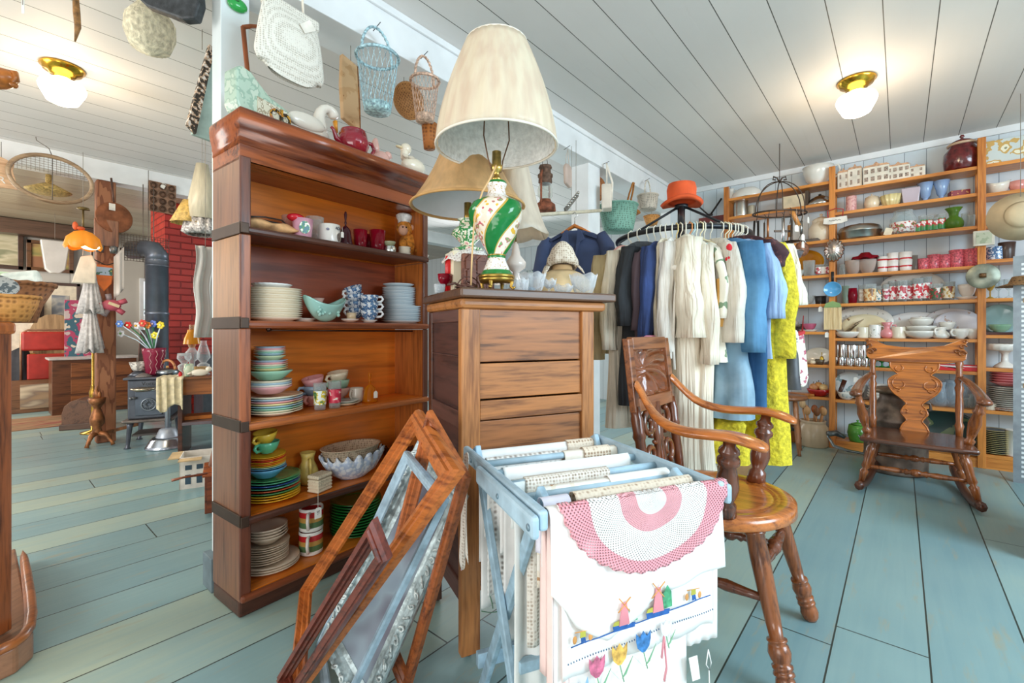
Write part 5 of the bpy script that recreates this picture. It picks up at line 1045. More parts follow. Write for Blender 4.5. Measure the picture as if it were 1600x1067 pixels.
mk('pink_cuff', M().lathe([(.036, 0), (.042, .012), (.036, .024)], (.205, .004, 1.42-.045-.415), 16), C('#d98aa0', .7), t, label='pink cuff lining')
garment(58, 'cream sleeveless blouse right of the navy jacket on the round rack', 'blouse', 1.43, Z(600), .025, pleat('#e3d5bb'), seed=7)
garment(63, 'white long-sleeved blouse with gathered cuff on the round rack', 'blouse', 1.43, Z(560), .042, wv_, sleeve=(.47, .04, .034), seed=8)
t = garment(73, 'large ivory pleated robe with ribbon tie on the round rack', 'robe', 1.44, Z(730), .085, iv, sleeve=(.42, .06, .065), seed=9, flare=1.4, fold=.16)
mk('ribbon_tie', M().tube([(.20, -.05, 1.26), (.22, -.06, 1.1), (.215, -.065, .95), (.22, -.06, .84)], .006, 6, flat=.3).ell((.21, -.055, 1.27), (.012, .02, .012), 8, 6), cloth('#f2ece0'), t)
garment(81, 'second ivory gown with pleated cuff right of the large ivory robe', 'gown', 1.41, Z(735), .045, pleat('#e8ddc8', .05), sleeve=(.50, .04, .038), seed=10)
flo_ = pat('#e9e2d2', ['#7f9678', '#c98a3c', '#e9e2d2'], 14, .60, .85)
t = garment(87, 'white dress with green leaves and ochre panel on the round rack', 'dress', 1.40, Z(565), .033, flo_, sleeve=(.3, .02, .02), seed=11)
mk('ochre_panel', M().box(.19, .205, -.02, .02, 1.02, 1.22), cloth('#cf9a4f'), t)
t = garment(92, 'oatmeal linen blouse with a red felt flower on the round rack', 'blouse', 1.42, Z(490), .035, pleat('#d8cfc0', .06, 16), sleeve=(.42, .038, .045), seed=12)
mk('red_flower', M().ell((.19, -.015, 1.34), (.022, .016, .028)).ell((.20, -.02, 1.30), (.018, .014, .018)), C('#c8202a', .8), t)
t = garment(101, 'blue denim jacket with metal buttons on the round rack', 'jacket', 1.42, Z(535), .095, denim, sleeve=(.46, .062, .05), seed=13, flare=1.05, fold=.06)
m = M(); m.tube([(.1, -.085, 1.36), (.12, -.098, 1.2), (.125, -.10, 1.0)], .0022, 5).tube([(-.1, -.085, 1.30), (.04, -.095, 1.28), (.15, -.07, 1.31)], .0022, 5)
mk('stitching', m, C('#a9bccb', .8), t); mk('waistband', M().lathe([(.19, 0), (.2, .02), (.19, .04)], (0, 0, Z(537)), 40, sy=.5), ddenim, t)
garment(97, 'pale denim skirt hanging below the blue denim jacket on the round rack', 'skirt', 1.05, Z(652), .085, ldenim, a=.17, seed=14, flare=1.25, fold=.06, hang=0, rsh=.03)
garment(108, 'dark blue jeans hanging behind the pale denim skirt on the round rack', 'jeans', 1.38, Z(645), .045, ddenim, seed=15, fold=.06)
garment(112, 'light blue shirt behind the denim jacket on the round rack', 'shirt', 1.42, Z(560), .03, pleat('#9fbbe0', .05, 14), sleeve=(.32, .04, .045), seed=16)
garment(115, 'burgundy brocade blouse beside the yellow robe on the round rack', 'blouse', 1.44, Z(480), .03, pat('#43262c', ['#5d3436', '#8a5a50'], 40, .56, .8), sleeve=(.12, .04, .03), seed=17)
yel = C('#d3c032', .95, 0, .14, 55, 1)
garment(121, 'bright yellow tufted chenille robe on the round rack', 'robe', 1.43, Z(728), .055, yel, sleeve=(.5, .045, .04), seed=18, flare=1.5, fold=.10)
garment(95, 'yellow tufted bedspread hanging low beneath the denim skirt', 'bedspread', .66, Z(722), .10, yel, a=.19, seed=19, hang=0, flare=1.1)
garment(127, 'ivory blouse with pleated sleeve right of the yellow robe on the round rack', 'blouse', 1.43, Z(470), .03, pleat('#eee4cf', .04, 34), sleeve=(.27, .036, .05), seed=20, hook='#f1ece0')
garment(131, 'white eyelet petticoat peeping out right of the yellow robe on the round rack', 'petticoat', 1.1, Z(535), .03, weave('#f2f0ee', '#9a9da8', 60, .12), a=.2, seed=21, hang=0)
garment(134, 'black leather skirt hanging low at the right of the round rack', 'skirt', 1.09, Z(612), .05, C('#3c3e43', .45, 0, .15, 12, .3), a=.2, seed=22, hang=0, flare=1.35)
for ph, hc in ((66, '#e2c98a'), (69, '#e6ddc8'), (76, '#d98a4a'), (78, '#b8dbe0'), (84, '#efe0b8'), (105, '#efe6c4'), (118, '#ece3cf')):
    u = phi_dir(ph); P = RC+u*RR; t = T('clothes_hanger', 'empty %s hanger between the %s on the round rack' % (dict(zip((66, 69, 76, 78, 84, 105, 118), ('straw-coloured', 'ivory', 'orange wooden', 'pale blue', 'cream', 'pale yellow', 'off-white')))[ph], 'ivory garments' if ph < 100 else 'denim and yellow garments'), 'hanger', (P.x, P.y, 0), math.atan2(u.y, u.x)+.5, 'hangers on the round rack')
    mk('hook', M().tube([(0, 0, 1.42), (0, 0, RZ_-.035), (.018, 0, RZ_-.02), (.018, 0, RZ_+.008), (0, 0, RZ_+.021), (-.018, 0, RZ_+.004)], .003, 6), C(hc, .4), t)
    mk('hanger_bar', M().tube([(-.13, 0, 1.37), (0, 0, 1.43), (.13, 0, 1.37)], .008, 6, flat=.5), C(hc, .4), t)
# orange hat
S('orange_felt_hat', 'bright orange felt hat with turned brim on top of the black clothes rack', 'hat', M().lathe([(0, .098), (.05, .104), (.068, .098), (.075, .07), (.072, .02), (.078, .008), (.098, -.004), (.108, .004), (.096, -.012), (.07, .0)], n=48, fn=lambda a, r, z: (r*(1+.02*sin(3*a)), z+(.014*sin(a*2+1) if r > .09 else 0)-(.012*math.exp(-((r-.03)/.02)**2) if z > .08 else 0))), C('#e05a2b', .9, 0, .08, 12, .3), RC+Vector((0, 0, 1.685)), .3)
# christmas stocking
sp = sp0 = at(1243, 530, 2.35)
t = T('quilted_stocking', 'white stocking with red top and floral patchwork hanging right of the black skirt', 'stocking', tuple(sp), A0-pi/2+.25)
mk('stocking_body', M().prism([(-.055, 0), (.045, .03), (.06, -.08), (.075, -.2), (.06, -.24), (.035, -.25), (.0, -.23), (-.02, -.15)], -.012, .012), pat('#ebe3d3', ['#c26a7c', '#9aa596', '#ebe3d3'], 28, .56, .85), t, bev=.008)
mk('red_band', M().prism([(-.06, -.006), (.046, .028), (.046, .045), (-.06, .012)], -.014, .014), cloth('#c4373a'), t); mk('loop', M().tube([(.04, 0, .03), (.05, 0, .12), (.045, 0, .03)], .003, 6), cloth('#c4373a'), t)
# cardboard box under rack
bxp = fl(1148, 742); m = M()
t = T('cardboard_box', 'open brown cardboard box under the clothes rack behind the chair arm', 'box', (bxp.x+.12, bxp.y+.05, 0), .5)
cbm = C('#a37c54', .8, 0, .1, 10)
mk('box_walls', M().box(-.15, .15, -.11, -.105, 0, .17).box(-.15, .15, .105, .11, 0, .17).box(-.15, -.145, -.11, .11, 0, .17).box(.145, .15, -.11, .11, 0, .17).box(-.15, .15, -.11, .11, 0, .005), cbm, t)
mk('flap', M().add([(-.15, -.11, .17), (.15, -.11, .17), (.15, -.17, .24), (-.15, -.17, .24)], [(0, 1, 2, 3)], False) and None or M().box(-.15, .15, -.17, -.11, .168, .173), cbm, t)
S('white_bag', 'crumpled white paper bag standing at the foot of the clothes rack', 'bag', M().lathe([(0, 0), (.07, 0), (.075, .05), (.07, .13), (.06, .16), (.05, .16), (.05, .02)], n=20, fn=lambda a, r, z: (r*(1+.07*sin(5*a+z*30)), z)), C('#d5cfc6', .8, 0, .08, 20, .5), fl(1096, 733), .3)
# ---- navy uniform jacket facing us ----
jp = at(898, 356, 2.75)
t = T('uniform_jacket', 'navy blue military jacket with gold shoulder bars hanging by the far post', 'jacket', (jp.x, jp.y, jp.z), A0-pi/2-.35); nv = cloth('#3c4868', .06, 12, .2)
def jk(uu, v):
    th = 2*pi*uu; z = -.02-.62*v; A = (.06+.13*min(1, v/.10)**.7)*(1-.06*sin(pi*min(1, v*1.5)))
    return (A*cos(th), .055*sin(th)*(.35+.65*min(1, v/.15))*(1+.06*sin(8*th)), z)
mk('body', M().grid(jk, 48, 30), nv, t)
for s_ in (-1, 1):
    mk('sleeve', M().tube([(s_*.15, 0, -.055), (s_*.19, 0, -.12), (s_*.215, -.005, -.25), (s_*.22, -.02, -.42), (s_*.215, -.03, -.55)], [.05, .058, .055, .05, .046], 14, flat=.8), nv, t)
    mk('lapel', M().prism([(s_*.012, -.22), (s_*.045, -.10), (s_*.075, -.085), (s_*.05, -.03), (s_*.03, -.02)][::s_], -.068, -.056), nv, t, bev=.002)
    mk('shoulder_strap', M().prism([(s_*.07, -.055), (s_*.14, -.085), (s_*.145, -.07), (s_*.075, -.035)][::s_], -.05, -.02), cloth('#333d5a'), t)
mk('rank_bars', M().cbox((.205, -.07, -.20), .035, .004, .006, Matrix.Rotation(.4, 3, 'Y')).cbox((.205, -.07, -.215), .035, .004, .006, Matrix.Rotation(.4, 3, 'Y')), C('#d9c9a0', .5), t)
mk('buttons', M().ell((.01, -.06, -.27), (.008, .004, .008), 10, 6).ell((.01, -.06, -.35), (.008, .004, .008), 10, 6), C('#c8b98a', .3, .8), t)
h = T('wooden_hanger', 'orange wooden hanger inside the navy military jacket', 'hanger', (jp.x, jp.y, jp.z), A0-pi/2-.35)
mk('hanger_bar', M().tube([(-.12, 0, -.05), (-.05, 0, -.012), (0, 0, .012), (.05, 0, -.012), (.12, 0, -.05)], [.006, .014, .022, .014, .006], 8, flat=.6), wood('#c9762f', '#9a4f18', 'x'), h); mk('hook', M().tube([(0, 0, .02), (0, 0, .06), (.02, 0, .075), (0, 0, .095), (-.014, 0, .085)], .0025, 6), MET(), h)
# ---- things hanging on the front of the beam ----
def bm(px, py, y=1.80):                 # point on the plane just in front of the beam
    p = onl(px, Vector((0, y, 0)), Vector((1, 0, 0))); p.z = 1+(518-py)/F*dep(p); return p
def hookn(parent, z): mk('nail', M().tube([(0, -.02, z+.02), (0, .03, z)], .002, 6), C('#5a5a5a', .4, .8), parent)
p = bm(455, 25, 1.74)
t = T('beaded_purse', 'white beaded handbag with two strap handles hanging from the beam by the near post', 'handbag', tuple(p), .12)
bd = weave('#ebe7dc', '#b9b1a2', 130)
def purse(u, v):
    th = 2*pi*u; A = .105+.035*sin(pi*min(1, v*1.15)*.62)+.0*v; A = .10+.045*v**.8 if v < .75 else .10+.045*.79-(v-.75)**2*.75
    B = (.012+.03*sin(pi*min(1, v*1.05)))
    return (A*abs(cos(th))**.7*(1 if cos(th) > 0 else -1), B*sin(th), .02-.27*v+(.02*cos(th)**2*v if v > .9 else 0))
mk('bag_body', M().grid(purse, 48, 24), bd, t); mk('frame_band', M().box(-.108, .108, -.016, .016, -.01, .03), bd, t, bev=.006)
for x in (-.05, .05): mk('strap', M().tube([(x, -.0, .02), (x*.8, 0, .16), (0, 0, .33)], .007, 7, flat=.4), cloth('#e7e0d2'), t)
mk('price_tag', M().prism([(-.02, -.03), (.0, -.055), (.045, -.02), (.02, .008)], -.042, -.040), C('#ece6da', .8), t, loc=(.03, 0, -.01))
S('wicker_chair_back', 'brown cane hoop hanging behind the white beaded handbag', 'basketwork', M().tube([(-.13, 0, -.02), (-.11, 0, -.22), (-.02, 0, -.27), (.13, 0, -.33), (.15, 0, -.30)], .009, 8).tube([(-.13, 0, -.02), (-.1, 0, 0), (-.06, 0, .02), (-.05, 0, .08)], .008, 8).tube([(.02, 0, 0), (.06, 0, -.02)], .01, 8), C('#8c4a22', .5), bm(432, 62, 1.95), .1)
def wbasket(name, label, px, py0, py1, wpx, col, top=.95, bot=.62, y=1.79, hole=.0, handle=1, hh=.12, mat=None, sc=70):
    p = bm(px, py0, y); d = dep(p); r = wpx/2*d/F; h = (py1-py0)*d/F
    t = T(name, label, 'basket', (p.x, p.y, p.z-h), .1)
    mt = mat or weave(col, sh(col, .6), sc)
    mk('basket_body', M().lathe([(0, 0), (r*bot, 0), (r*(bot+.06), h*.1), (r, h), (r*.95, h), (r*bot*.95, h*.1), (0, .006)], n=36), mt, t)
    mk('rim', M().tube([(r*cos(a*pi/16), r*sin(a*pi/16), h) for a in range(32)], .006, 6, True), C(col, .7), t)
    if handle: mk('handle', M().tube(arc((0, 0, h), r*.9, 0, pi, 20, 'xz', hh), .0055, 7), C(col, .7, 0, .25, 80), t); hookn(t, h+hh)
    return t
def wire(px, py0, py1, wpx, col, label, y, hh):
    p = bm(px, py0, y); d = dep(p); r = wpx/2*d/F; h = (py1-py0)*d/F; mm = C(col, .5, .2, .3, 90)
    t = T('wire_basket', label, 'basket', (p.x, p.y, p.z-h), .1)
    m = M()
    for k in range(22):
        a = 2*pi*k/22
        for s_ in (-1, 1): m.tube([((r*.62+(r*.36)*q/5)*cos(a+s_*q*.16), (r*.62+(r*.36)*q/5)*sin(a+s_*q*.16), h*q/5) for q in range(6)], .0012, 4)
    mk('wire_mesh', m, mm, t); mk('rim', M().tube([(r*cos(a*pi/20)*(1+.02*(a % 2)), r*sin(a*pi/20), h) for a in range(40)], .007, 6, True), mm, t)
    mk('bottom', M().lathe([(0, 0), (r*.62, 0), (r*.66, .03), (r*.6, .03), (0, .008)], n=28), C(col, .6, .1, .35, 60, .6), t)
    mk('handle', M().tube([(x_, y_+.004*(i % 2), z_) for i, (x_, y_, z_) in enumerate(arc((0, 0, h), r*.9, 0, pi, 30, 'xz', hh))], .006, 7), mm, t); hookn(t, h+hh); return t
wire(590, 90, 175, 64, '#9fbdc9', 'pale blue twisted wire basket hanging from the beam beside the wood plank', 1.77, .13)
wire(664, 127, 190, 44, '#c9a48f', 'small pink-beige wire basket hanging from the beam left of the lampshade', 1.77, .12)
S('round_basket', 'round brown wicker basket hung flat behind the two wire baskets', 'basket', M().lathe([(0, 0), (.05, .005), (.085, .035), (.092, .05), (.085, .045), (.05, .015), (0, .01)], n=36), weave('#a9743f', '#6c431d', 80), bm(631, 160, 1.98), 0, rot=(pi/2+.2, .3, 0))
S('woven_pocket_basket', 'small orange-brown splint basket below the pink-beige wire basket', 'basket', M().lathe([(0, 0), (.028, 0), (.04, .125), (.036, .125), (0, .01)], n=20), weave('#a8642a', '#6d3b14', 55), bm(671, 233, 1.8), 0)
t = T('wood_plank', 'pale tan weathered board hanging beside the blue wire basket', 'board', tuple(bm(548, 190, 1.95)), .1)
mk('board_face', M().prism([(-.045, 0), (.045, -.03), (.03, .27), (-.05, .29), (-.055, .15)], -.01, .015), pat('#cda77c', ['#c39a6c', '#9c6a3c'], 16, .56, .8), t, bev=.004); mk('bark_edge', M().tube([(.045, 0, -.03), (.042, 0, .1), (.03, 0, .27)], .010, 7), C('#8c5a2c', .8, 0, .3, 40), t)
# lantern
p = bm(852, 332); t = T('oil_lantern', 'rusty railroad lantern hanging from the beam right of the lamps', 'lantern', tuple(p), .2); rust = C('#7d4a34', .7, .4, .35, 26, .4)
mk('tank', M().lathe([(0, .0), (.066, .0), (.070, .012), (.066, .05), (.04, .07), (.036, .085), (0, .085)], n=28), rust, t)
mk('glass_globe', M().lathe([(.034, .085), (.05, .11), (.052, .15), (.04, .19)], n=24), GL('#e9ebe6', .12), t)
mk('chimney_top', M().lathe([(.04, .19), (.046, .20), (.044, .23), (.05, .235), (.05, .25), (.038, .26), (.036, .29), (.045, .295), (.04, .31), (0, .315)], n=28), C('#6a5244', .7, .5, .3, 30), t)
for s_ in (-1, 1): mk('side_tube', M().tube([(s_*.06, 0, .03), (s_*.064, 0, .1), (s_*.062, 0, .24), (s_*.045, 0, .27)], .007, 8), rust, t)
mk('bail', M().tube(arc((0, 0, .25), .05, 0, pi, 14, 'xz', .13), .0018, 5), C('#5a4a40', .5, .7), t)
t = T('grey_pouch', 'small pinkish-grey drawstring pouch hanging from the beam by the lantern', 'pouch', tuple(bm(887, 293)), .1)
mk('pouch_body', M().prism([(-.04, .02), (.035, 0), (.048, .03), (.045, .13), (.03, .16), (-.03, .165), (-.048, .14)], -.015, .015), cloth('#c8b3a6'), t, bev=.012); mk('cord', M().tube([(-.03, 0, .16), (-.02, 0, .22), (.004, 0, .275), (.012, 0, .22), (.02, 0, .16)], .003, 6), cloth('#c8c0b6'), t); hookn(t, .275)
p = bm(948, 328); t = T('white_handbag', 'boxy white handbag with long strap hanging from the beam before the wicker baskets', 'handbag', tuple(p), .5)
mk('bag_body', M().prism([(-.06, 0), (.07, .0), (.075, .17), (.05, .20), (-.05, .20), (-.065, .15)], -.04, .04), C('#ded3c3', .5, 0, .04), t, bev=.012); mk('strap', M().tube([(-.055, -.04, .06), (-.055, -.045, .2), (-.01, 0, .36), (0, 0, .375), (.01, 0, .36), (.055, 0, .18)], .008, 7, flat=.4), C('#e8dfd0', .5), t); hookn(t, .37)
wbasket('green_basket', 'green painted wicker basket under the beam behind the navy jacket', 966, 322, 362, 60, '#7fae9c', bot=.72, y=1.83, handle=0, sc=60)
p = bm(978, 330, 1.83); S('wicker_tray', 'golden wicker tray with a tall loop handle standing in the green basket', 'basket', M().lathe([(0, 0), (.12, .01), (.15, .03), (.145, .035), (0, .008)], n=36, sy=.8).tube([(-.06, 0, .02), (-.06, 0, .16), (-.03, 0, .26), (.01, 0, .27), (.05, 0, .22), (.07, 0, .08), (.07, 0, .02)], .008, 8), weave('#b3732c', '#7a4312', 60), p+Vector((0, 0, -.02)), 0, rot=(.25, 0, .3))
S('wicker_half_basket', 'brown half-round wicker basket fixed between the far post and white handbag', 'basket', M().ell((0, 0, 0), (.05, .085, .115), 20, 12), weave('#a86a3a', '#6f3d1c', 60), bm(931, 296, 2.0), .4)
wbasket('white_basket', 'whitewashed wicker basket with wire handle left of the orange hat', 1012, 306, 328, 32, '#cfc4b4', bot=.8, y=1.78, hh=.14)
S('orange_basket', 'small honey-coloured basket behind the arm of the clothes rack', 'basket', M().lathe([(0, 0), (.05, 0), (.08, .09), (.075, .09), (0, .01)], n=24), weave('#cf9350', '#94591f', 60), bm(1018, 352, 1.86), 0)
t = T('hook_rail', 'grey metal hook rail with round knobs slanting beside the far post', 'hook rail', tuple(bm(893, 316)), .2)
m = M(); m.cbox((0, 0, 0), .30, .012, .03, Matrix.Rotation(-.62, 3, 'Y')); mk('bar', m, C('#8d8a85', .4, .6), t)
for k in range(7): f = -.125+.042*k; mk('knob', M().ell((f*cos(.62), -.012, f*sin(.62)+.022), .011, 10, 6), MET('#b9b9b5'), t)
S('white_curtain_rod', 'long pale wooden rod crossing beneath the hook rail', 'rod', M().tube([(-.42, 0, -.08), (.34, 0, .10)], .012, 8), C('#d9cfb6', .6), bm(900, 336, 1.72), 0)
S('black_stirrups', 'pair of black wooden bars forming a V on the back wall by the shelves', 'tongs', M().tube([(0, -.13, .13), (0, -.02, -.02)], .016, 8, flat=.5).tube([(0, .14, .13), (0, .0, -.02)], .016, 8, flat=.5).tube([(0, -.04, -.02), (0, .04, -.02)], .012, 8), C('#2e2926', .5), at(1107, 320, dep(Vector((4.95, 0, 0)))*1.15) if 0 else onl(1107, Vector((4.96, 0, 0)), Vector((0, 1, 0)))+Vector((0, 0, 2.24)), 0)
S('red_toolbox', 'flat red and brown box on the wall ledge left of the shelves', 'box', M().box(-.06, .02, -.13, .15, 0, .05), C('#6e2d2a', .5, 0, .2), onl(1118, Vector((4.94, 0, 0)), Vector((0, 1, 0)))+Vector((0, 0, 2.13)), 0)
# window valance far right of the left room
m = M().grid(lambda u, v: (5.93-.02*sin(u*60), 2.35+2.4*u, 2.02-.22*v-.03*abs(sin(u*28))*v), 160, 6)
S('floral_valance', 'ruffled blue and brown floral valance above the far window', 'valance', m, pat('#cfd8d6', ['#5f7f8f', '#7d6a58', '#dfe6e4'], 18, .5, .85), (0, 0, 0), 0, sol=.003)
# ---- pine shelving on the back wall ----
SX, SB = 4.77, 4.985
pin = wood('#d68a3c', '#b06424', 'y', .7, .4); pinz = wood('#d28438', '#aa5f22', 'z', .7, .4)
ZL = [.43, .71, 1.0, 1.242, 1.496, 1.797, 2.122, 2.303]; ZM = [.07, .42, .705, .945, 1.24, 1.487, 1.782, 2.023, 2.22]; ZR = [.105, .427, .736, .977, 1.242, 1.524, 1.774, 2.008, 2.221]
PY = [1.302, .448, -.452, -1.36]
t = T('wall_shelving', 'long honey-coloured pine shelving crowded with glass and china along the back wall', 'shelves', (SX, 0, 0))
for y in PY:
    mk('front_post', M().box(-.012, .03, y-.022, y+.022, 0, 2.42), pinz, t, bev=.003); mk('back_post', M().box(.17, .205, y-.018, y+.018, 0, 2.40), pinz, t, bev=.002)
for zs, y0, y1 in ((ZL, PY[1]+.02, PY[0]-.02), (ZM, PY[2]+.02, PY[1]-.02), (ZR, PY[3]+.02, PY[2]-.02)):
    for z in zs: mk('shelf_board', M().box(0, .208, y0, y1, z-.026, z-.001), pin, t, bev=.002)
mk('kick_board', M().box(.0, .018, PY[2]+.02, PY[1]-.02, 0, .044), pin, t); mk('kick_board', M().box(.0, .018, PY[3]+.02, PY[2]-.02, 0, .078), pin, t)
def wp_(px, z, x=.10):
    p = onl(px, Vector((SX+x, 0, 0)), Vector((0, 1, 0))); p.z = z; return p
def wv(name, label, cat, kind, px, z, wpx, hpx, mat, x=.10, **k):
    p = wp_(px, z, x); s = dep(p)/F; return ves(name, label, cat, kind, p, wpx/2*s, hpx*s, mat, **k)
WH = CER('#e9e5dc'); IV = CER('#e6dcc6'); CL = GL('#f2f6f6', .07, .4); PK = C('#c9616c', .2, 0, .25, 90, .2); RW = bands([(0, '#efe9e4'), (.22, '#c7323a'), (.3, '#efe9e4'), (.62, '#c7323a'), (.7, '#efe9e4'), (.9, '#e3e4e4')], 'z', .16, .2)
# house canisters
def house(px, wpx, hpx, lab, z=ZM[8], twin=0):
    p = wp_(px, z); s = dep(p)/F; w = wpx*s; h = hpx*s; t = T('house_canister', lab, 'canister', tuple(p), -pi/2, 'white house-shaped canisters')
    mk('body', M().box(-w/2, w/2, -w*.3, w*.3, 0, h*.86), C('#e8e0d0', .3), t, bev=.004)
    m = M(); m.prism([(-w*.52, h*.84), (w*.52, h*.84), (w*.40, h*.93), (w*.12, h*.93), (0, h*1.06), (-w*.12, h*.93), (-w*.40, h*.93)], -w*.32, w*.32); mk('lid', m, C('#c89b78', .4, 0, .15, 60), t, bev=.002)
    nx = max(2, int(wpx/7))
    for i in range(nx):
        for j in range(2): x = -w/2+w*(i+.5)/nx; zz = h*(.18+.36*j); mk('painted_window', M().box(x-w*.075, x+w*.075, -w*.304, -w*.3, zz, zz+h*.2), C('#8f7d70', .5, 0, .4, 120), t)
    mk('green_base', M().box(-w*.5, w*.5, -w*.304, -w*.3, 0, h*.06), C('#9bb083', .5, 0, .2), t)
house(1318, 15, 33, 'narrow white house-shaped canister at the left end of the canister row'); house(1336, 18, 36, 'tall white house-shaped canister second from the left post'); house(1369, 32, 33, 'widest white house-shaped canister in the middle of the row'); house(1403, 28, 28, 'medium white house-shaped canister third from the right jar'); house(1432, 20, 21, 'smallest white house-shaped canister nearest the maroon jar')
t = wv('cookie_jar', 'glossy maroon pottery jar with cream collar on the top shelf', 'jar', 'jar', 1503, ZM[8], 44, 44, C('#5e1d1e', .15, 0, .25, 30, .3, 0, .5), lid=.6, n=28)
mk('collar', M().tube([(.078*cos(a*pi/12), .078*sin(a*pi/12), .205) for a in range(24)], .010, 8, True), CER('#c9a88a'), t)
# second row
wv('pink_tumbler', 'pink mottled pottery tumbler on the second shelf', 'tumbler', 'mug', 1330, ZM[7], 14, 25, pat('#e3b3ad', ['#cf8f8f'], 60, .55, .3))
wv('cream_teapot', 'small cream teapot with gold handle on the second shelf', 'teapot', 'barrel', 1362, ZM[7], 20, 19, CER('#e6d3b4'), handle=('mug', .8, .2, .7), lid=.5, rz=-pi/2)
wv('fluted_bowl', 'pale yellow fluted cup-shaped bowl on the second shelf', 'bowl', 'fluted', 1392, ZM[7], 27, 18, CER('#e6d59a'), n=60, fn=lambda a, r, z: (r*(1+.05*cos(12*a)), z))
S('lavender_vase', 'pale lavender square tapered vase left of the blue vases', 'vase', M().prism([(-.045, 0), (.045, 0), (.06, .13), (-.06, .13)], -.03, .03, 'yz'), CER('#c6b9c4'), wp_(1423, ZM[7]), bev=.005)
for px, l in ((1446, 'left one of two pale blue footed vases'), (1471, 'right one of two pale blue footed vases')): wv('blue_vase', l+' on the second shelf', 'vase', 'urn', px, ZM[7], 21, 30, CER('#8ea9cf'), group='pale blue footed vases')
S('red_tin', 'long dark red tin with gold marks on the second shelf', 'tin', M().box(-.04, .04, -.055, .055, 0, .052), pat('#8c2328', ['#d9a45a'], 50, .62, .4), wp_(1498, ZM[7]), .2, bev=.003)
# third row
t = T('roasting_pan', 'oval brushed aluminium roasting pan with lid on the third shelf', 'pan', tuple(wp_(1343, ZM[6])), 0)
al = MET('#b9b9b4', .3)
mk('pan', M().lathe([(0, 0), (.125, 0), (.135, .01), (.14, .06), (.145, .062), (.145, .066)], n=40, sy=1.05), al, t); mk('lid', M().lathe([(.145, .066), (.143, .075), (.13, .105), (.10, .118), (0, .122)], n=40, sy=1.05), al, t); mk('knob', M().lathe([(0, .12), (.012, .122), (.02, .135), (0, .14)], n=16), blk, t)
S('brown_dish', 'small brown ribbed dish with a folded card by the roasting pan', 'dish', M().lathe(pf('bowl', .045, .04), n=24), C('#8d6a55', .4), wp_(1383, ZM[6]))
S('price_card', 'folded paper price card leaning on the brown dish', 'card', M().cbox((0, 0, .03), .002, .05, .06, Matrix.Rotation(.3, 3, 'X')), C('#e9dcc3', .8), wp_(1388, ZM[6], .03))
p = wp_(1411, ZM[6]); s = dep(p)/F
def banded_glass(px, z, wpx, hpx, kind, cols, lab, cat='glass', x=.08, group=None, sc=45):
    p = wp_(px, z, x); s = dep(p)/F; r = wpx/2*s; h = hpx*s; t = T('decorated_glass', lab, cat, tuple(p), 0, group)
    mk('body', M().lathe(pf(kind, r, h), n=22), CL, t); P_ = pf(kind, r, h); out_ = [q for q in P_[1:] ]
    k = {'tumbler': [(.85, .12), (.97, .75)], 'barrel': [(.9, .12), (1, .5), (.93, .75)], 'jar': [(.9, .08), (1, .4), (.98, .5)], 'straight': [(.86, .1), (.95, .75)]}[kind]
    mk('decoration', M().lathe([(a*r+.0012, b*h) for a, b in k], n=22), pat(cols[0], cols[1:], sc, .5, .3), t); return t
banded_glass(1411, ZM[6], 33, 37, 'jar', ['#e8ded6', '#c8313a', '#5c8a4a'], 'round clear vase with painted red flowers on the third shelf', 'vase')
for px, h in ((1434, 19), (1442, 26), (1452, 25), (1461, 21), (1470, 26)): banded_glass(px, ZM[6], 11, h, 'tumbler', ['#3f8a4a', '#cf2b35', '#e9e4dd'], 'clear glass with red tulips and green leaves, one of five by the green vase', group='red tulip glasses', sc=26)
wv('green_vase', 'green glass vase with flared neck on the third shelf', 'vase', 'vase', 1490, ZM[6], 24, 34, GL('#8fb35a', .4, .3, '#6f9a3c'))
for px in (1508, 1517): wv('cut_glass', 'clear cut-glass tumbler %s the green glass vase' % ('just right of' if px == 1508 else 'second to the right of'), 'glass', 'tumbler', px, ZM[6], 10, 24-(px-1508)//2, CL)
# fourth row
wv('clear_jar', 'small clear jar at the left end of the fourth shelf', 'jar', 'straight', 1316, ZM[5], 9, 17, CL)
bub = GL('#eadcd2', .3, .35)
wv('crystal_bowl', 'left one of two pressed crystal bowls under the ruby hat bowl', 'bowl', 'bowl', 1333, ZM[5], 22, 22, bub, n=30); wv('crystal_bowl', 'right one of two pressed crystal bowls under the ruby hat bowl', 'bowl', 'bowl', 1355, ZM[5], 24, 22, bub, n=30)
p = wp_(1352, ZM[5]+.125); S('ruby_bowl', 'ruby red ruffled glass bowl turned over on the crystal bowls', 'bowl', M().lathe([(.095, 0), (.09, .012), (.05, .03), (.03, .055), (0, .06)], n=48, fn=lambda a, r, z: (r*(1+.08*cos(6*a)), z+.008*cos(6*a)*(r > .08))), GL('#9c1226', .6, .3, '#8a0f22'), p)
for px, w, h, st in ((1379, 14, 25, 0), (1395, 15, 24, 1), (1415, 17, 25, 1)):
    for j in range(1+st): wv('banded_glass', 'white glass with red stripes, %s' % {(1379, 0): 'single one beside the crystal bowls', (1395, 0): 'lower of the middle pair', (1395, 1): 'upper of the middle pair', (1415, 0): 'lower of the pair by the pink glasses', (1415, 1): 'upper of the pair by the pink glasses'}[(px, j)], 'glass', 'tumbler', px, ZM[5]+j*.062, w, h if not st else 18, RW, group='red striped glasses')
wv('smoky_glass', 'narrow smoky glass between striped and pink glasses', 'glass', 'tumbler', 1429, ZM[5], 8, 24, GL('#a9a19a', .3))
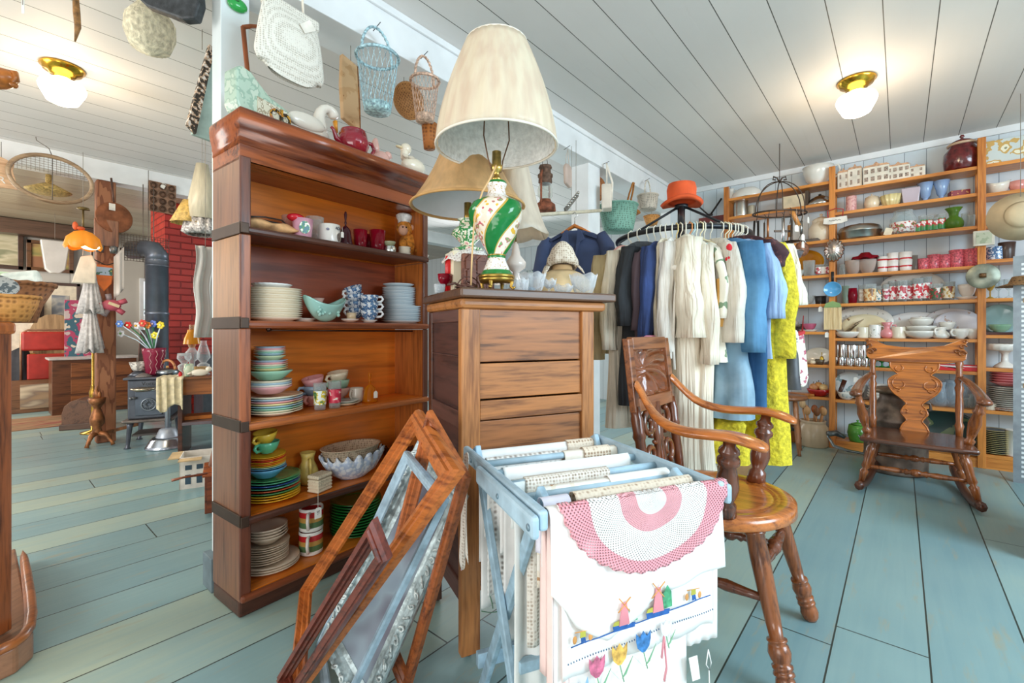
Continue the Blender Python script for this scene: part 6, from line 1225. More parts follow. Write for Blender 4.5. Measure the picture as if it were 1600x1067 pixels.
for i, (px, w, h) in enumerate(((1443, 15, 18), (1459, 16, 23), (1476, 16, 22), (1495, 19, 28), (1517, 20, 28))): wv('pink_pebbled_glass', ('short', 'second', 'third', 'tall fourth', 'tall fifth')[i]+' pink pebbled tumbler from the left on the fourth shelf', 'glass', 'tumbler', px, ZM[5], w, h, PK, group='pink pebbled tumblers')
# fifth row
def leaner(px, z, wpx, hpx, mat, lab, cat='platter', x=.16, rim=None, name='platter'):
    p = wp_(px, z, x); s = dep(p)/F; a = wpx/2*s; b = hpx/2*s
    return S(name, lab, cat, M().lathe([(0, 0), (a*.68, .0), (a*.75, .008), (a, .022), (a*.99, .025), (a*.73, .014), (0, .006)], n=48, sy=b/a), mat, (p.x+.03, p.y, p.z+b*cos(.25)), 0, rot=(0, -pi/2+.25, 0)) if 0 else \
        S(name, lab, cat, M().lathe([(0, 0), (a*.68, .0), (a*.75, .008), (a, .022), (a*.99, .025), (a*.73, .014), (0, .006)], n=48, sy=b/a).tf(RZ(pi/2)).tf(RY(-pi/2+.18)), mat, (p.x, p.y, p.z+b+.004), 0)
leaner(1424, ZM[4], 76, 46, pat('#e6dcd0', ['#a9605a'], 16, .68, .2), 'large oval platter with red sprigs leaning behind the painted glasses')
wv('mirrored_tumbler', 'silvery green tumbler at the left of the fifth shelf', 'glass', 'tumbler', 1321, ZM[4], 10, 28, GL('#a9bfae', .4)); wv('red_tumbler', 'deep red tumbler second on the fifth shelf', 'glass', 'barrel', 1332, ZM[4], 13, 24, rb)
for i, (px, w, h, kd, cols, l) in enumerate((
 (1347, 10, 29, 'tumbler', ['#e8e4dd', '#d0c5b4'], 'clear tumbler with faint white lines beside the red tumbler'),
 (1359, 17, 29, 'straight', ['#e9d2a5', '#cf8f4a', '#7d5b3a'], 'glass jar with an orange picture on the fifth shelf'),
 (1372, 14, 26, 'tumbler', ['#e9e6dc', '#3b7f8c', '#d79a4a'], 'glass with blue and orange bands on the fifth shelf'),
 (1384, 8, 28, 'tumbler', ['#e4dcd8', '#b9475a'], 'thin clear glass with red dots on the fifth shelf'),
 (1396, 14, 33, 'tumbler', ['#ece6e2', '#c63b47'], 'tall clear glass with red trellis before the platter'),
 (1409, 14, 33, 'tumbler', ['#ece6e2', '#c1404b'], 'second tall clear glass with red trellis before the platter'),
 (1421, 12, 33, 'tumbler', ['#e8e6e4', '#b83a42'], 'clear glass with a red berry beneath the platter'),
 (1434, 13, 36, 'tumbler', ['#ece8e4', '#cf2f38'], 'tall glass with red flowers, left of its pair'),
 (1447, 14, 38, 'tumbler', ['#ece8e4', '#cf2f38'], 'tallest glass with red flowers, right of its pair'),
 (1462, 17, 26, 'tumbler', ['#44603e', '#b22a33', '#e8e4dc'], 'dark holly-patterned glass on the fifth shelf'),
 (1481, 17, 29, 'tumbler', ['#e9e0c8', '#c9a24e', '#8a4a3a'], 'glass with a yellow village scene on the fifth shelf'))):
    banded_glass(px, ZM[4], w, h, kd, cols, l, x=.07 if i % 2 else .10, sc=38)
wv('swirled_bowl', 'brown and white swirled glass bowl at the right of the fifth shelf', 'bowl', 'bowl', 1511, ZM[4]+.02, 22, 20, bands([(0, '#8a5a44'), (.3, '#e9dfd6'), (.5, '#8a5a44'), (.8, '#e9dfd6')], 'y', .03, .2, 0, -2)); wv('saucer', 'white saucer under the swirled glass bowl', 'saucer', 'plate', 1510, ZM[4], 26, 5, WH)
# sixth row: white china
leaner(1346, ZM[3], 78, 48, pat('#e6e0d4', ['#b9b0a2'], 30, .62, .2), 'largest white oval platter at the left of the china shelf', x=.165); leaner(1350, ZM[3], 56, 36, pat('#e3d3ac', ['#8a6a4a'], 14, .7, .2), 'cream oval platter with brown border inside the largest one', x=.125)
leaner(1430, ZM[3], 74, 40, pat('#e6e4e0', ['#c9a9a0'], 16, .7, .2), 'white oval platter behind the casserole stack', x=.165); leaner(1487, ZM[3], 66, 46, pat('#e6e3e4', ['#b9a3a6'], 16, .68, .2), 'white oval platter with sprigs at the right of the china shelf', x=.165); leaner(1497, ZM[3], 58, 42, pat('#dfe0ea', ['#c9b0a6'], 22, .66, .2), 'pale bluish platter before the sprigged one at the right', x=.13)
wv('white_dish', 'shallow white dish holding bundled cutlery on the china shelf', 'dish', 'bowl', 1324, ZM[3], 33, 10, WH, x=.06)
t = T('cutlery', 'bundle of tarnished silver cutlery leaning in the shallow white dish', 'cutlery', tuple(wp_(1326, ZM[3]+.03, .06)))
for k in range(6): mk('fork', M().tube([(-.0+.01*k, .05-.006*k, 0), (.02, -.05-.01*k, .10+.006*k)], [.004, .006], 6, flat=.4), C('#8d7a62', .3, .8, .3, 60), t)
MG = lambda px, w, h, mat, l, **k: wv('mug', l, 'mug', 'mug', px, ZM[3], w, h, mat, x=.06, handle=('mug', .85, .2, .6), rz=-pi/2, **k)
MG(1348, 15, 17, IV, 'plain cream mug nearest the cutlery'); MG(1367, 15, 21, pat('#eceae4', ['#3c5a3a'], 60, .66, .2), 'white mug dotted with dark green holly'); MG(1404, 18, 18, IV, 'plain cream mug right of the pink pitcher')
wv('pink_pitcher', 'pink waisted pottery pitcher among the mugs', 'pitcher', 'vase', 1386, ZM[3], 17, 25, CER('#e08d8f'), x=.06, handle=('jug', .8, .3, .6), rz=-pi/2)
for i, (w, h, dz, l) in enumerate(((44, 12, 0, 'widest white oval casserole at the foot of the stack'), (38, 10, .05, 'middle white casserole of the stack'), (31, 12, .095, 'small white lidded casserole crowning the stack'))): wv('white_casserole', l, 'casserole', 'bowl', 1439, ZM[3]+dz, w, h, WH, x=.07, group='white casseroles', **({'lid': .8} if i == 2 else {}))
wv('gravy_boat', 'white gravy boat with gold rim, lower of two', 'gravy boat', 'jug', 1470, ZM[3], 22, 18, WH, x=.05, handle=('jug', .85, .3, .6), rz=2.6); wv('gravy_boat', 'white gravy boat stacked tilted on the lower one', 'gravy boat', 'cup', 1480, ZM[3]+.07, 20, 12, WH, x=.07, handle=('cup', .85, .3, .6), rz=-.6)
wv('sugar_bowl', 'white handled sugar bowl at the right of the china shelf', 'bowl', 'bowl', 1500, ZM[3], 22, 16, WH, x=.04, handle=('cup', .85, .3, .6), rz=2.4); wv('china_bowl', 'white china bowl with gold handle by the right post', 'bowl', 'bowl', 1519, ZM[3], 20, 16, WH, x=.06)
# seventh row
chm = MET('#c9cbcc', .12)
for px, h, dz, w in ((1315, 24, .05, 13), (1331, 24, .05, 17), (1347, 24, .05, 15)): wv('chrome_canister', 'tall chrome canister, %s of three standing on the small ones' % {1315: 'left', 1331: 'middle', 1347: 'right'}[px], 'canister', 'mug', px, ZM[2]+.062, w, 22, chm, group='chrome canisters')
for px, l in ((1313, 'left'), (1327, 'second'), (1340, 'third'), (1351, 'right')): wv('small_chrome_canister', 'small chrome canister, %s of the lower row' % l, 'canister', 'mug', px, ZM[2], 12, 13, chm, x=.09, group='chrome canisters')
gd = GL('#1f9a3c', .5, .3, '#158030')
for px in (1366, 1378, 1390): wv('green_goblet', 'bright green glass sherbet dish, %s of three behind the rocking chair' % {1366: 'left', 1378: 'middle', 1390: 'right'}[px], 'glass', 'goblet', px, ZM[2], 15, 17, gd, group='bright green sherbet dishes')
t = T('red_box', 'flat red cardboard box with white lettering behind the rocking chair', 'box', tuple(wp_(1489, ZM[2], .06))); mk('carton', M().box(-.04, .04, -.135, .135, 0, .045), C('#cf1f2c', .4, 0, .03), t, bev=.002)
mk('white_print', M().prism([(.10, .040), (-.125, .036), (-.125, .030), (-.02, .031), (-.03, .012), (-.06, .02), (.04, .024), (.08, .034)], -.0412, -.04, 'yz'), C('#f2e4e0', .5), t)
# eighth row and bottom
leaner(1328, ZM[1], 40, 40, pat('#dfe6e6', ['#8fa7a9'], 20, .62, .2), 'floral plate leaning behind the rocking chair arm', cat='plate', name='plate'); S('wooden_paddle', 'dark wooden paddle leaning left of the floral plate', 'paddle', M().tube([(0, 0, 0), (.04, -.05, .16)], [.014, .018], 8, flat=.4), wdk, wp_(1308, ZM[1], .06))
wv('china_bowl', 'small patterned bowl before the floral plate', 'bowl', 'bowl', 1322, ZM[1], 24, 12, pat('#e3e3dc', ['#9fb0b8'], 40, .58, .2), x=.05)
for k in range(5): wv('bowl', '%s white bowl stacked behind the left post of the rocking chair' % ORD[4-k], 'bowl', 'bowl', 1374, ZM[1]+k*.022, 32-k, 10, WH, group='white bowls behind the rocking chair')
for px, w, h, l in ((1468, 24, 38, 'tall clear glass coffee pot, left of two behind the chair splat'), (1486, 22, 42, 'tall clear glass coffee pot, right of two')): wv('glass_pot', l, 'pot', 'jug', px, ZM[1], w, h, GL('#dfe9f0', .2, .4), handle=('jug', .85, .3, .8), rz=-pi/2)
for px, h in ((1500, 20), (1509, 16), (1519, 22)): wv('clear_pitcher', 'small clear glass pitcher, %s of three beside the coffee pots' % {1500: 'left', 1509: 'middle', 1519: 'right'}[px], 'pitcher', 'jug', px, ZM[1], 13, h, CL)
t = S('painted_tray', 'dark green oval tray painted with a landscape behind the rocking chair', 'tray', M().lathe([(0, 0), (.19, .0), (.2, .008), (.215, .02), (.212, .024), (.195, .012), (0, .006)], n=48, sy=.72).tf(RZ(pi/2)).tf(RY(-pi/2+.15)), pat('#17342f', ['#5f6b45', '#a59a78', '#c9cbb9'], 9, .56, .3), wp_(1474, ZM[0]+.16, .14))
wv('green_teapot', 'small bright green teapot on the bottom shelf behind the iron scraper', 'teapot', 'barrel', 1340, ZM[0]+.0, 27, 26, C('#5a9a3e', .2), spout=True, lid=.6, rz=1.2, x=.06)
S('orange_tray', 'dark wooden tray on the bottom shelf under the green teapot', 'tray', M().box(-.05, .05, -.16, .12, 0, .014), wdk, wp_(1350, ZM[0]-.0, .06)) if 0 else None
# right bay
S('floral_canister', 'large brown and white floral box on the top shelf at the right edge', 'box', M().box(-.08, .09, -.19, .10, 0, .17), pat('#c9d0cc', ['#c9a25c', '#e9e2c8', '#8d8a6a'], 13, .48, .4), wp_(1562, ZR[8]), bev=.006)
wv('cat_gravy_boat', 'white pottery boat with pointed rim on the right bay second shelf', 'gravy boat', 'bowl', 1558, ZR[7], 30, 15, CER('#e9e2d4'), fn=lambda a, r, z: (r, z*(1+.35*cos(a+pi/2)**2*(1 if z > .03 else 0)))); wv('coral_dish', 'coral pink scalloped dish at the right edge of the second shelf', 'dish', 'fluted', 1591, ZR[7], 24, 16, CER('#e0958a'))
gyl = GL('#9fb23c', .55, .25, '#8a9c2c'); wv('olive_bowl', 'olive green glass bowl on the right bay third shelf', 'bowl', 'straight', 1552, ZR[6], 20, 18, gyl); wv('green_bowl', 'dark green glass bowl beside the olive one', 'bowl', 'bowl', 1573, ZR[6], 20, 20, GL('#3f7d4a', .5, .3, '#2f6a3a'))
wv('willow_mug', 'blue and white willow pattern mug by the framed picture', 'mug', 'mug', 1555, ZR[5], 20, 21, bw, handle=('mug', .85, .2, .6), rz=-pi/2); wv('brown_pot', 'dark brown pot beside the willow mug', 'pot', 'straight', 1573, ZR[5], 20, 27, C('#4a3a34', .3))
for px, l in ((1547, 'amber stemmed glass at the left of the right bay'), (1560, 'clear tall glass in the middle of the right bay'), (1576, 'clear wide glass at the right of the right bay')): wv('stemmed_glass', l, 'glass', 'goblet', px, ZR[4], 13, 30, GL('#d9b65a', .3, .3) if px == 1547 else CL)
leaner(1562, ZR[3], 46, 46, CER('#a9d0d2'), 'pale aqua round plate leaning in the right bay', cat='plate', name='plate'); wv('jadeite_bowl', 'pale green glass bowl before the aqua plate', 'bowl', 'bowl', 1562, ZR[3]+.02, 26, 12, GL('#bfe0c8', .5, .3, '#a9d3b4'), x=.06); S('dark_tray', 'dark red tray under the green glass bowl', 'tray', M().box(-.06, .1, -.12, .10, 0, .018), C('#4a1f1c', .3), wp_(1562, ZR[3]))
wv('lace_cake_stand', 'white milk-glass cake stand with a lacy edge in the right bay', 'cake stand', 'cakestand', 1570, ZR[2], 46, 38, WH, n=48, fn=lambda a, r, z: (r*(1+.03*cos(20*a)), z))
p = wp_(1568, ZR[1], .1); s = dep(p)/F
for k in range(12): S('white_plate', '%s white plate in the stack under the pink bowls' % ORD[11-k], 'plate', M().lathe(pf('plate', 25*s/1.0*.96, .014), n=28), WH, (p.x, p.y-.02, p.z+k*.0145), 0, 'white plates in the right bay')
for k in range(5): S('pink_bowl', '%s coral pink bowl on top of the white plates' % ORD[4-k], 'bowl', M().lathe(pf('deep', 20*s, .03), n=28), CER('#dc7f80'), (p.x, p.y-.02, p.z+.178+k*.018), 0, 'coral pink bowls in the right bay')
wv('custard_cup', 'small cream custard cup before the white plate stack', 'cup', 'mug', 1546, ZR[1], 15, 10, IV, x=.05); 
for k in range(3): wv('brown_cup', 'small brown striped cup, %s of three by the custard cup' % ('left', 'middle', 'right')[k], 'cup', 'bowl', 1559+k*8, ZR[1], 8, 6, C('#a0705a', .4), x=.03)
p = wp_(1554, ZR[0], .1); gr_ = bands([(0, '#2f2c28'), (.5, '#2f2c28'), (.72, '#d8c58a')], 'z', .012, .3)
for k in range(13): S('gold_rimmed_plate', '%s dark plate with a yellow rim on the bottom right shelf' % ORD[12-k], 'plate', M().lathe(pf('plate', .096, .013), n=28), gr_, (p.x, p.y, p.z+k*.0135), 0, 'yellow-rimmed dark plates')
wv('enamel_pot', 'white enamel pot beside the yellow-rimmed plates', 'pot', 'pot', 1583, ZR[0], 18, 40, WH, x=.06)
# left bay
wv('white_jug', 'small white jug at the left end of the top shelf', 'jug', 'jug', 1142, ZL[7], 14, 18, WH, handle=('jug', .8, .3, .6), rz=-pi/2); S('white_tureen', 'white oval dish turned upside down on the top shelf', 'dish', M().lathe([(.14, 0), (.145, .01), (.12, .06), (.08, .092), (0, .10)], n=36, sy=.75).tf(RZ(pi/2)), WH, wp_(1167, ZL[7]))
wv('enamel_chamber_pot', 'large white enamel pot with flared rim on the top shelf', 'pot', 'bowl', 1278, ZL[7], 42, 29, WH, handle=('mug', .9, .3, .35), rz=-pi/2)
wv('tin_canister', 'ridged silver tin canister on the left bay second shelf', 'canister', 'mug', 1158, ZL[6], 20, 26, MET('#bdbab2', .3), fn=lambda a, r, z: (r*(1+.03*(sin(z*140) > .6)), z))
wv('small_tin', 'small dull tin right of the ridged canister', 'tin', 'mug', 1174, ZL[6], 10, 16, C('#b5aa94', .5, .3)); S('cream_box', 'cream wooden box on the second shelf behind the pot rack', 'box', M().box(-.05, .05, -.10, .10, 0, .12), C('#d6c5a4', .6), wp_(1243, ZL[6])); S('book', 'upright dark bound book beside the cream box', 'book', M().box(-.06, .06, -.012, .012, 0, .14), C('#4a3a2c', .6), wp_(1262, ZL[6]))
t = T('steel_dome_lid', 'steel domed pan lid with knob on the second shelf', 'lid', tuple(wp_(1281, ZL[6]))); mk('dome', M().lathe([(.10, 0), (.104, .008), (.1, .02), (.075, .06), (.03, .085), (0, .088)], n=32), MET(), t); mk('knob', M().lathe([(0, .086), (.008, .09), (.014, .1), (0, .108)], n=12), blk, t)
wv('stoneware_jug', 'round cream stoneware crock with lid on the third shelf', 'crock', 'jar', 1283, ZL[5], 34, 34, pat('#dfcdb4', ['#cdb698'], 10, .56, .25), lid=.6, n=28); S('flat_iron', 'pair of dark flat pans lying before the stoneware crock', 'pan', M().box(-.05, .04, -.10, .06, 0, .025).tube([(0, -.09, .02), (0, -.15, .03)], .012, 8), C('#6a625c', .4, .6), wp_(1262, ZL[5], .06))
leaner(1257, ZL[4], 52, 42, GL('#e2a02a', .65, .3, '#d6901e'), 'large amber glass plate leaning on the fourth shelf of the left bay', cat='plate', name='amber_plate'); wv('clear_mug', 'clear pressed glass before the amber plate', 'glass', 'tumbler', 1264, ZL[4], 17, 24, CL, x=.06); wv('low_glass', 'low clear glass dish before the amber plate', 'glass', 'bowl', 1248, ZL[4], 16, 10, CL, x=.05)
for px, c in ((1279, '#b9414a'), (1287, '#eef0f0'), (1294, '#b03a46')): banded_glass(px, ZL[4], 9, 17, 'tumbler', [c, '#f0ece8'], 'small glass, %s of three right of the amber plate' % {1279: 'left red', 1287: 'middle clear', 1294: 'right red'}[px], x=.06)
S('crystal_bird', 'clear crystal bird figure left of the amber plate', 'ornament', M().ell((0, 0, .04), (.03, .045, .03)).ell((0, .04, .06), (.02, .02, .02)).tube([(0, -.03, .04), (0, -.07, .08)], [.014, .004], 6), CL, wp_(1230, ZL[4]))
for k, (c, w) in enumerate((('#d8c9a6', .24), ('#b99b72', .22), ('#e3d8be', .20))): S('book', ('bottom', 'middle', 'top')[k]+' one of three pale books lying on the left bay shelf', 'book', M().box(-.07, .07, -w/2, w/2, 0, .03), C(c, .7), wp_(1226, ZL[3]+k*.031), .05*k, group='books lying in the left bay', bev=.003)
wv('clear_bowl', 'clear glass bowl with smaller ones inside on the left bay', 'bowl', 'bowl', 1258, ZL[3], 28, 14, CL); wv('black_ramekin', 'small black pot below the blue pan', 'pot', 'straight', 1282, ZL[3], 16, 13, C('#2b2c2e', .3)); S('dark_figurine', 'dark brown carved leaf shape beside the pale books', 'ornament', M().ell((0, 0, .03), (.02, .06, .014)).ell((0, -.03, .045), (.02, .03, .01)), C('#4a3626', .4), wp_(1243, ZL[3]))
wv('white_plate', 'white plate under the pink bowl in the left bay', 'plate', 'plate', 1264, ZL[2], 28, 3, WH, x=.06); wv('pink_bowl', 'small pink glass bowl on a white plate in the left bay', 'bowl', 'bowl', 1265, ZL[2]+.014, 18, 10, GL('#e58aa5', .6, .3, '#d8708f'), x=.06)
S('grey_cat_figurine', 'glossy grey-brown pottery animal curled on the left bay shelf', 'ornament', M().ell((0, .04, .05), (.04, .07, .05)).ell((0, -.04, .07), (.035, .035, .035)).ell((0, -.07, .055), (.015, .02, .015)), C('#8d857c', .15, 0, .3, 20), wp_(1234, ZL[2]+.0), .2); S('dark_box', 'flat dark box behind the pink bowl', 'box', M().box(0, .06, -.05, .05, 0, .07), C('#3c3230', .5), wp_(1252, ZL[2], .12))
leaner(1280, ZL[1], 36, 24, CER('#e6dcc9'), 'cream oval platter in the left bay above the fruit bowl'); wv('brass_bell', 'small brass-yellow figure before the cream platter', 'ornament', 'bell', 1284, ZL[1]+.03, 7, 14, MET('#d6b24a', .3), x=.05); wv('tin_mould', 'small dark fluted tin mould before the cream platter', 'mould', 'fluted', 1281, ZL[1], 13, 8, C('#6a5c4c', .4, .5), x=.04)
for k in range(4): S('seashell', 'beige seashell, %s of four on the left bay shelf' % ('first', 'second', 'third', 'last')[k], 'shell', M().ell((0, 0, .02), (.03, .035, .022)), C('#d8c3a6', .5, 0, .2, 40), wp_(1255+7*k, ZL[1], .04+.03*(k % 2)), k, 'seashells')
wv('red_bowl', 'shallow red enamel bowl of wooden fruit in the left bay', 'bowl', 'bowl', 1280, ZL[0]+.0, 34, 11, CER('#b52222'), x=.07)
for k, (px, c, l) in enumerate(((1271, '#c98a5a', 'brownish onion at the left of the red bowl'), (1279, '#d9a05f', 'largest tan onion in the red bowl'), (1287, '#e3c48a', 'pale yellow fruit in the red bowl'), (1276, '#b5402e', 'red apple at the front of the red bowl'))): t = T('fruit', l, 'fruit', tuple(wp_(px, ZL[0]+.075+.012*(k == 1), .05+.03*(k % 2)))); mk('flesh', M().ell((0, 0, 0), .034, 16, 10), C(c, .3, 0, .12, 30), t); mk('stem', M().tube([(0, 0, .03), (.006, 0, .05)], .003, 5), C('#5a4028'), t)
S('cutting_board', 'honey wooden cutting board lying before the red bowl', 'board', M().prism([(-.09, -.05), (.06, -.05), (.08, -.02), (.10, -.02), (.10, .02), (.08, .02), (.06, .05), (-.09, .05)], 0, .02, 'xy'), wood('#c97f3a', '#9a5620', 'x', 1, .4), wp_(1252, ZL[0], .02), -pi/2, bev=.006)
# things fixed on the posts
p = wp_(1303, 0, -.02)
def pw(px, py, x=-.03): q = wp_(px, 0, x); q.z = 1+(518-py)/F*dep(q); return q
S('fluted_mould', 'silver fluted oval mould hung on the post between the bays', 'mould', M().ell((0, 0, 0), (.035, .066, .09), 48, 14).lathe([(.0, 0)], n=3), C('#c9bdb4', .25, .9, .25, 40), pw(1303, 391)) if 0 else S('fluted_mould', 'silver fluted oval mould hung on the post between the bays', 'mould', M().lathe([(.075, 0), (.078, .006), (.066, .012), (.055, .03), (.03, .045), (0, .05)], n=64, fn=lambda a, r, z: (r*(1+.06*cos(16*a)), z)).tf(Matrix.Diagonal((1.25, .9, 1, 1))).tf(RY(-pi/2)), MET('#cbbcb2', .25), pw(1303, 391, -.018))
t = T('blue_pan', 'small light blue frying pan with black handle hung on the post', 'pan', tuple(pw(1301, 452, -.02)), 0)
mk('pan', M().lathe([(0, 0), (.05, 0), (.064, .022), (.061, .022), (.048, .004), (0, .004)], n=32).tf(RY(-pi/2)), CER('#5aa6d8'), t); mk('handle', M().tube([(-.01, 0, .06), (-.012, 0, .15)], [.009, .011], 8, flat=.5), blk, t)
t = T('wooden_rack_board', 'ribbed wooden board with a green scalloped top hung on the post', 'board', tuple(pw(1301, 515, -.022)), 0); mk('slats', M().box(-.006, .006, -.062, .062, 0, .19).box(-.01, -.006, -.055, -.04, 0, .19).box(-.01, -.006, -.02, -.005, 0, .19).box(-.01, -.006, .015, .03, 0, .19), wood('#e3c99a', '#c9a870', 'z'), t); mk('green_top', M().prism([(-.062, .19), (.062, .19), (.05, .225), (0, .245), (-.05, .225)], -.012, .006, 'yz'), C('#8aa86a', .6), t)
t = T('banner_sign', 'white wooden ribbon-shaped sign hanging by red cord on the post', 'sign', tuple(pw(1305, 344, -.025)), 0); mk('board', M().prism([(-.085, -.02), (-.04, -.032), (.04, -.032), (.085, -.02), (.08, .025), (-.08, .025)], -.006, .006, 'yz'), C('#ece6dc', .5), t); mk('cord', M().tube([(0, -.05, .025), (0, -.055, .085), (0, 0, .10), (0, .055, .085), (0, .05, .025)], .004, 6), C('#b5252c'), t)
mk('script', M().tube([(-.008, .045-.006*k, .004*sin(k*1.7)-.002) for k in range(15)], .0016, 5), C('#3c342e'), t)
t = T('small_picture', 'small pale framed picture hung on the post by the right bay', 'picture', tuple(pw(1537, 372, -.02)), 0); mk('frame', M().box(-.01, .005, -.055, .055, -.055, .055), C('#d3cdbd', .4), t, bev=.003); mk('print', M().box(-.012, -.01, -.04, .04, -.04, .04), pat('#c4c9b2', ['#a9b39a'], 30, .55), t)
t = T('tin_sconce', 'round grey tin reflector candle holder on the post by the right bay', 'sconce', tuple(pw(1535, 432, -.03)), 0); mk('reflector', M().lathe([(0, 0), (.03, .004), (.09, .028), (.088, .031), (0, .01)], n=36).tf(RY(-pi/2)), C('#8d9080', .4, .6, .2), t); mk('holder', M().tube([(-.03, 0, -.01), (-.03, 0, .02)], .018, 10), C('#7a5a3a', .4, .5), t)
for px, py, l in ((1292, 520, 'below the ribbed wooden board'), (1372, 538, 'under the cream mugs'), (1337, 590, 'over the arm of the rocking chair'), (1282, 480, 'below the small black pot')): tg = T('price_tag', 'white price tag hanging from the shelf edge '+l, 'tag', tuple(pw(px, py, -.004)), -pi/2, 'price tags on the shelf edges'); tagcard(tg, (0, 0, .04), .035, .03, .045)
# ---- floor things by the shelves ----
cp = Vector((4.29, .03, 0)); t = T('milk_can', 'old grey-brown metal milk can standing behind the rocking chair', 'milk can', tuple(cp), 0); mc2 = C('#6b5d53', .45, .55, .3, 12, .2)
mk('body', M().lathe([(0, 0), (.18, 0), (.185, .015), (.18, .03), (.18, .36), (.186, .37), (.18, .38), (.165, .41), (.10, .50), (.09, .52), (.09, .56), (.0, .56)], n=44), mc2, t); mk('lid', M().lathe([(.09, .555), (.125, .56), (.13, .575), (.125, .59), (.10, .60), (.0, .605)], n=36), C('#7c6a58', .4, .6, .2), t)
for s_ in (-1, 1): mk('handle', M().tube([(0, s_*.15, .44), (0, s_*.19, .46), (0, s_*.185, .50), (0, s_*.11, .51)], .01, 8), mc2, t)
cp = fl(1277, 700); t = T('utensil_crock', 'cream stoneware crock filled with wooden spoons under the left bay', 'crock', (cp.x+.08, cp.y+.04, 0)); mk('crock_body', M().lathe(pf('crock', .112, .225), n=36), pat('#c9b497', ['#bfa888'], 6, .56, .25), t)
for k in range(7):
    a = k*.9; u = Vector((cos(a), sin(a), 0))*.05; q = T('wooden_spoon', ('broad flat wooden spoon at the left of the crock', 'wooden spoon with a round bowl in the middle of the crock', 'slim wooden spoon handle rising tallest from the crock', 'pale wooden spatula at the right of the crock', 'dark wooden ladle at the back of the crock', 'short wooden masher in the crock', 'honey wooden scraper in the crock')[k], 'spoon', (cp.x+.08, cp.y+.04, .02), 0, 'wooden utensils in the crock')
    mk('shaft', M().tube([u*.5, u*1.5+Vector((0, 0, .26+.03*(k == 2)))], .007, 7), wood('#c48a52', '#8f5c2e', 'z'), q); mk('spoon_bowl', M().ell(u*1.6+Vector((0, 0, .29+.05*(k == 2))), (.012, .026, .038)), wood(('#c0642c', '#b98456', '#d9b88a', '#c99a68', '#7d4a2a', '#d2a06c', '#b5702f')[k], '#8f5c2e', 'z'), q)
sp = fl(1238, 712); t = T('spindle_stool', 'wooden stool with turned legs and round seat under the black skirt', 'stool', (sp.x+.12, sp.y+.08, 0), .3)
mk('seat', M().lathe([(0, .44), (.16, .44), (.17, .45), (.168, .468), (0, .47)], n=36), wood('#8d5a38', '#5f3a22', 'x'), t)
for k in range(4): a = k*pi/2+.6; mk('leg', M().turn((.11*cos(a), .11*sin(a), .44), (.16*cos(a), .16*sin(a), 0), [(0, .014), (.2, .018), (.3, .015), (.32, .019), (.34, .015), (.6, .02), (.75, .018), (.77, .021), (.79, .017), (.95, .012), (1, .014)], 12), wood('#9a6440', '#6a4026', 'z'), t)
cp = fl(1213, 697); t = T('wooden_crate', 'small pale wooden crate with a dark stamped mark behind the stool', 'crate', (cp.x+.15, cp.y+.05, 0), -pi/2+.1); mk('box_body', M().box(-.13, .13, 0, .2, 0, .17), wood('#a9805a', '#7d5a3c', 'x', .8), t, bev=.003); mk('stamp', M().tube([(.03*cos(a*pi/5), -.001, .10+.022*sin(a*pi/5)) for a in range(10)], .002, 4, True), C('#4a3626'), t)
S('low_wooden_bench', 'low orange wooden stand with scalloped edge beside the crock', 'stand', M().box(-.10, .10, -.08, .08, .17, .19).box(-.09, .09, -.07, -.06, .0, .10).box(-.10, -.085, -.07, .07, 0, .18).box(.085, .10, -.07, .07, 0, .18).prism([(-.085, .18), (.085, .18), (.085, .13), (.06, .15), (.03, .13), (0, .15), (-.03, .13), (-.06, .15), (-.085, .13)], -.078, -.07), wood('#b5763a', '#7d4a1e', 'x'), fl(1247, 694)+Vector((.12, .06, 0)), -pi/2, bev=.002)
sp = fl(1330, 710); t = T('boot_scraper', 'heavy grey iron shoe-shaped scraper on the floor before the green teapot', 'ironwork', (sp.x, sp.y, 0), .2); ir = C('#8f9aa0', .25, .7, .15)
mk('curved_runner', M().tube([(.0, .16, .14), (-.02, .12, .06), (-.01, .02, .03), (0, -.12, .015), (0, -.22, .01)], [.012, .02, .016, .014, .010], 8, flat=.5), ir, t); mk('cup', M().tube([(.0, .16, .15), (.02, .10, .16), (.02, .04, .13)], [.03, .035, .02], 10, flat=.7), C('#6c767a', .3, .7), t)
mk('brace', M().tube([(.02, -.05, .16), (.0, -.10, .10), (0, -.08, .02)], .008, 7), ir, t)
# grey perforated metal shelving at the right edge
mp = W(3.0, 3.355); t = T('metal_shelving', 'grey perforated steel shelving upright at the right edge of the room', 'shelves', (mp.x, mp.y, 0), -.15); gm2 = C('#8f989e', .4, .3)
m = M().box(-.003, 0, -.05, .035, 0, 1.50); mk('upright', m, gm2, t); m = M().box(0, .03, .032, .035, 0, 1.50); mk('upright_flange', m, gm2, t)
m = M()
for k in range(46): m.box(-.0042, -.003, -.014, -.002, .04+k*.031, .055+k*.031)
mk('slots', m, C('#e9edf0', .5), t)
for z in (.66, 1.22): mk('shelf', M().box(-.01, .45, -.9, -.01, z-.03, z), wood('#b5966e', '#8c6f4c', 'y'), t, bev=.003)
hp = at(1597, 330, 2.9); S('beige_cloth_hat', 'beige cloth sun hat hanging at the top right edge', 'hat', M().lathe([(0, .09), (.06, .085), (.08, .05), (.085, .02), (.15, -.03), (.155, -.025), (.09, .028), (.082, .052)], n=40).tf(RY(-pi/2)), cloth('#cdb997'), hp+Vector((.05, 0, -.02)), 0)
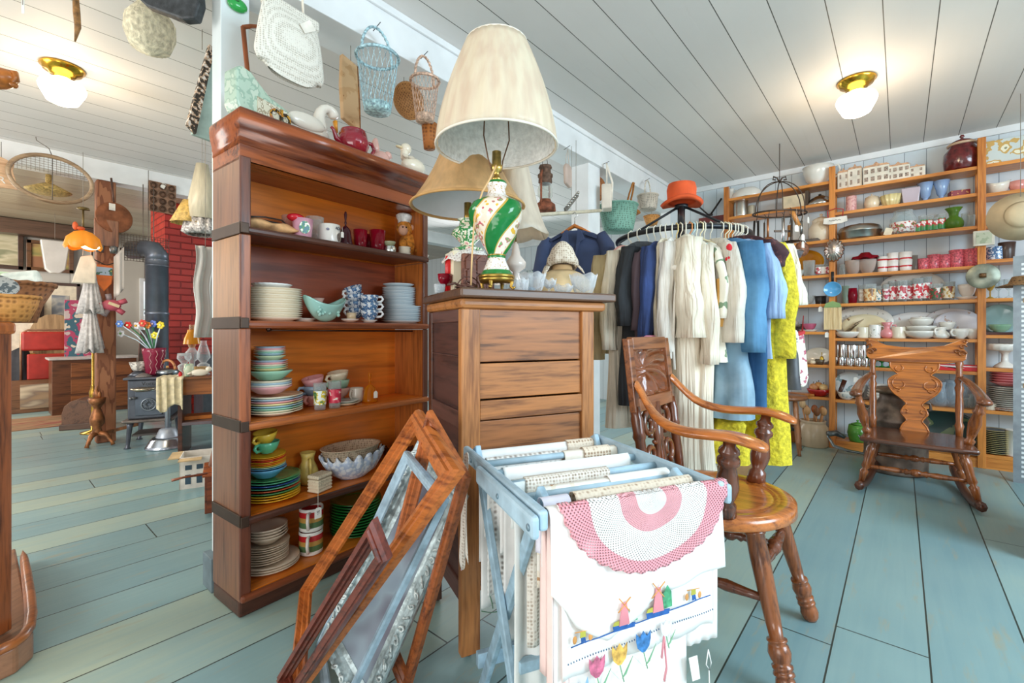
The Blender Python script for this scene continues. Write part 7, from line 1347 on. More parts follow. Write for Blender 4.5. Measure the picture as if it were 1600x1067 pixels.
S('brown_straw_hat', 'brown straw piece on the upper steel shelf at the right edge', 'hat', M().lathe([(0, .07), (.06, .065), (.08, .02), (.14, 0), (.13, .0), (0, .01)], n=32), weave('#8d6a44', '#4a331e', 60), at(1602, 447, 3.0)+Vector((0, 0, 0)), 0)
cp = W(1.98, 2.26); t = T('wooden_counter', 'edge of a brown wooden counter at the right border of the picture', 'counter', (cp.x, cp.y, 0), -.1); mk('side_board', M().box(0, .5, -.6, 0, .0, .38), wood('#8d5f3c', '#6a4226', 'z', .8), t, bev=.004); mk('counter_lid', M().lathe([(0, .38), (.12, .38), (.125, .41), (.11, .42), (0, .42)], (.14, -.13, 0), 28), C('#a9bcc9', .3), t)
# ---- hanging iron pot rack ----
pp = onl(1218, Vector((4.25, 0, 0)), Vector((0, 1, 0))); dpr = dep(pp); zt_ = 1+(518-278)/F*dpr; zr = 1+(518-334)/F*dpr; rr_ = 40/F*dpr
t = T('pot_rack', 'domed wrought-iron hanging rack loaded with kitchen utensils before the left bay', 'pot rack', (pp.x, pp.y, 0), A0-pi/2); iro = C('#4a3c34', .5, .5, .2)
mk('hanging_rod', M().tube([(0, 0, zt_-.03), (0, 0, 2.535)], .003, 6), iro, t)
for k in range(3):
    a = k*pi/3+.3; mk('arch', M().tube([(rr_*cos(b)*cos(a), rr_*cos(b)*sin(a)*.6, zr+(zt_-zr-.03)*sin(b)**.8 if sin(b) > 0 else zr) for b in [pi*i/16 for i in range(17)]], .006, 6, flat=.6), iro, t)
mk('ring', M().tube([(rr_*cos(a*pi/16), rr_*.6*sin(a*pi/16), zr) for a in range(32)], .007, 6, True), iro, t)
for s_ in (-1, 1): mk('scroll', M().tube([(s_*.0, 0, zt_-.04), (s_*.02, 0, zt_), (s_*.05, 0, zt_+.01), (s_*.055, 0, zt_-.015), (s_*.035, 0, zt_-.015)], .006, 6), iro, t)
def ut(dx, dy, label, cat, m, mt, drop=.05, name='utensil', parts=None):
    q = Vector((pp.x, pp.y, zr))+Matrix.Rotation(A0-pi/2, 3, 'Z') @ Vector((dx, dy, 0)); o = T(name, label, cat, tuple(q), A0-pi/2, 'utensils on the pot rack'); o.scale = (1.45, 1.45, 1.35)
    mk('hook', M().tube([(0, 0, .01), (.008, 0, 0), (0, 0, -drop)], .002, 5), iro, o); mk('body', m, mt, o); return o
K = lambda r, L, rb: M().tube([(0, 0, -.04), (0, 0, -.04-L)], r, 8).ell((0, -.01, -.04-L-rb*.7), (rb, rb*.5, rb))
st_ = MET('#a9a9a6', .3); dk_ = C('#5a4c42', .4, .6, .2)
ut(-.18, .02, 'black tongs at the left end of the pot rack', 'tongs', M().tube([(-.01, 0, -.04), (-.02, 0, -.26)], .009, 8, flat=.5).tube([(.01, 0, -.04), (.012, 0, -.26)], .009, 8, flat=.5), C('#34302e', .3, .6), name='tongs')
ut(-.13, -.06, 'copper-coloured skimmer at the left of the pot rack', 'skimmer', K(.006, .12, .035), C('#a9704a', .3, .8), name='skimmer')
ut(-.08, .08, 'dark long-handled fork on the pot rack', 'fork', M().tube([(0, 0, -.04), (0, 0, -.18)], .005, 7).tube([(-.015, 0, -.24), (-.012, 0, -.19), (.012, 0, -.19), (.015, 0, -.24)], .003, 5), dk_, name='long_fork')
ut(-.03, -.1, 'shiny silver ladle with long handle on the pot rack', 'ladle', K(.008, .18, .03), MET('#d0d0d2', .2), name='ladle')
o = ut(-.0, -.14, 'round mesh strainer hanging lowest on the pot rack', 'strainer', M().lathe([(.06, 0), (.062, -.006), (.05, -.035), (.025, -.05), (0, -.052)], (0, 0, -.25), 28), GL('#8d9096', .5, .3, '#777a80'), drop=.25, name='strainer'); mk('strainer_rim', M().tube([(.061*cos(a*pi/12), .061*sin(a*pi/12), -.25) for a in range(24)], .004, 6, True), st_, o)
ut(.04, .03, 'wide dark iron pan on the pot rack', 'pan', M().cbox((0, 0, -.10), .09, .01, .012).lathe([(0, 0), (.05, 0), (.06, .012), (0, .015)], (0, 0, -.2), 24), dk_, name='iron_pan')
ut(.08, -.1, 'wooden-handled cleaver on the pot rack', 'cleaver', M().tube([(-.03, 0, -.0), (.01, 0, -.09)], .012, 8), wood('#c98a4a', '#94592a', 'z'), name='cleaver')
ut(.12, .06, 'wooden-handled masher on the pot rack', 'masher', M().tube([(0, 0, -.06), (0, 0, -.13)], .012, 8).tube([(-.02, 0, -.2), (-.01, 0, -.13), (.01, 0, -.13), (.02, 0, -.2)], .003, 6), wood('#b9793c', '#84501f', 'z'), name='masher')
ut(.15, -.05, 'round rusty grater on the pot rack', 'grater', M().ell((0, 0, -.22), (.04, .02, .045)), C('#8a5f48', .5, .5, .3, 60), drop=.18, name='grater')
ut(.19, .02, 'bright egg whisk at the right end of the pot rack', 'whisk', M().tube([(0, 0, -.04), (0, 0, -.12)], .007, 8).tube([(0, 0, -.12), (.025, 0, -.17), (0, 0, -.22), (-.025, 0, -.17), (0, 0, -.12)], .002, 5), st_, name='whisk')
ut(.10, .0, 'brown gear-toothed egg beater in the middle of the pot rack', 'egg beater', M().lathe([(0, 0), (.04, 0), (.042, .004), (0, .006)], (0, 0, -.17), 24).tube([(0, 0, -.04), (0, 0, -.26)], .005, 6), dk_, name='egg_beater')
for dx, dy, dz, l in ((.04, -.16, .13, 'left'), (.09, -.16, .20, 'middle'), (.115, -.12, .25, 'lowest'), (.17, -.1, .05, 'right')):
    q = Vector((pp.x, pp.y, zr))+Matrix.Rotation(A0-pi/2, 3, 'Z') @ Vector((dx, dy, 0)); tg = T('price_tag', 'white price tag on the pot rack, %s one' % l, 'tag', tuple(q), A0-pi/2+.2, 'price tags on the pot rack'); tagcard(tg, (0, 0, 0), dz, .04, .05, dx*3)
# ---- left room and back room ----
def on(px, py, z): d = (1-z)*F/(py-518); return W(d, (px-800)/F*d, z)
def hp(px, py, y=5.42): p = onl(px, Vector((0, y, 0)), Vector((1, 0, 0))); p.z = 1+(518-py)/F*dep(p); return p
CF = A0-pi/2                                     # rz that turns a thing square to the camera side of the room
oldw = pat('#8f5a3c', ['#7c4a30', '#a06a48'], 7, .45, .7, stretch=(3, 3, .5))
t = T('timber_post', 'rough brown timber post hung with utensils under the white header beam', 'post', (.739, 5.50, 0), 0)
mk('post_body', M().box(-.06, .075, -.06, .06, 0, 2.36), oldw, t, bev=.012)
# stove
sp = W(3.88, -3.28); t = T('wood_stove', 'black cast-iron wood stove with round vent wheel and four legs', 'stove', (sp.x, sp.y, 0), radians(-22)); ci = C('#565a63', .35, .5, .15, 10, .15)
mk('body', M().box(0, .30, 0, .42, .245, .585), ci, t, bev=.012); mk('top_plate', M().box(-.025, .325, -.025, .44, .585, .605), ci, t, bev=.006); mk('base_plate', M().box(-.03, .33, -.045, .44, .22, .245), C('#6f6660', .35, .5, .2), t, bev=.008)
for x in (.02, .28):
    for y in (.0, .39): mk('leg', M().turn((x, y, .225), (x-.02 if x < .1 else x+.02, y, 0), [(0, .028), (.2, .02), (.8, .015), (.93, .015), (1, .028)], 12), ci, t)
dr_ = mk('door', M().box(.055, .245, -.016, 0, .275, .52), C('#5c6470', .3, .5, .1), t, bev=.006)
m = M().tube([(.15+.05*cos(a*pi/16), -.02, .37+.05*sin(a*pi/16)) for a in range(32)], .007, 7, True)
for k in range(16): a = k*pi/8; m.tube([(.15+.012*cos(a), -.02, .37+.012*sin(a)), (.15+.047*cos(a+.3), -.02, .37+.047*sin(a+.3))], .003, 5)
mk('vent_wheel', m, C('#7e868e', .3, .6), dr_); mk('door_latch', M().tube([(.07, -.02, .43), (.03, -.03, .435)], .010, 8).ell((.03, -.03, .43), .014, 10, 6), C('#6d6f72', .3, .6), dr_)
mk('hinge', M().cbox((.262, -.01, .30), .02, .02, .03).cbox((.262, -.01, .49), .02, .02, .03), ci, t)
text('Vocta', .045, C('#24262a', .6), t, (.15, -.0015, .548), (pi/2, 0, 0))
m = M()
for k in range(16): m.ell((-.002, random.uniform(.08, .34), random.uniform(.30, .54)), (.004, random.uniform(.01, .03), random.uniform(.01, .035)), 8, 5)
mk('side_relief', m, C('#6a5f58', .5, .4, .2), t)
mk('ash_grate', M().box(.03, .27, .0, .25, .10, .115), C('#54504e', .5, .4), t)
Ms = t.matrix_basis
def st_p(x, y, z=.606): a = radians(-22); return Vector((sp.x+x*cos(a)-y*sin(a), sp.y+x*sin(a)+y*cos(a), z))
pc = C('#6d7480', .35, .6, .12, 6)
pp_ = st_p(.14, .34); t = T('stove_pipe', 'wide grey stove pipe with an elbow rising from the cast-iron stove', 'pipe', tuple(pp_), 0)
mk('pipe', M().lathe([(.088, 0), (.088, 1.0), (.09, 1.0), (.09, 1.01), (.088, 1.01), (.088, 1.06)], n=32), pc, t); mk('elbow', M().tube([(0, 0, 1.05), (0, 0, 1.10), (-.02, .04, 1.15), (-.06, .10, 1.165), (-.14, .25, 1.165)], [.088, .088, .088, .085, .085], 24), pc, t)
mk('seam_ring', M().lathe([(.089, .55), (.093, .555), (.093, .57), (.089, .575)], n=32), pc, t)
t = T('flower_vase', 'maroon pottery vase with white leaf lines on the stove', 'vase', tuple(st_p(.15, .17))); mk('body', M().lathe([(0, 0), (.045, 0), (.06, .02), (.072, .12), (.085, .21), (.09, .245), (.083, .245), (.065, .12), (0, .03)], n=32), pat('#8a2440', ['#942b47'], 10, .5, .12), t)
m = M()
for k in range(6):
    a = -2.2+k*.55
    for j in range(3): m.tube([((.062+.008*(j+1))*cos(a+s_*.2*(1-abs(q-3)/3.5)), (.062+.008*(j+1))*sin(a+s_*.2*(1-abs(q-3)/3.5)), .02+j*.07+q*.011) for s_ in (1,) for q in range(7)], .0016, 4)
mk('leaf_lines', m, C('#e0b9b4', .3), t)
vp = st_p(.15, .17)
for k, (px, py, c, cc, l) in enumerate(((187, 506, '#5f8fe0', '#dfe8ff', 'blue glass flower leftmost in the maroon vase'), (200, 508, '#e0342a', '#f6e7c0', 'red glass flower with a cream centre in the maroon vase'), (213, 509, '#eceaf2', '#e9b23a', 'white glass flower in the middle of the maroon vase'), (223, 505, '#d8402e', '#f0c080', 'small red glass flower behind the white one'), (230, 508, '#f08a2a', '#f7e0a0', 'orange glass flower in the maroon vase'), (239, 506, '#6f8ae0', '#f6d6e6', 'periwinkle glass flower right of the orange one'), (251, 508, '#f1d32e', '#fff2a0', 'yellow glass flower highest at the right of the vase'), (242, 524, '#f2de3a', '#fff6a8', 'yellow glass flower drooping low at the right'), (189, 521, '#e8eaf4', '#6f9a5a', 'white glass flower drooping low at the left'))):
    q = at(px, py, dep(vp)-.02+.03*(k % 3)); t = T('glass_flower', l, 'flower', tuple(q), CF, 'glass flowers in the maroon vase')
    d_ = Matrix.Rotation(-CF, 3, 'Z') @ (Vector((vp.x, vp.y, .80))-q)
    mk('stem', M().tube([(0, .005, 0), d_*.5+Vector((0, 0, .03)), d_], .005, 6), C('#2f7a4a' if k % 2 else '#c9dbe6', .2), t)
    m = M()
    for j in range(6): a = j*pi/3+k; m.ell((.022*cos(a), 0, .022*sin(a)), (.016, .006, .013), 10, 6)
    mk('petals', m, C(c, .15, 0, .1, 60), t); mk('flower_centre', M().ell((0, -.008, 0), (.010, .008, .010), 10, 6), C(cc, .2), t)
t = T('kettle', 'dull steel kettle with arched wooden handle on the stove', 'kettle', tuple(st_p(.255, .13))); mk('body', M().lathe([(0, 0), (.075, 0), (.085, .02), (.08, .045), (.05, .062), (0, .066)], n=30), MET('#8f969c', .3), t); mk('handle', M().tube(arc((0, 0, .05), .07, 0, pi, 14, 'xz', .085), .011, 8), wood('#c9854f', '#9a5c2c', 'x'), t, rz=CF); mk('lid_knob', M().ell((0, 0, .075), .012), wood('#d9a05c', '#9a6a2c', 'z'), t)
ves('lettered_pot', 'flared grey and white lettered pot at the left of the stove top', 'pot', 'fluted', st_p(.04, .18, .65), .07, .08, pat('#9c9690', ['#e4ded4'], 40, .5, .5)); S('iron_trivet', 'dark iron lumps under the lettered pot on the stove', 'ironwork', M().lathe([(0, 0), (.08, 0), (.05, .03), (.02, .045), (0, .045)], n=20), ci, st_p(.04, .18)); S('iron_burner', 'perforated grey iron burner cap at the front of the stove top', 'ironwork', M().lathe([(0, .035), (.02, .03), (.06, .004), (.06, 0), (0, 0)], n=24), C('#7c7571', .5, .4), st_p(.10, .06))
# smoking stand
q = fl(262, 698); t = T('smoking_stand', 'aluminium smoking stand with a wide domed base in front of the stove', 'stand', tuple(q)); alu = MET('#b9c0cc', .22)
mk('base', M().lathe([(0, 0), (.158, 0), (.16, .012), (.145, .03), (.12, .075), (.105, .09), (.0, .095)], n=44), alu, t); mk('collar', M().lathe([(.085, .088), (.082, .10), (.06, .155), (.045, .165), (0, .168)], n=32), C('#a9b1bc', .4, .4), t); mk('column', M().tube([(0, 0, .16), (0, 0, .52)], .019, 14), C('#9aa3ac', .35, .5), t)
mk('dish', M().lathe([(0, .0), (.05, .0), (.085, .02), (.088, .028), (.05, .012), (0, .012)], (-.17, -.02, .50), 28), C('#d9c9b0', .2, .8), t); mk('dish_arm', M().tube([(0, 0, .50), (-.15, -.02, .505)], .010, 8), alu, t)
# andiron, brass column, case
q = fl(152, 697); t = T('andiron', 'rusty cast andiron with flame finial and splayed feet before the timber post', 'andiron', tuple(q), CF); ru = C('#8d5a36', .45, .5, .3, 20, .3)
mk('column', M().lathe([(0, .10), (.03, .10), (.035, .13), (.025, .16), (.05, .2), (.052, .24), (.035, .30), (.024, .33), (.03, .345), (.055, .38), (.06, .42), (.05, .425), (0, .425)], n=28), ru, t); mk('finial', M().tube([(0, 0, .42), (.0, 0, .46), (-.01, 0, .49), (.005, 0, .53)], [.03, .02, .014, .004], 10).ell((.02, 0, .45), (.014, .014, .03)).ell((-.022, 0, .45), (.014, .014, .028)), ru, t)
for x, y in ((0, -.09), (-.10, .03), (.11, .02)): mk('foot', M().tube([(0, 0, .12), (x*.6, y*.6, .10), (x, y, .04), (x*1.1, y*1.1, .008)], [.026, .02, .013, .017], 10), ru, t)
mk('log_bar', M().box(-.015, .015, .02, .42, .09, .115), ru, t)
q = fl(146, 676); t = T('brass_pole', 'slender brass floor lamp pole standing beside the timber post', 'pole', tuple(q)); br2 = C('#b08a3c', .25, .9, .15)
mk('pole_body', M().lathe([(0, 0), (.10, 0), (.10, .012), (.02, .03), (.018, .3), (.03, .34), (.034, .40), (.018, .46), (.02, .47), (.012, .48), (.013, 1.0), (0, 1.01)], n=20), br2, t)
q = fl(128, 668); t = T('rounded_case', 'brown arched-top wooden sewing machine case on the floor left of the post', 'case', tuple(q), CF+.5); prf = [(-.13, 0), (.13, 0), (.13, .16), (.11, .24), (.06, .29), (0, .305), (-.06, .29), (-.11, .24), (-.13, .16)]
mk('case_body', M().prism(prf, -.10, .16), wood('#6f4a34', '#4a2e20', 'y'), t, bev=.006); mk('base_moulding', M().box(-.145, .145, -.115, .175, 0, .06), wood('#5f4232', '#3e281c', 'x'), t, bev=.006)
# table with cloth at right
q = on(262, 590, .645); tb = T('drop_leaf_table', 'dark wooden table with a lower shelf right of the stove', 'table', (q.x, q.y, 0), radians(-22)); tw = wood('#7d4a26', '#4f2c16', 'x', 1, .35)
mk('table_top', M().box(.0, .62, -.02, .50, .625, .645), tw, tb, bev=.006); mk('apron', M().box(.05, .60, .02, .46, .50, .625), wood('#9a5a28', '#6b3a18', 'x'), tb, bev=.003); mk('lower_shelf', M().box(.08, .58, .02, .46, .26, .285), C('#6b6064', .3, 0, .1), tb, bev=.003)
mk('side_board', M().box(.06, .09, .02, .46, 0, .5), wdk, tb, bev=.003); mk('side_board', M().box(.57, .60, .02, .46, 0, .5), wdk, tb, bev=.003)
def tbp(px, y, z=.646): a = radians(-22); D = Vector((cos(a), sin(a), 0)); N_ = Vector((-sin(a), cos(a), 0)); p = onl(px, Vector((q.x, q.y, 0))+N_*y, D); p.z = z; return p
def tcl(u, v):
    x = -.05+.22*u; y = -.06+.42*v
    dx = max(0, -(x-.0)); 
    return (x, y, .649+.004*sin(9*x*8)) if x > 0 and y > -.02 else (max(x, -.012)+.008*sin(y*50)*0, y if y > -.02 else -.03, .649-max(dx, -(y+.02))*4.2)
a_ = M().grid(lambda u, v: ((.17*u if v > .42 else .17*u+.006*sin(u*24)), (-.028+.4*(v-.42) if v > .42 else -.030-.008*sin(u*21+v*3)-.0), (.6485+.002*sin(u*30) if v > .42 else .648-(.42-v)/.42*(.235+.03*sin(u*7)))), 30, 26)
S('cream_table_cloth', 'cream crepe cloth hanging over the left edge of the dark wooden table', 'cloth', a_, cloth('#d9cba8', .1, 30, .5), (q.x-.06, q.y+.02, 0), radians(-22), sol=.003)
S('orange_books', 'flat orange book lying on the lower shelf of the dark table', 'book', M().box(-.12, .12, -.08, .08, 0, .03), C('#c9762a', .5), tbp(315, .2, .287), -.3, bev=.003)
t = T('oil_lamp', 'clear glass oil lamp with an amber pleated chimney shade on the dark table', 'lamp', tuple(tbp(300, .28))); mk('font', M().lathe([(0, 0), (.055, 0), (.05, .02), (.02, .04), (.02, .10), (.05, .13), (.055, .17), (.03, .2), (.02, .22), (0, .22)], n=24), GL('#eef2f4', .15, .4), t); mk('amber_shade', M().lathe([(.06, .25), (.052, .30), (.032, .35), (.03, .37)], n=30, fn=lambda a, r, z: (r*(1+.04*cos(15*a)), z)), GL('#e8a824', .5, .3, '#d99518'), t); mk('chimney', M().lathe([(.02, .22), (.035, .26), (.02, .38), (.02, .41)], n=20), GL('#f5e6c8', .1, .4), t)
for px, y, h, l in ((288, .12, .16, 'small clear glass lamp with ruffled font at the left on the dark table'), (318, .16, .26, 'clear glass hurricane lamp with a curved chimney on the dark table')):
    t = T('oil_lamp', l, 'lamp', tuple(tbp(px, y))); mk('font', M().lathe([(0, 0), (.05, 0), (.045, .012), (.015, .03), (.04, .05), (.045, .08), (.02, .1), (0, .1)], n=22), GL('#eef2f4', .15, .4), t); mk('chimney', M().lathe([(.02, .1), (.05, .14), (.045, .18), (.022, h), (.022, h+.02)], n=22), GL('#eef2f4', .1, .4), t)
ves('green_pitcher', 'small pale green and cream pottery pitcher with red bow on the dark table', 'pitcher', 'barrel', tbp(295, .03), .035, .10, pat('#c3cdb2', ['#8fae96', '#e6dcc4'], 20, .5, .3)); S('red_bow', 'small red ribbon blob left of the green pitcher', 'ornament', M().ell((0, 0, .02), (.014, .014, .02)), C('#c8242a', .6), tbp(282, .02)); ves('tiny_basket', 'tiny tan woven basket behind the white cat ornament', 'basket', 'fluted', tbp(313, .12), .045, .07, weave('#c9a06a', '#8a6434', 110))
S('white_cat_ornament', 'long white crouching cat ornament at the front of the dark table', 'ornament', M().ell((0, 0, .03), (.06, .02, .028)).ell((.06, 0, .055), (.022, .018, .022)).tube([(-.05, 0, .03), (-.08, 0, .02)], [.012, .006]), CER('#e9dfcc'), tbp(312, .0), radians(-22))
# floor things near the post
q = fl(312, 762); t = T('printed_carton', 'open white carton with dark blue print beside the bookcase post', 'box', (q.x+.05, q.y+.10, 0), -.35); cw = C('#e9e4da', .7)
mk('box_walls', M().box(-.12, .12, -.10, -.095, 0, .2).box(-.12, -.115, -.10, .10, 0, .2).box(.115, .12, -.10, .10, 0, .2).box(-.12, .12, .095, .10, 0, .2), cw, t); mk('flap', M().box(-.12, .0, -.17, -.10, .19, .195).box(-.18, -.12, -.10, .10, .196, .20), C('#cdb083', .8), t)
m = M()
for x in (-.09, -.03, .03): m.box(x, x+.03, -.1015, -.10, .03, .09); m.box(x, x+.035, -.1015, -.10, .12, .15)
mk('print', m, C('#3c5566', .6), t)
q = fl(322, 812); t = T('drawer_stand', 'small dark red-brown stand with one drawer and a scrolled leg behind the post', 'stand', (q.x+.03, q.y+.02, 0), -.30); mk('carcass', M().box(-.03, .20, 0, .26, .02, .22), wood('#7a3e22', '#4c2412', 'x', 1, .3), t, bev=.004); mk('stand_top', M().box(-.04, .21, -.015, .27, .22, .235), wood('#9c4f22', '#6a3014', 'x', 1, .25), t, bev=.004); mk('drawer', M().box(-.02, .19, -.006, .0, .05, .19), wood('#8a4826', '#572a14', 'x', 1, .3), t); mk('knob', M().ell((.03, -.014, .12), .012, 10, 6), wood('#b98a50', '#8a5a2a', 'x'), t)
mk('scrolled_bracket', M().tube([(.05, .02, .23), (.0, .0, .28), (.02, .02, .40), (.06, .05, .52)], [.02, .03, .018, .01], 8, flat=.4).tube([(-.02, .01, .235), (-.12, -.02, .24), (-.17, -.03, .235)], [.014, .010, .014], 8, flat=.5), wood('#8a4826', '#572a14', 'z', 1, .3), t)
# pipe on the chimney and the brick chimney goods
t = T('chimney_pipe', 'grey pipe elbow entering the red brick chimney', 'pipe', (1.95, 6.0, 0)); mk('pipe', M().tube([(0, .30, 2.02), (0, .05, 2.02), (.06, -.03, 2.0), (.13, -.06, 1.90), (.13, -.06, .3)], .11, 22), C('#8d8c90', .4, .5, .15), t); mk('pipe_collar', M().lathe([(.11, 0), (.13, .002), (.13, .012), (.11, .014)], n=30).tf(TR(0, .28, 2.02) @ RX(pi/2)), pc, t)
# things hung along the header beam
p = hp(254, 333); t = T('muffin_tin', 'rusty twelve-cup muffin tin hanging from the white header beam', 'muffin tin', tuple(p), .1); w_ = .11; h_ = .29
mk('tray', M().box(-w_, w_, -.01, 0, 0, h_), C('#8a6a55', .5, .4, .3, 20), t, bev=.006)
m = M()
for i in range(3):
    for j in range(4): m.tube([(-w_+.037+.073*i+.026*cos(a*pi/9), -.013, .038+.071*j+.026*sin(a*pi/9)) for a in range(18)], .006, 5, True); m.lathe([(0, 0), (.024, 0)], n=12) if 0 else None
mk('cup_rims', m, C('#5f4636', .5, .5, .2), t)
for i in range(12): mk('cup', M().ell((-w_+.037+.073*(i % 3), -.008, .038+.071*(i//3)), (.022, .008, .022), 12, 6), C('#6d5040', .5, .4, .2), t)
mk('paper_tag', M().cbox((0, -.016, h_-.03), .035, .002, .05, Matrix.Rotation(.4, 3, 'Y')), C('#e9e4da'), t)
p = hp(82, 280, 5.2); dd = dep(p); R_ = 47/F*dd; t = T('round_sieve', 'large round wire sieve with a wooden hoop hanging from the white header beam', 'sieve', tuple(p), .12)
mk('hoop', M().tube([(R_*cos(a*pi/24), 0, R_*.75*sin(a*pi/24)) for a in range(48)], .016, 8, True, flat=1), wood('#a58a6c', '#7a5f44', 'x'), t)
m = M()
for k in range(-9, 10): x = k*R_/10; h2 = R_*.75*(1-(x/R_)**2)**.5; m.tube([(x, 0, h2*.25), (x, 0, h2)], .0014, 4); 
for k in range(3, 10): z = k*R_*.075; x2 = R_*(1-(k/10)**2)**.5; m.tube([(-x2, 0, z), (x2, 0, z)], .0014, 4)
mk('wire_mesh', m, C('#8f8678', .5, .4), t); mk('hook', M().tube([(0, 0, R_*.75), (-.02, 0, R_*.75+.06), (-.09, 0, R_*.75+.10), (-.1, 0, R_*.75+.16), (-.06, 0, R_*.75+.17)], .003, 6).tube([(0, 0, R_*.75), (0, 0, -R_*.75)], .003, 6), C('#6a625a', .4, .6), t)
S('straw_dolly', 'faded tan straw dolly seen behind the round wire sieve', 'ornament', M().lathe([(0, .09), (.04, .08), (.15, .02), (.12, 0), (0, .0)], n=24).tube([(0, 0, .08), (0, 0, .16)], .02, 8), C('#b59a5e', .8, 0, .3, 60, .5), hp(76, 302, 5.6), 0)
p = hp(173, 345, 5.36); t = T('copper_skillet', 'large round brown long-handled skillet hung on the timber post', 'skillet', tuple(p), .2); mk('pan', M().lathe([(0, 0), (.12, 0), (.135, .02), (.13, .022), (0, .006)], n=36).tf(TR(.02, 0, .03) @ RX(pi/2) @ Matrix.Diagonal((1, 1.0, 1, 1))), C('#8d5638', .4, .5, .2), t); mk('handle', M().tube([(.02, -.01, .16), (0, -.01, .38)], [.012, .014], 8, flat=.5), C('#5a4034', .4, .5), t); mk('price_tag', M().cbox((.0, -.03, .12), .045, .002, .06), C('#ebe6da'), t)
p = hp(165, 385, 5.34); t = T('wooden_butter_board', 'tall narrow brown wooden board hung on the timber post under the skillet', 'board', tuple(p), 0); mk('board_body', M().box(-.075, .09, 0, .02, -.0, .24), wood('#8a5a3c', '#5f3a26', 'z'), t, bev=.006); mk('metal_sconces', M().lathe([(0, 0), (.025, 0), (.03, .06), (0, .07)], (-.04, -.03, -.06), 14).lathe([(0, 0), (.025, 0), (.03, .06), (0, .07)], (.05, -.03, -.06), 14), MET('#8d8d8c', .3), t); mk('wire_frame', M().tube([(-.09, -.02, 0), (-.09, -.02, -.12), (0, -.03, -.17), (.1, -.02, -.12), (.1, -.02, 0)], .006, 6), C('#3c342e', .4, .5), t)
p = hp(163, 455, 5.30); t = T('bright_pennant', 'orange and white shield-shaped wooden buoy board on the timber post', 'board', tuple(p), .1); mk('board_body', M().prism([(0, 0), (.05, .07), (.058, .15), (.058, .23), (-.058, .23), (-.058, .15), (-.05, .07)], 0, .02), C('#e0701c', .4), t, bev=.004); mk('white_panel', M().box(-.055, .055, -.003, 0, .14, .21), pat('#a9bed2', ['#3c6a4a', '#e0c93c'], 14, .58), t)
p = hp(174, 477, 5.28); t = T('pink_heart_toy', 'pink and red round toy with star arms hung on the timber post', 'toy', tuple(p), .1); mk('body', M().ell((0, 0, 0), (.07, .03, .05)), C('#c45a6a', .5), t)
for k in range(5): a = k*2*pi/5+.5; mk('arm', M().tube([(.05*cos(a), .01, .04*sin(a)), (.12*cos(a), .0, .10*sin(a))], .022, 8), C('#8f7f80' if k % 2 else '#c45a6a', .5), t)
mk('label_strip', M().cbox((.01, -.032, .005), .08, .002, .025, Matrix.Rotation(.4, 3, 'Y')), C('#e0c9a0'), t)
for px, py, h, l in ((142, 418, .38, 'upper white fringed tassel bundle left of the timber post'), (141, 472, .42, 'lower white fringed tassel bundle left of the timber post')):
    p = hp(px, py, 5.30); S('tassel', l, 'tassel', M().lathe([(0, 0), (.02, -.01), (.03, -.05), (.05, -.2), (.085, -h), (.05, -h), (0, -h+.02)], n=48, fn=lambda a, r, z: (r*(1+.14*cos(12*a)), z+.02*cos(7*a)*(z < -.3))), cloth('#cfc9c6', .1, 40, .5), p, 0, 'white tassels on the timber post')
p = hp(134, 398, 5.2); t = T('cloth_bag', 'cream cloth bag with thin straps hanging left of the timber post', 'bag', tuple(p), -.3); t.scale = (.62, .62, .8); mk('bag_body', M().prism([(-.14, -.30), (.10, -.30), (.11, -.1), (.07, 0), (-.05, -.02)], -.02, .02), cloth('#d9cdb9'), t, bev=.015)
for x in (-.03, .05): mk('strap', M().tube([(x, 0, -.01), (x+.01, 0, .14)], .004, 6), cloth('#cfc2ae'), t)
p = hp(130, 386, 5.1); t = T('tulip_glass_lamp', 'hanging lamp with amber stained-glass petal shade beside the timber post', 'lamp', tuple(p), 0); t.scale = (.6, .6, .75); mk('petal_shade', M().lathe([(.17, 0), (.19, .03), (.16, .10), (.09, .16), (.03, .18)], n=60, fn=lambda a, r, z: (r*(1+.07*abs(cos(3*a))), z-.03*abs(cos(3*a))*(z < .05))), EM('#d9831c', .35), t); mk('bulb', M().ell((.06, -.1, .0), (.10, .06, .035)), EM('#ffe2a8', 4), t); mk('chain', M().tube([(0, 0, .18), (0, 0, .42)], .012, 8).lathe([(0, .40), (.07, .41), (.06, .43), (0, .44)], n=20), C('#6d5a34', .4, .7), t); mk('red_toy', M().ell((-.08, -.02, .22), (.03, .03, .045)).ell((-.03, -.02, .20), (.05, .03, .02)), C('#cf5a2a', .6), t)
t = T('wire_grid_rack', 'tall hanging wire grid rack left of the red brick chimney', 'rack', tuple(hp(232, 410, 5.35)), .1); m = M()
for x in (-.04, 0, .04): m.tube([(x, 0, .0), (x, 0, .72)], .004, 5)
for k in range(12): m.tube([(-.20, 0, .0+.022*k), (.16, 0, .0+.022*k)], .002, 4)
for k in range(17): m.tube([(-.2+.0225*k, 0, 0), (-.2+.0225*k, 0, .242)], .002, 4)
mk('wire_grid', m, C('#6f6258', .5, .5), t); mk('hook', M().tube([(0, 0, .72), (0, 0, .86)], .003, 5), C('#6f6258', .5, .5), t)
p = hp(318, 345, 4.4); t = T('stacked_lampshades', 'stack of pale fabric lampshades with gold fringe hanging by the near post', 'lampshade', tuple(hp(316, 340, 4.2)), .0)
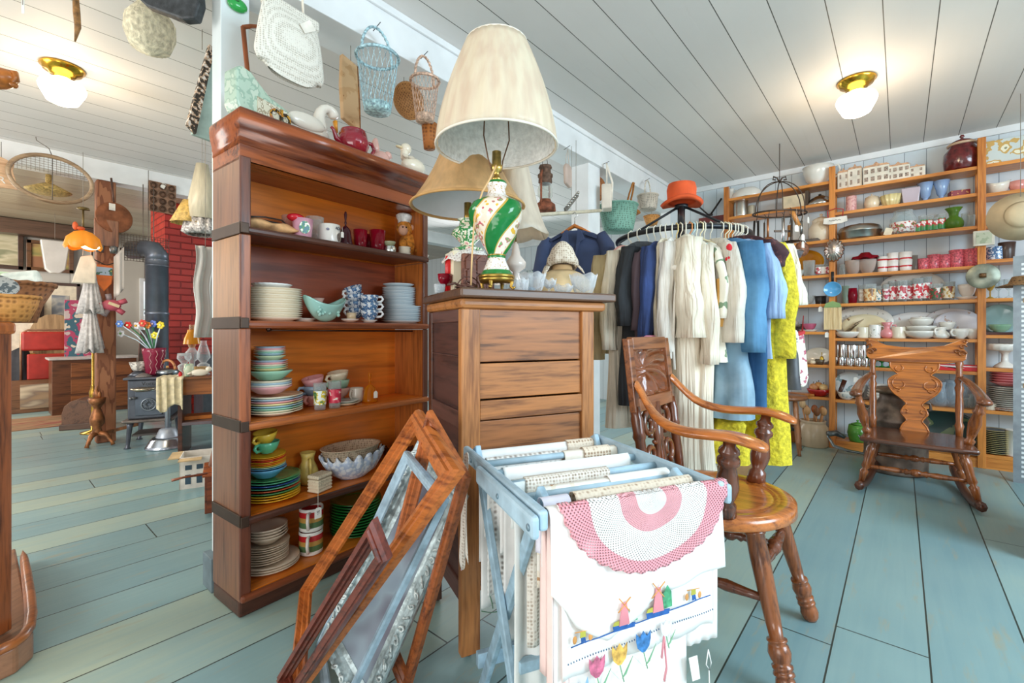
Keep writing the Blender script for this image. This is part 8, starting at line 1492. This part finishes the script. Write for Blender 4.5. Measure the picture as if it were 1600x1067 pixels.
mk('pale_shade', M().lathe([(.04, .42), (.12, -.02)], n=30), shade_mat('#dcd3b8', .2), t, sol=.003); mk('gold_shade', M().lathe([(.03, .1), (.11, -.08)], (-.09, .02, .02), 30, fn=lambda a, r, z: (r*(1+.06*cos(10*a)), z)), C('#c9a65c', .6, 0, .2, 40, .5), t, sol=.003); mk('silver_fringe', M().lathe([(.11, -.02), (.13, -.12), (.1, -.14)], n=40, fn=lambda a, r, z: (r*(1+.1*cos(13*a)), z)), C('#b5b0ac', .5, .2, .4, 60, .6), t, sol=.002)
S('plastic_sleeve', 'long clear plastic sleeve of white lace hanging beside the near post', 'bag', M().grid(lambda u, v: (-.06+.12*u+.008*sin(v*11), .012*sin(u*14+v*3), -.62*v), 20, 20), GL('#e3e6e4', .55, .3, '#dfe0da'), hp(321, 385, 3.6), .1, sol=.002)
# hanging at the top left
S('dried_gourd_brush', 'pale fluffy dried gourd brush hanging under the left ceiling', 'brush', M().lathe([(0, .22), (.02, .2), (.03, .15), (.05, .12), (.088, .06), (.09, 0), (.07, -.06), (0, -.09)], n=60, fn=lambda a, r, z: (r*(1+.04*cos(23*a)), z)), C('#e0d5b8', .9, 0, .15, 50, .9), at(235, 55, 2.0), .2)
S('gourd_stem', 'withered tan leaf stem above the fluffy gourd brush', 'stem', M().tube([(0, 0, 0), (.01, 0, .05), (-.04, 0, .09)], [.018, .014, .004], 7).tube([(0, 0, .03), (.03, 0, .30)], .004, 6), C('#a98a58', .8, 0, .3), at(232, 22, 2.0), .2)
S('black_iron_pan', 'black iron griddle edge hanging at the top left of the picture', 'griddle', M().prism([(-.16, .06), (-.10, -.0), (.05, -.06), (.10, -.06), (.12, .0), (.10, .20), (-.15, .20)], -.02, .02), C('#3a3c3f', .5, .3, .25, 40, .3), at(272, 12, 1.75), CF-.1, bev=.008)
S('rope_horn', 'slender brown twisted horn hanging above the left ceiling lamp', 'horn', M().tube([(.01, 0, .25), (0, 0, .16), (.005, 0, .08), (.01, 0, .02), (-.002, 0, -.04)], [.008, .010, .012, .011, .003], 8), C('#8a6236', .5, 0, .3, 60), at(118, 50, 1.9), CF)
S('price_strip', 'narrow white price strip hanging at the top left corner', 'tag', M().cbox((0, 0, 0), .012, .001, .07), C('#dfe3e0'), at(36, 8, 1.9), CF)
t = T('speckled_frame', 'pale green panel with a speckled edge hanging left of the near post', 'panel', tuple(onl(316, Vector((0, 2.7, 0)), Vector((1, 0, 0)))+Vector((0, 0, 1.80))), .25)
t.location.z = 1+(518-210)/F*dep(t.location)-.02
mk('green_panel', M().prism([(-.05, .0), (.14, .0), (.14, .5), (.04, .46)], -.01, .01), C('#a9c2b8', .4), t); mk('speckled_strip', M().prism([(-.085, .03), (-.045, .0), (.045, .47), (.02, .48)], -.03, -.01), pat('#3b332c', ['#c9a98a', '#efe6dc'], 60, .5, .3), t)
t = T('amber_glass_lamp', 'brown carved wooden lamp arm at the left edge near the ceiling', 'lamp', tuple(at(-6, 122, 2.0)), CF); mk('arm', M().ell((0, 0, 0), (.09, .05, .045)).tube([(.03, 0, .03), (.085, 0, .02), (.09, 0, -.01), (.06, 0, -.02), (.085, 0, -.035)], .012, 8), C('#9a5a22', .3, 0, .3, 20), t)
t = T('cutout_sign', 'tan wooden cut-out sign with a white letter at the left edge', 'sign', tuple(hp(2, 272, 5.3)), .1); mk('board', M().prism([(-.18, -.12), (.09, -.10), (.06, .04), (.07, .10), (.0, .13), (-.18, .16)], -.012, .012), wood('#d9b08a', '#b98a62', 'x'), t, bev=.003); text('R', .07, C('#f2ece4'), t, (.0, -.014, -.05), (pi/2, 0, 0)); mk('hanger_wire', M().tube([(0, 0, .12), (0, 0, .25)], .002, 4), iro, t)
t = T('green_door_knob', 'glossy green rounded handle fixed high on the near post', 'knob', tuple(onl(371, Vector((0, 1.975, 0)), Vector((1, 0, 0)))+Vector((0, 0, 2.30))), 0); t.location.z = 1+(518-8)/F*dep(t.location); mk('knob_body', M().ell((0, 0, 0), (.036, .018, .026), 20, 12), C('#2f9a4a', .12), t); mk('dark_green_spot', M().ell((-.006, -.016, .006), (.008, .005, .004), 10, 6), C('#1a5a2c', .3), t)  # the knob carries a small oval of darker green
# back room
def fp_(px, y=8.97, z=0): p = onl(px, Vector((0, y, 0)), Vector((1, 0, 0))); p.z = z; return p
def pict(px0, px1, py0, py1, fw, fcol, art, lab, y=8.95, mat_=None, lean=0):
    a = fp_(px0, y); b = fp_(px1, y); pm_ = fp_((px0+px1)/2, y); d = dep(pm_); w = abs(b.x-a.x); h = (py1-py0)*d/F; zc = 1+(518-(py0+py1)/2)/F*d
    t = T('wall_picture', lab, 'picture', (pm_.x, y, zc), 0); m = M()
    m.box(-w/2, w/2, -.03, 0, h/2-fw, h/2).box(-w/2, w/2, -.03, 0, -h/2, -h/2+fw).box(-w/2, -w/2+fw, -.03, 0, -h/2, h/2).box(w/2-fw, w/2, -.03, 0, -h/2, h/2); mk('frame', m, fcol, t, bev=.005)
    if mat_: mk('mat_board', M().box(-w/2+fw, w/2-fw, -.012, -.006, -h/2+fw, h/2-fw), mat_, t); k = .55; mk('print', M().box(-w*.22, w*.22, -.016, -.012, -h*.25, h*.3), art, t)
    else: mk('print', M().box(-w/2+fw, w/2-fw, -.012, -.006, -h/2+fw, h/2-fw), art, t)
    return t
fdk = wood('#4a2f1e', '#2c1a10', 'x')
pict(-20, 37, 359, 420, .05, fdk, pat('#7d7a60', ['#a9a07e', '#c9bf9f', '#8a8a6a'], 3.5, .42, .5, 's', (.6, 1, 2)), 'large brown-framed landscape at the left end of the far wall')
pict(42, 116, 378, 425, .05, wood('#6a4526', '#452b16', 'x'), pat('#6d7448', ['#8a8650', '#b09a5a', '#9a6a4a'], 3, .40, .5, 's', (.6, 1, 2)), 'wide brown-framed landscape on the far wall behind the white tapered box', y=8.93)
pict(63, 126, 442, 540, .04, fdk, pat('#4a4a52', ['#7f858c', '#b5b0a6', '#5d636b'], 5, .45, .5, 's'), 'framed grey portrait print with a cream mat above the ironing board', mat_=C('#e0d3bb', .8))
S('wooden_ceiling_beam', 'dark brown timber rail along the top of the far wall', 'beam', M().box(-2.5, 1.25, 8.7, 8.9, 2.27, 2.46), wood('#5a4232', '#3a281c', 'x', .6), (0, 0, 0))
S('white_tapered_box', 'white tapered mailbox-like box hanging before the wide landscape', 'box', M().prism([(-.13, .2), (.13, .2), (.09, -.15), (.04, -.2), (-.04, -.2), (-.09, -.15)], -.06, .06), CER('#dfddd6'), fp_(86, 8.0, 1+(518-402)/F*dep(fp_(86, 8.0))), 0, bev=.01)
ib = fp_(86, 8.6); t = T('ironing_board', 'old wooden ironing board with rounded tip leaning on the far wall', 'ironing board', tuple(ib), 0); pts = [(-.34, .62), (-.33, .9), (-.27, 1.2), (-.18, 1.42), (-.08, 1.50), (.0, 1.51), (.08, 1.50), (.18, 1.42), (.27, 1.2), (.33, .9), (.34, .62)]
mk('board', M().prism([(a, b-.62+.35) for a, b in pts], -.02, .02), wood('#b0906a', '#8f7150', 'z', .7), t, rot=(-.12, 0, 0)); mk('board_leg', M().box(-.2, -.16, 0, .03, 0, .9).box(.16, .2, 0, .03, 0, .9), wood('#8a6a4a', '#5f4630', 'z'), t)
fc = fp_(88, 8.25); t = T('red_folding_chair', 'red vinyl folding chair standing on the framed box before the ironing board', 'folding chair', (fc.x, fc.y, .40), 0); rv = C('#a8322a', .35, 0, .12, 8)
mk('backrest', M().box(-.31, .31, -.03, .02, .36, .60), rv, t, bev=.03); mk('seat', M().box(-.26, .24, -.05, -.02, .0, .32), rv, t, bev=.03); mk('chair_frame', M().tube([(-.31, 0, -.0), (-.31, 0, .58), (-.25, 0, .62), (.25, 0, .62), (.31, 0, .58), (.31, 0, -.0)], .012, 7), C('#b08a70', .3, .6), t); mk('seat_motif', M().tube([(-.06+.02*k, -.055, .14+.03*sin(k*2.1)) for k in range(7)], .008, 5), C('#6f1d18', .5), t)
t = T('framed_box', 'wooden framed box with a faded painted panel under the red folding chair', 'box', (fc.x, fc.y-.05, 0), 0); mk('frame', M().box(-.40, .36, -.04, .3, 0, .40), wood('#7a5236', '#4f3320', 'x'), t, bev=.006); mk('faded_panel', M().box(-.32, .32, -.05, -.04, .05, .35), pat('#c3a688', ['#a98a6a', '#8f7a68', '#d6c3a6'], 3, .42, .7, 's', (.6, 1, 2.4)), t)
S('brass_fire_tool', 'slim brass fire tool standing before the faded painted panel', 'fire tool', M().tube([(0, 0, .0), (0, 0, .42), (-.04, 0, .46)], .012, 8).lathe([(0, 0), (.06, 0), (.02, .03), (0, .03)], n=16), br2, fl(100, 634)+Vector((0, -.1, 0)))
dp = fp_(132, 7.6); t = T('small_dresser', 'brown three-drawer dresser with a white top behind the timber post', 'dresser', (dp.x, dp.y, 0), 0); mk('carcass', M().box(-.28, .5, 0, .4, 0, .66), wood('#6a4228', '#452817', 'x'), t, bev=.004); mk('stone_top', M().box(-.31, .53, -.03, .42, .66, .685), C('#c9c5c0', .3), t, bev=.004)
for k in range(3): d__ = mk('drawer', M().box(-.12, .45, -.012, 0, .05+.2*k, .22+.2*k), wood('#8a5630', '#5c361b', 'x'), t, bev=.003); mk('drawer_knob', M().ell((.16, -.02, .135+.2*k), .012, 8, 6), wdk, d__)
S('poster_board', 'tall panel pinned with colourful magazine covers beside the ironing board', 'panel', M().box(-.14, .2, 0, .03, .68, 1.40), pat('#c9b9b5', ['#b5486a', '#3f6a7a', '#e0d3bf', '#b5382a'], 7, .42, .5), fp_(125, 8.0), 0)
S('long_mat', 'dark brown woven floor mat along the threshold of the back room', 'mat', M().box(-1.6, 1.0, 0, .9, 0, .008), pat('#6e5a44', ['#8a6f50', '#a5805e', '#8a4a40'], 6, .42, .9, 's', (.3, 2, 1)), (-.2, 6.75, 0))
S('dark_coat', 'black coat and bag heap hanging at the left of the back room', 'coat', M().lathe([(0, 0), (.14, 0), (.16, .2), (.13, .5), (.08, .75), (0, .8)], n=30, fn=lambda a, r, z: (r*(1+.1*cos(5*a)), z)), C('#23242a', .7, 0, .2), fp_(30, 8.4), 0)
S('white_door_panel', 'tall cream door panel leaning on the far wall at the left', 'door panel', M().box(-.26, .12, 0, .04, .0, 1.42), C('#ded0bc', .6), fp_(40, 8.75), 0, bev=.01); S('yellow_board', 'narrow ochre wooden board leaning beside the framed box', 'board', M().box(-.07, .07, 0, .03, 0, .72), wood('#c98a3a', '#9a6222', 'z'), fp_(43, 8.5), 0, bev=.004)
S('gilt_frames', 'gilded wooden frame leaning at the side of the red chimney', 'picture frame', M().cbox((0, 0, .55), .05, .04, 1.05, Matrix.Rotation(.10, 3, 'Y')), C('#8a6a34', .4, .5, .25), (1.25, 6.15, 0)); S('dark_picture', 'dark wooden frame leaning left of the gilded one', 'picture frame', M().cbox((0, 0, .52), .07, .04, 1.0, Matrix.Rotation(.06, 3, 'Y')), fdk, (1.13, 6.2, 0))
S('grey_cabinet', 'dark grey low cabinet before the red brick chimney', 'cabinet', M().box(0, .5, 0, .35, 0, .74), C('#4f545c', .4, .3), (1.62, 5.9, 0), bev=.008); S('red_flag', 'red and white striped cloth hanging right of the timber post', 'flag', M().grid(lambda u, v: (-.03+.07*u, .01*sin(u*9), -.38*v+.1*u), 8, 10), bands([(0, '#b52a32'), (.5, '#e9e0d8')], 'x', .035, .8, 0, -2), hp(185, 402, 5.30), 0, sol=.003)
S('beaded_tags', 'small white bead string with tags hanging before the far window', 'ornament', M().tube([(0, 0, .18), (0, 0, -.02)], .004, 6).ell((0, 0, -.05), (.035, .01, .04), 10, 6).ell((.03, 0, .05), .02, 8, 6), C('#d9dde0', .4), hp(232, 488, 5.3), 0)
# ---- oak piece at the left edge with baskets ----
q = W(1.36, -1.556); t = T('oak_hall_stand', 'oak stand with square post and curved platform base at the left edge', 'stand', (q.x, q.y, 0), CF); oa = wood('#8a4a26', '#4f2714', 'z', 1.3, .3); oa2 = wood('#b5642a', '#84431a', 'z', .9, .3)
mk('post', M().box(-.008, .019, -.012, .04, .085, 1.0), oa, t, bev=.004); mk('side_panel', M().box(-.34, -.008, -.02, .04, .12, 1.0), oa2, t, bev=.004); mk('cap_moulding', M().box(-.34, .026, -.03, .05, .99, 1.03), oa2, t, bev=.012)
mk('base_rim', M().tube([(-.40, -.10, .085), (-.1, -.11, .085), (.08, -.08, .085), (.104, -.03, .088), (.09, .03, .088), (-.06, .17, .088), (-.51, .56, .088)], .016, 10), wood('#a05c2e', '#6a3616', 'y', 1, .3), t, sub=1); mk('base_platform', M().prism([(-.6, -.08), (-.1, -.11), (.08, -.085), (.107, -.03), (.09, .035), (-.56, .58)], .0, .08, 'xy'), wood('#8d6248', '#60402e', 'y', 1, .35), t, bev=.008)
mk('foot_scroll', M().tube([(-.12, -.12, .12), (-.03, -.07, .11), (.01, -.02, .095)], [.03, .026, .014], 10), oa2, t)
bx_ = W(1.62, -1.835); t = T('wicker_basket', 'large brown twig basket of green paper bags on the oak stand', 'basket', (bx_.x, bx_.y, 1.032)); wk = weave('#9a6238', '#5c3418', 60)
mk('basket_body', M().lathe([(0, 0), (.10, 0), (.115, .06), (.15, .135), (.142, .135), (.105, .06), (0, .01)], n=40), wk, t); mk('rim', M().tube([(.148*cos(a*pi/20), .148*sin(a*pi/20), .137+.004*(a % 2)) for a in range(40)], .008, 6, True), wk, t)
bx2 = W(1.42, -1.60); t = T('small_tan_basket', 'small honey-coloured cane basket with crossed weave before the twig basket', 'basket', (bx2.x, bx2.y, 1.032)); wk2 = weave('#d0904a', '#8f5a22', 70)
mk('basket_body', M().lathe([(0, 0), (.065, 0), (.085, .05), (.09, .075), (.084, .075), (.06, .01)], n=36), wk2, t); mk('rim', M().tube([(.09*cos(a*pi/16), .09*sin(a*pi/16), .077) for a in range(32)], .006, 6, True), wk2, t)
for k, (dx, dy, dz, c, l) in enumerate(((-.06, -.02, .16, '#d9e6c4', 'pale green striped paper packet at the left of the twig basket'), (.02, .02, .15, '#c9e0b4', 'crumpled light green paper in the middle of the twig basket'), (.09, 0, .145, '#e3e8d8', 'whitish green paper at the right of the twig basket'))): S('paper_packet', l, 'paper', M().cbox((0, 0, 0), .10, .07, .05, Matrix.Rotation(.4-.3*k, 3, 'Y') @ Matrix.Rotation(.4*k, 3, 'X')), C(c, .7, 0, .12, 30, .5), Vector((bx_.x, bx_.y, 1.032))+Vector((SA*dx, -CA*dx, dz)), CF+.3*k, 'papers in the twig basket', bev=.012)
S('silver_dish', 'silver rimmed dish tilted beside the small cane basket', 'dish', M().lathe([(0, 0), (.05, .0), (.065, .012), (.062, .015), (0, .006)], n=28).tf(RX(.7)), pat('#b5b5b0', ['#5a6468'], 60, .5, .2), Vector((bx2.x, bx2.y, 1.032))+Vector((-.02, .02, .10)))
# ---- cords that carry the hanging things ----
def cord(nm, zt, dz=0, dx=0, dy=0, sub=''):
    for o in bpy.data.objects:
        if o.name == nm or (sub and o.name.startswith(nm)):
            p = o.location; s = o.scale.z
            c = mk('hanging_cord', M().tube([(p.x, p.y, p.z+dz), (p.x+dx, p.y+dy, zt)], .0018, 5), C('#8d857a', .7))
            bpy.context.view_layer.update(); c.parent = o; c.matrix_parent_inverse = o.matrix_world.inverted()
for a in (('orange_basket', 2.333, .05), ('speckled_frame', 2.535, .45), ('stacked_lampshades', 2.535, .40), ('plastic_sleeve', 2.535, -.01), ('quilted_stocking', RZ_, .02, *((RC+(W(0, 1)-W(0, 0))*RR-sp0)[:2])), ('white_tapered_box', 2.47, .19), ('round_basket', 2.333, .0), ('wood_plank', 2.333, .27), ('hook_rail', 2.333, 0), ('white_curtain_rod', 2.333, 0),
          ('dried_gourd_brush', 2.535, .2), ('black_iron_pan', 2.535, .1), ('rope_horn', 2.535, .2), ('price_strip', 2.535, 0), ('amber_glass_lamp', 2.535, 0), ('tulip_glass_lamp', 2.47, .3), ('wicker_half_basket', 2.333, .05), ('beige_cloth_hat', 2.535, .05), ('straw_dolly', 2.36, .1)): cord(*a)
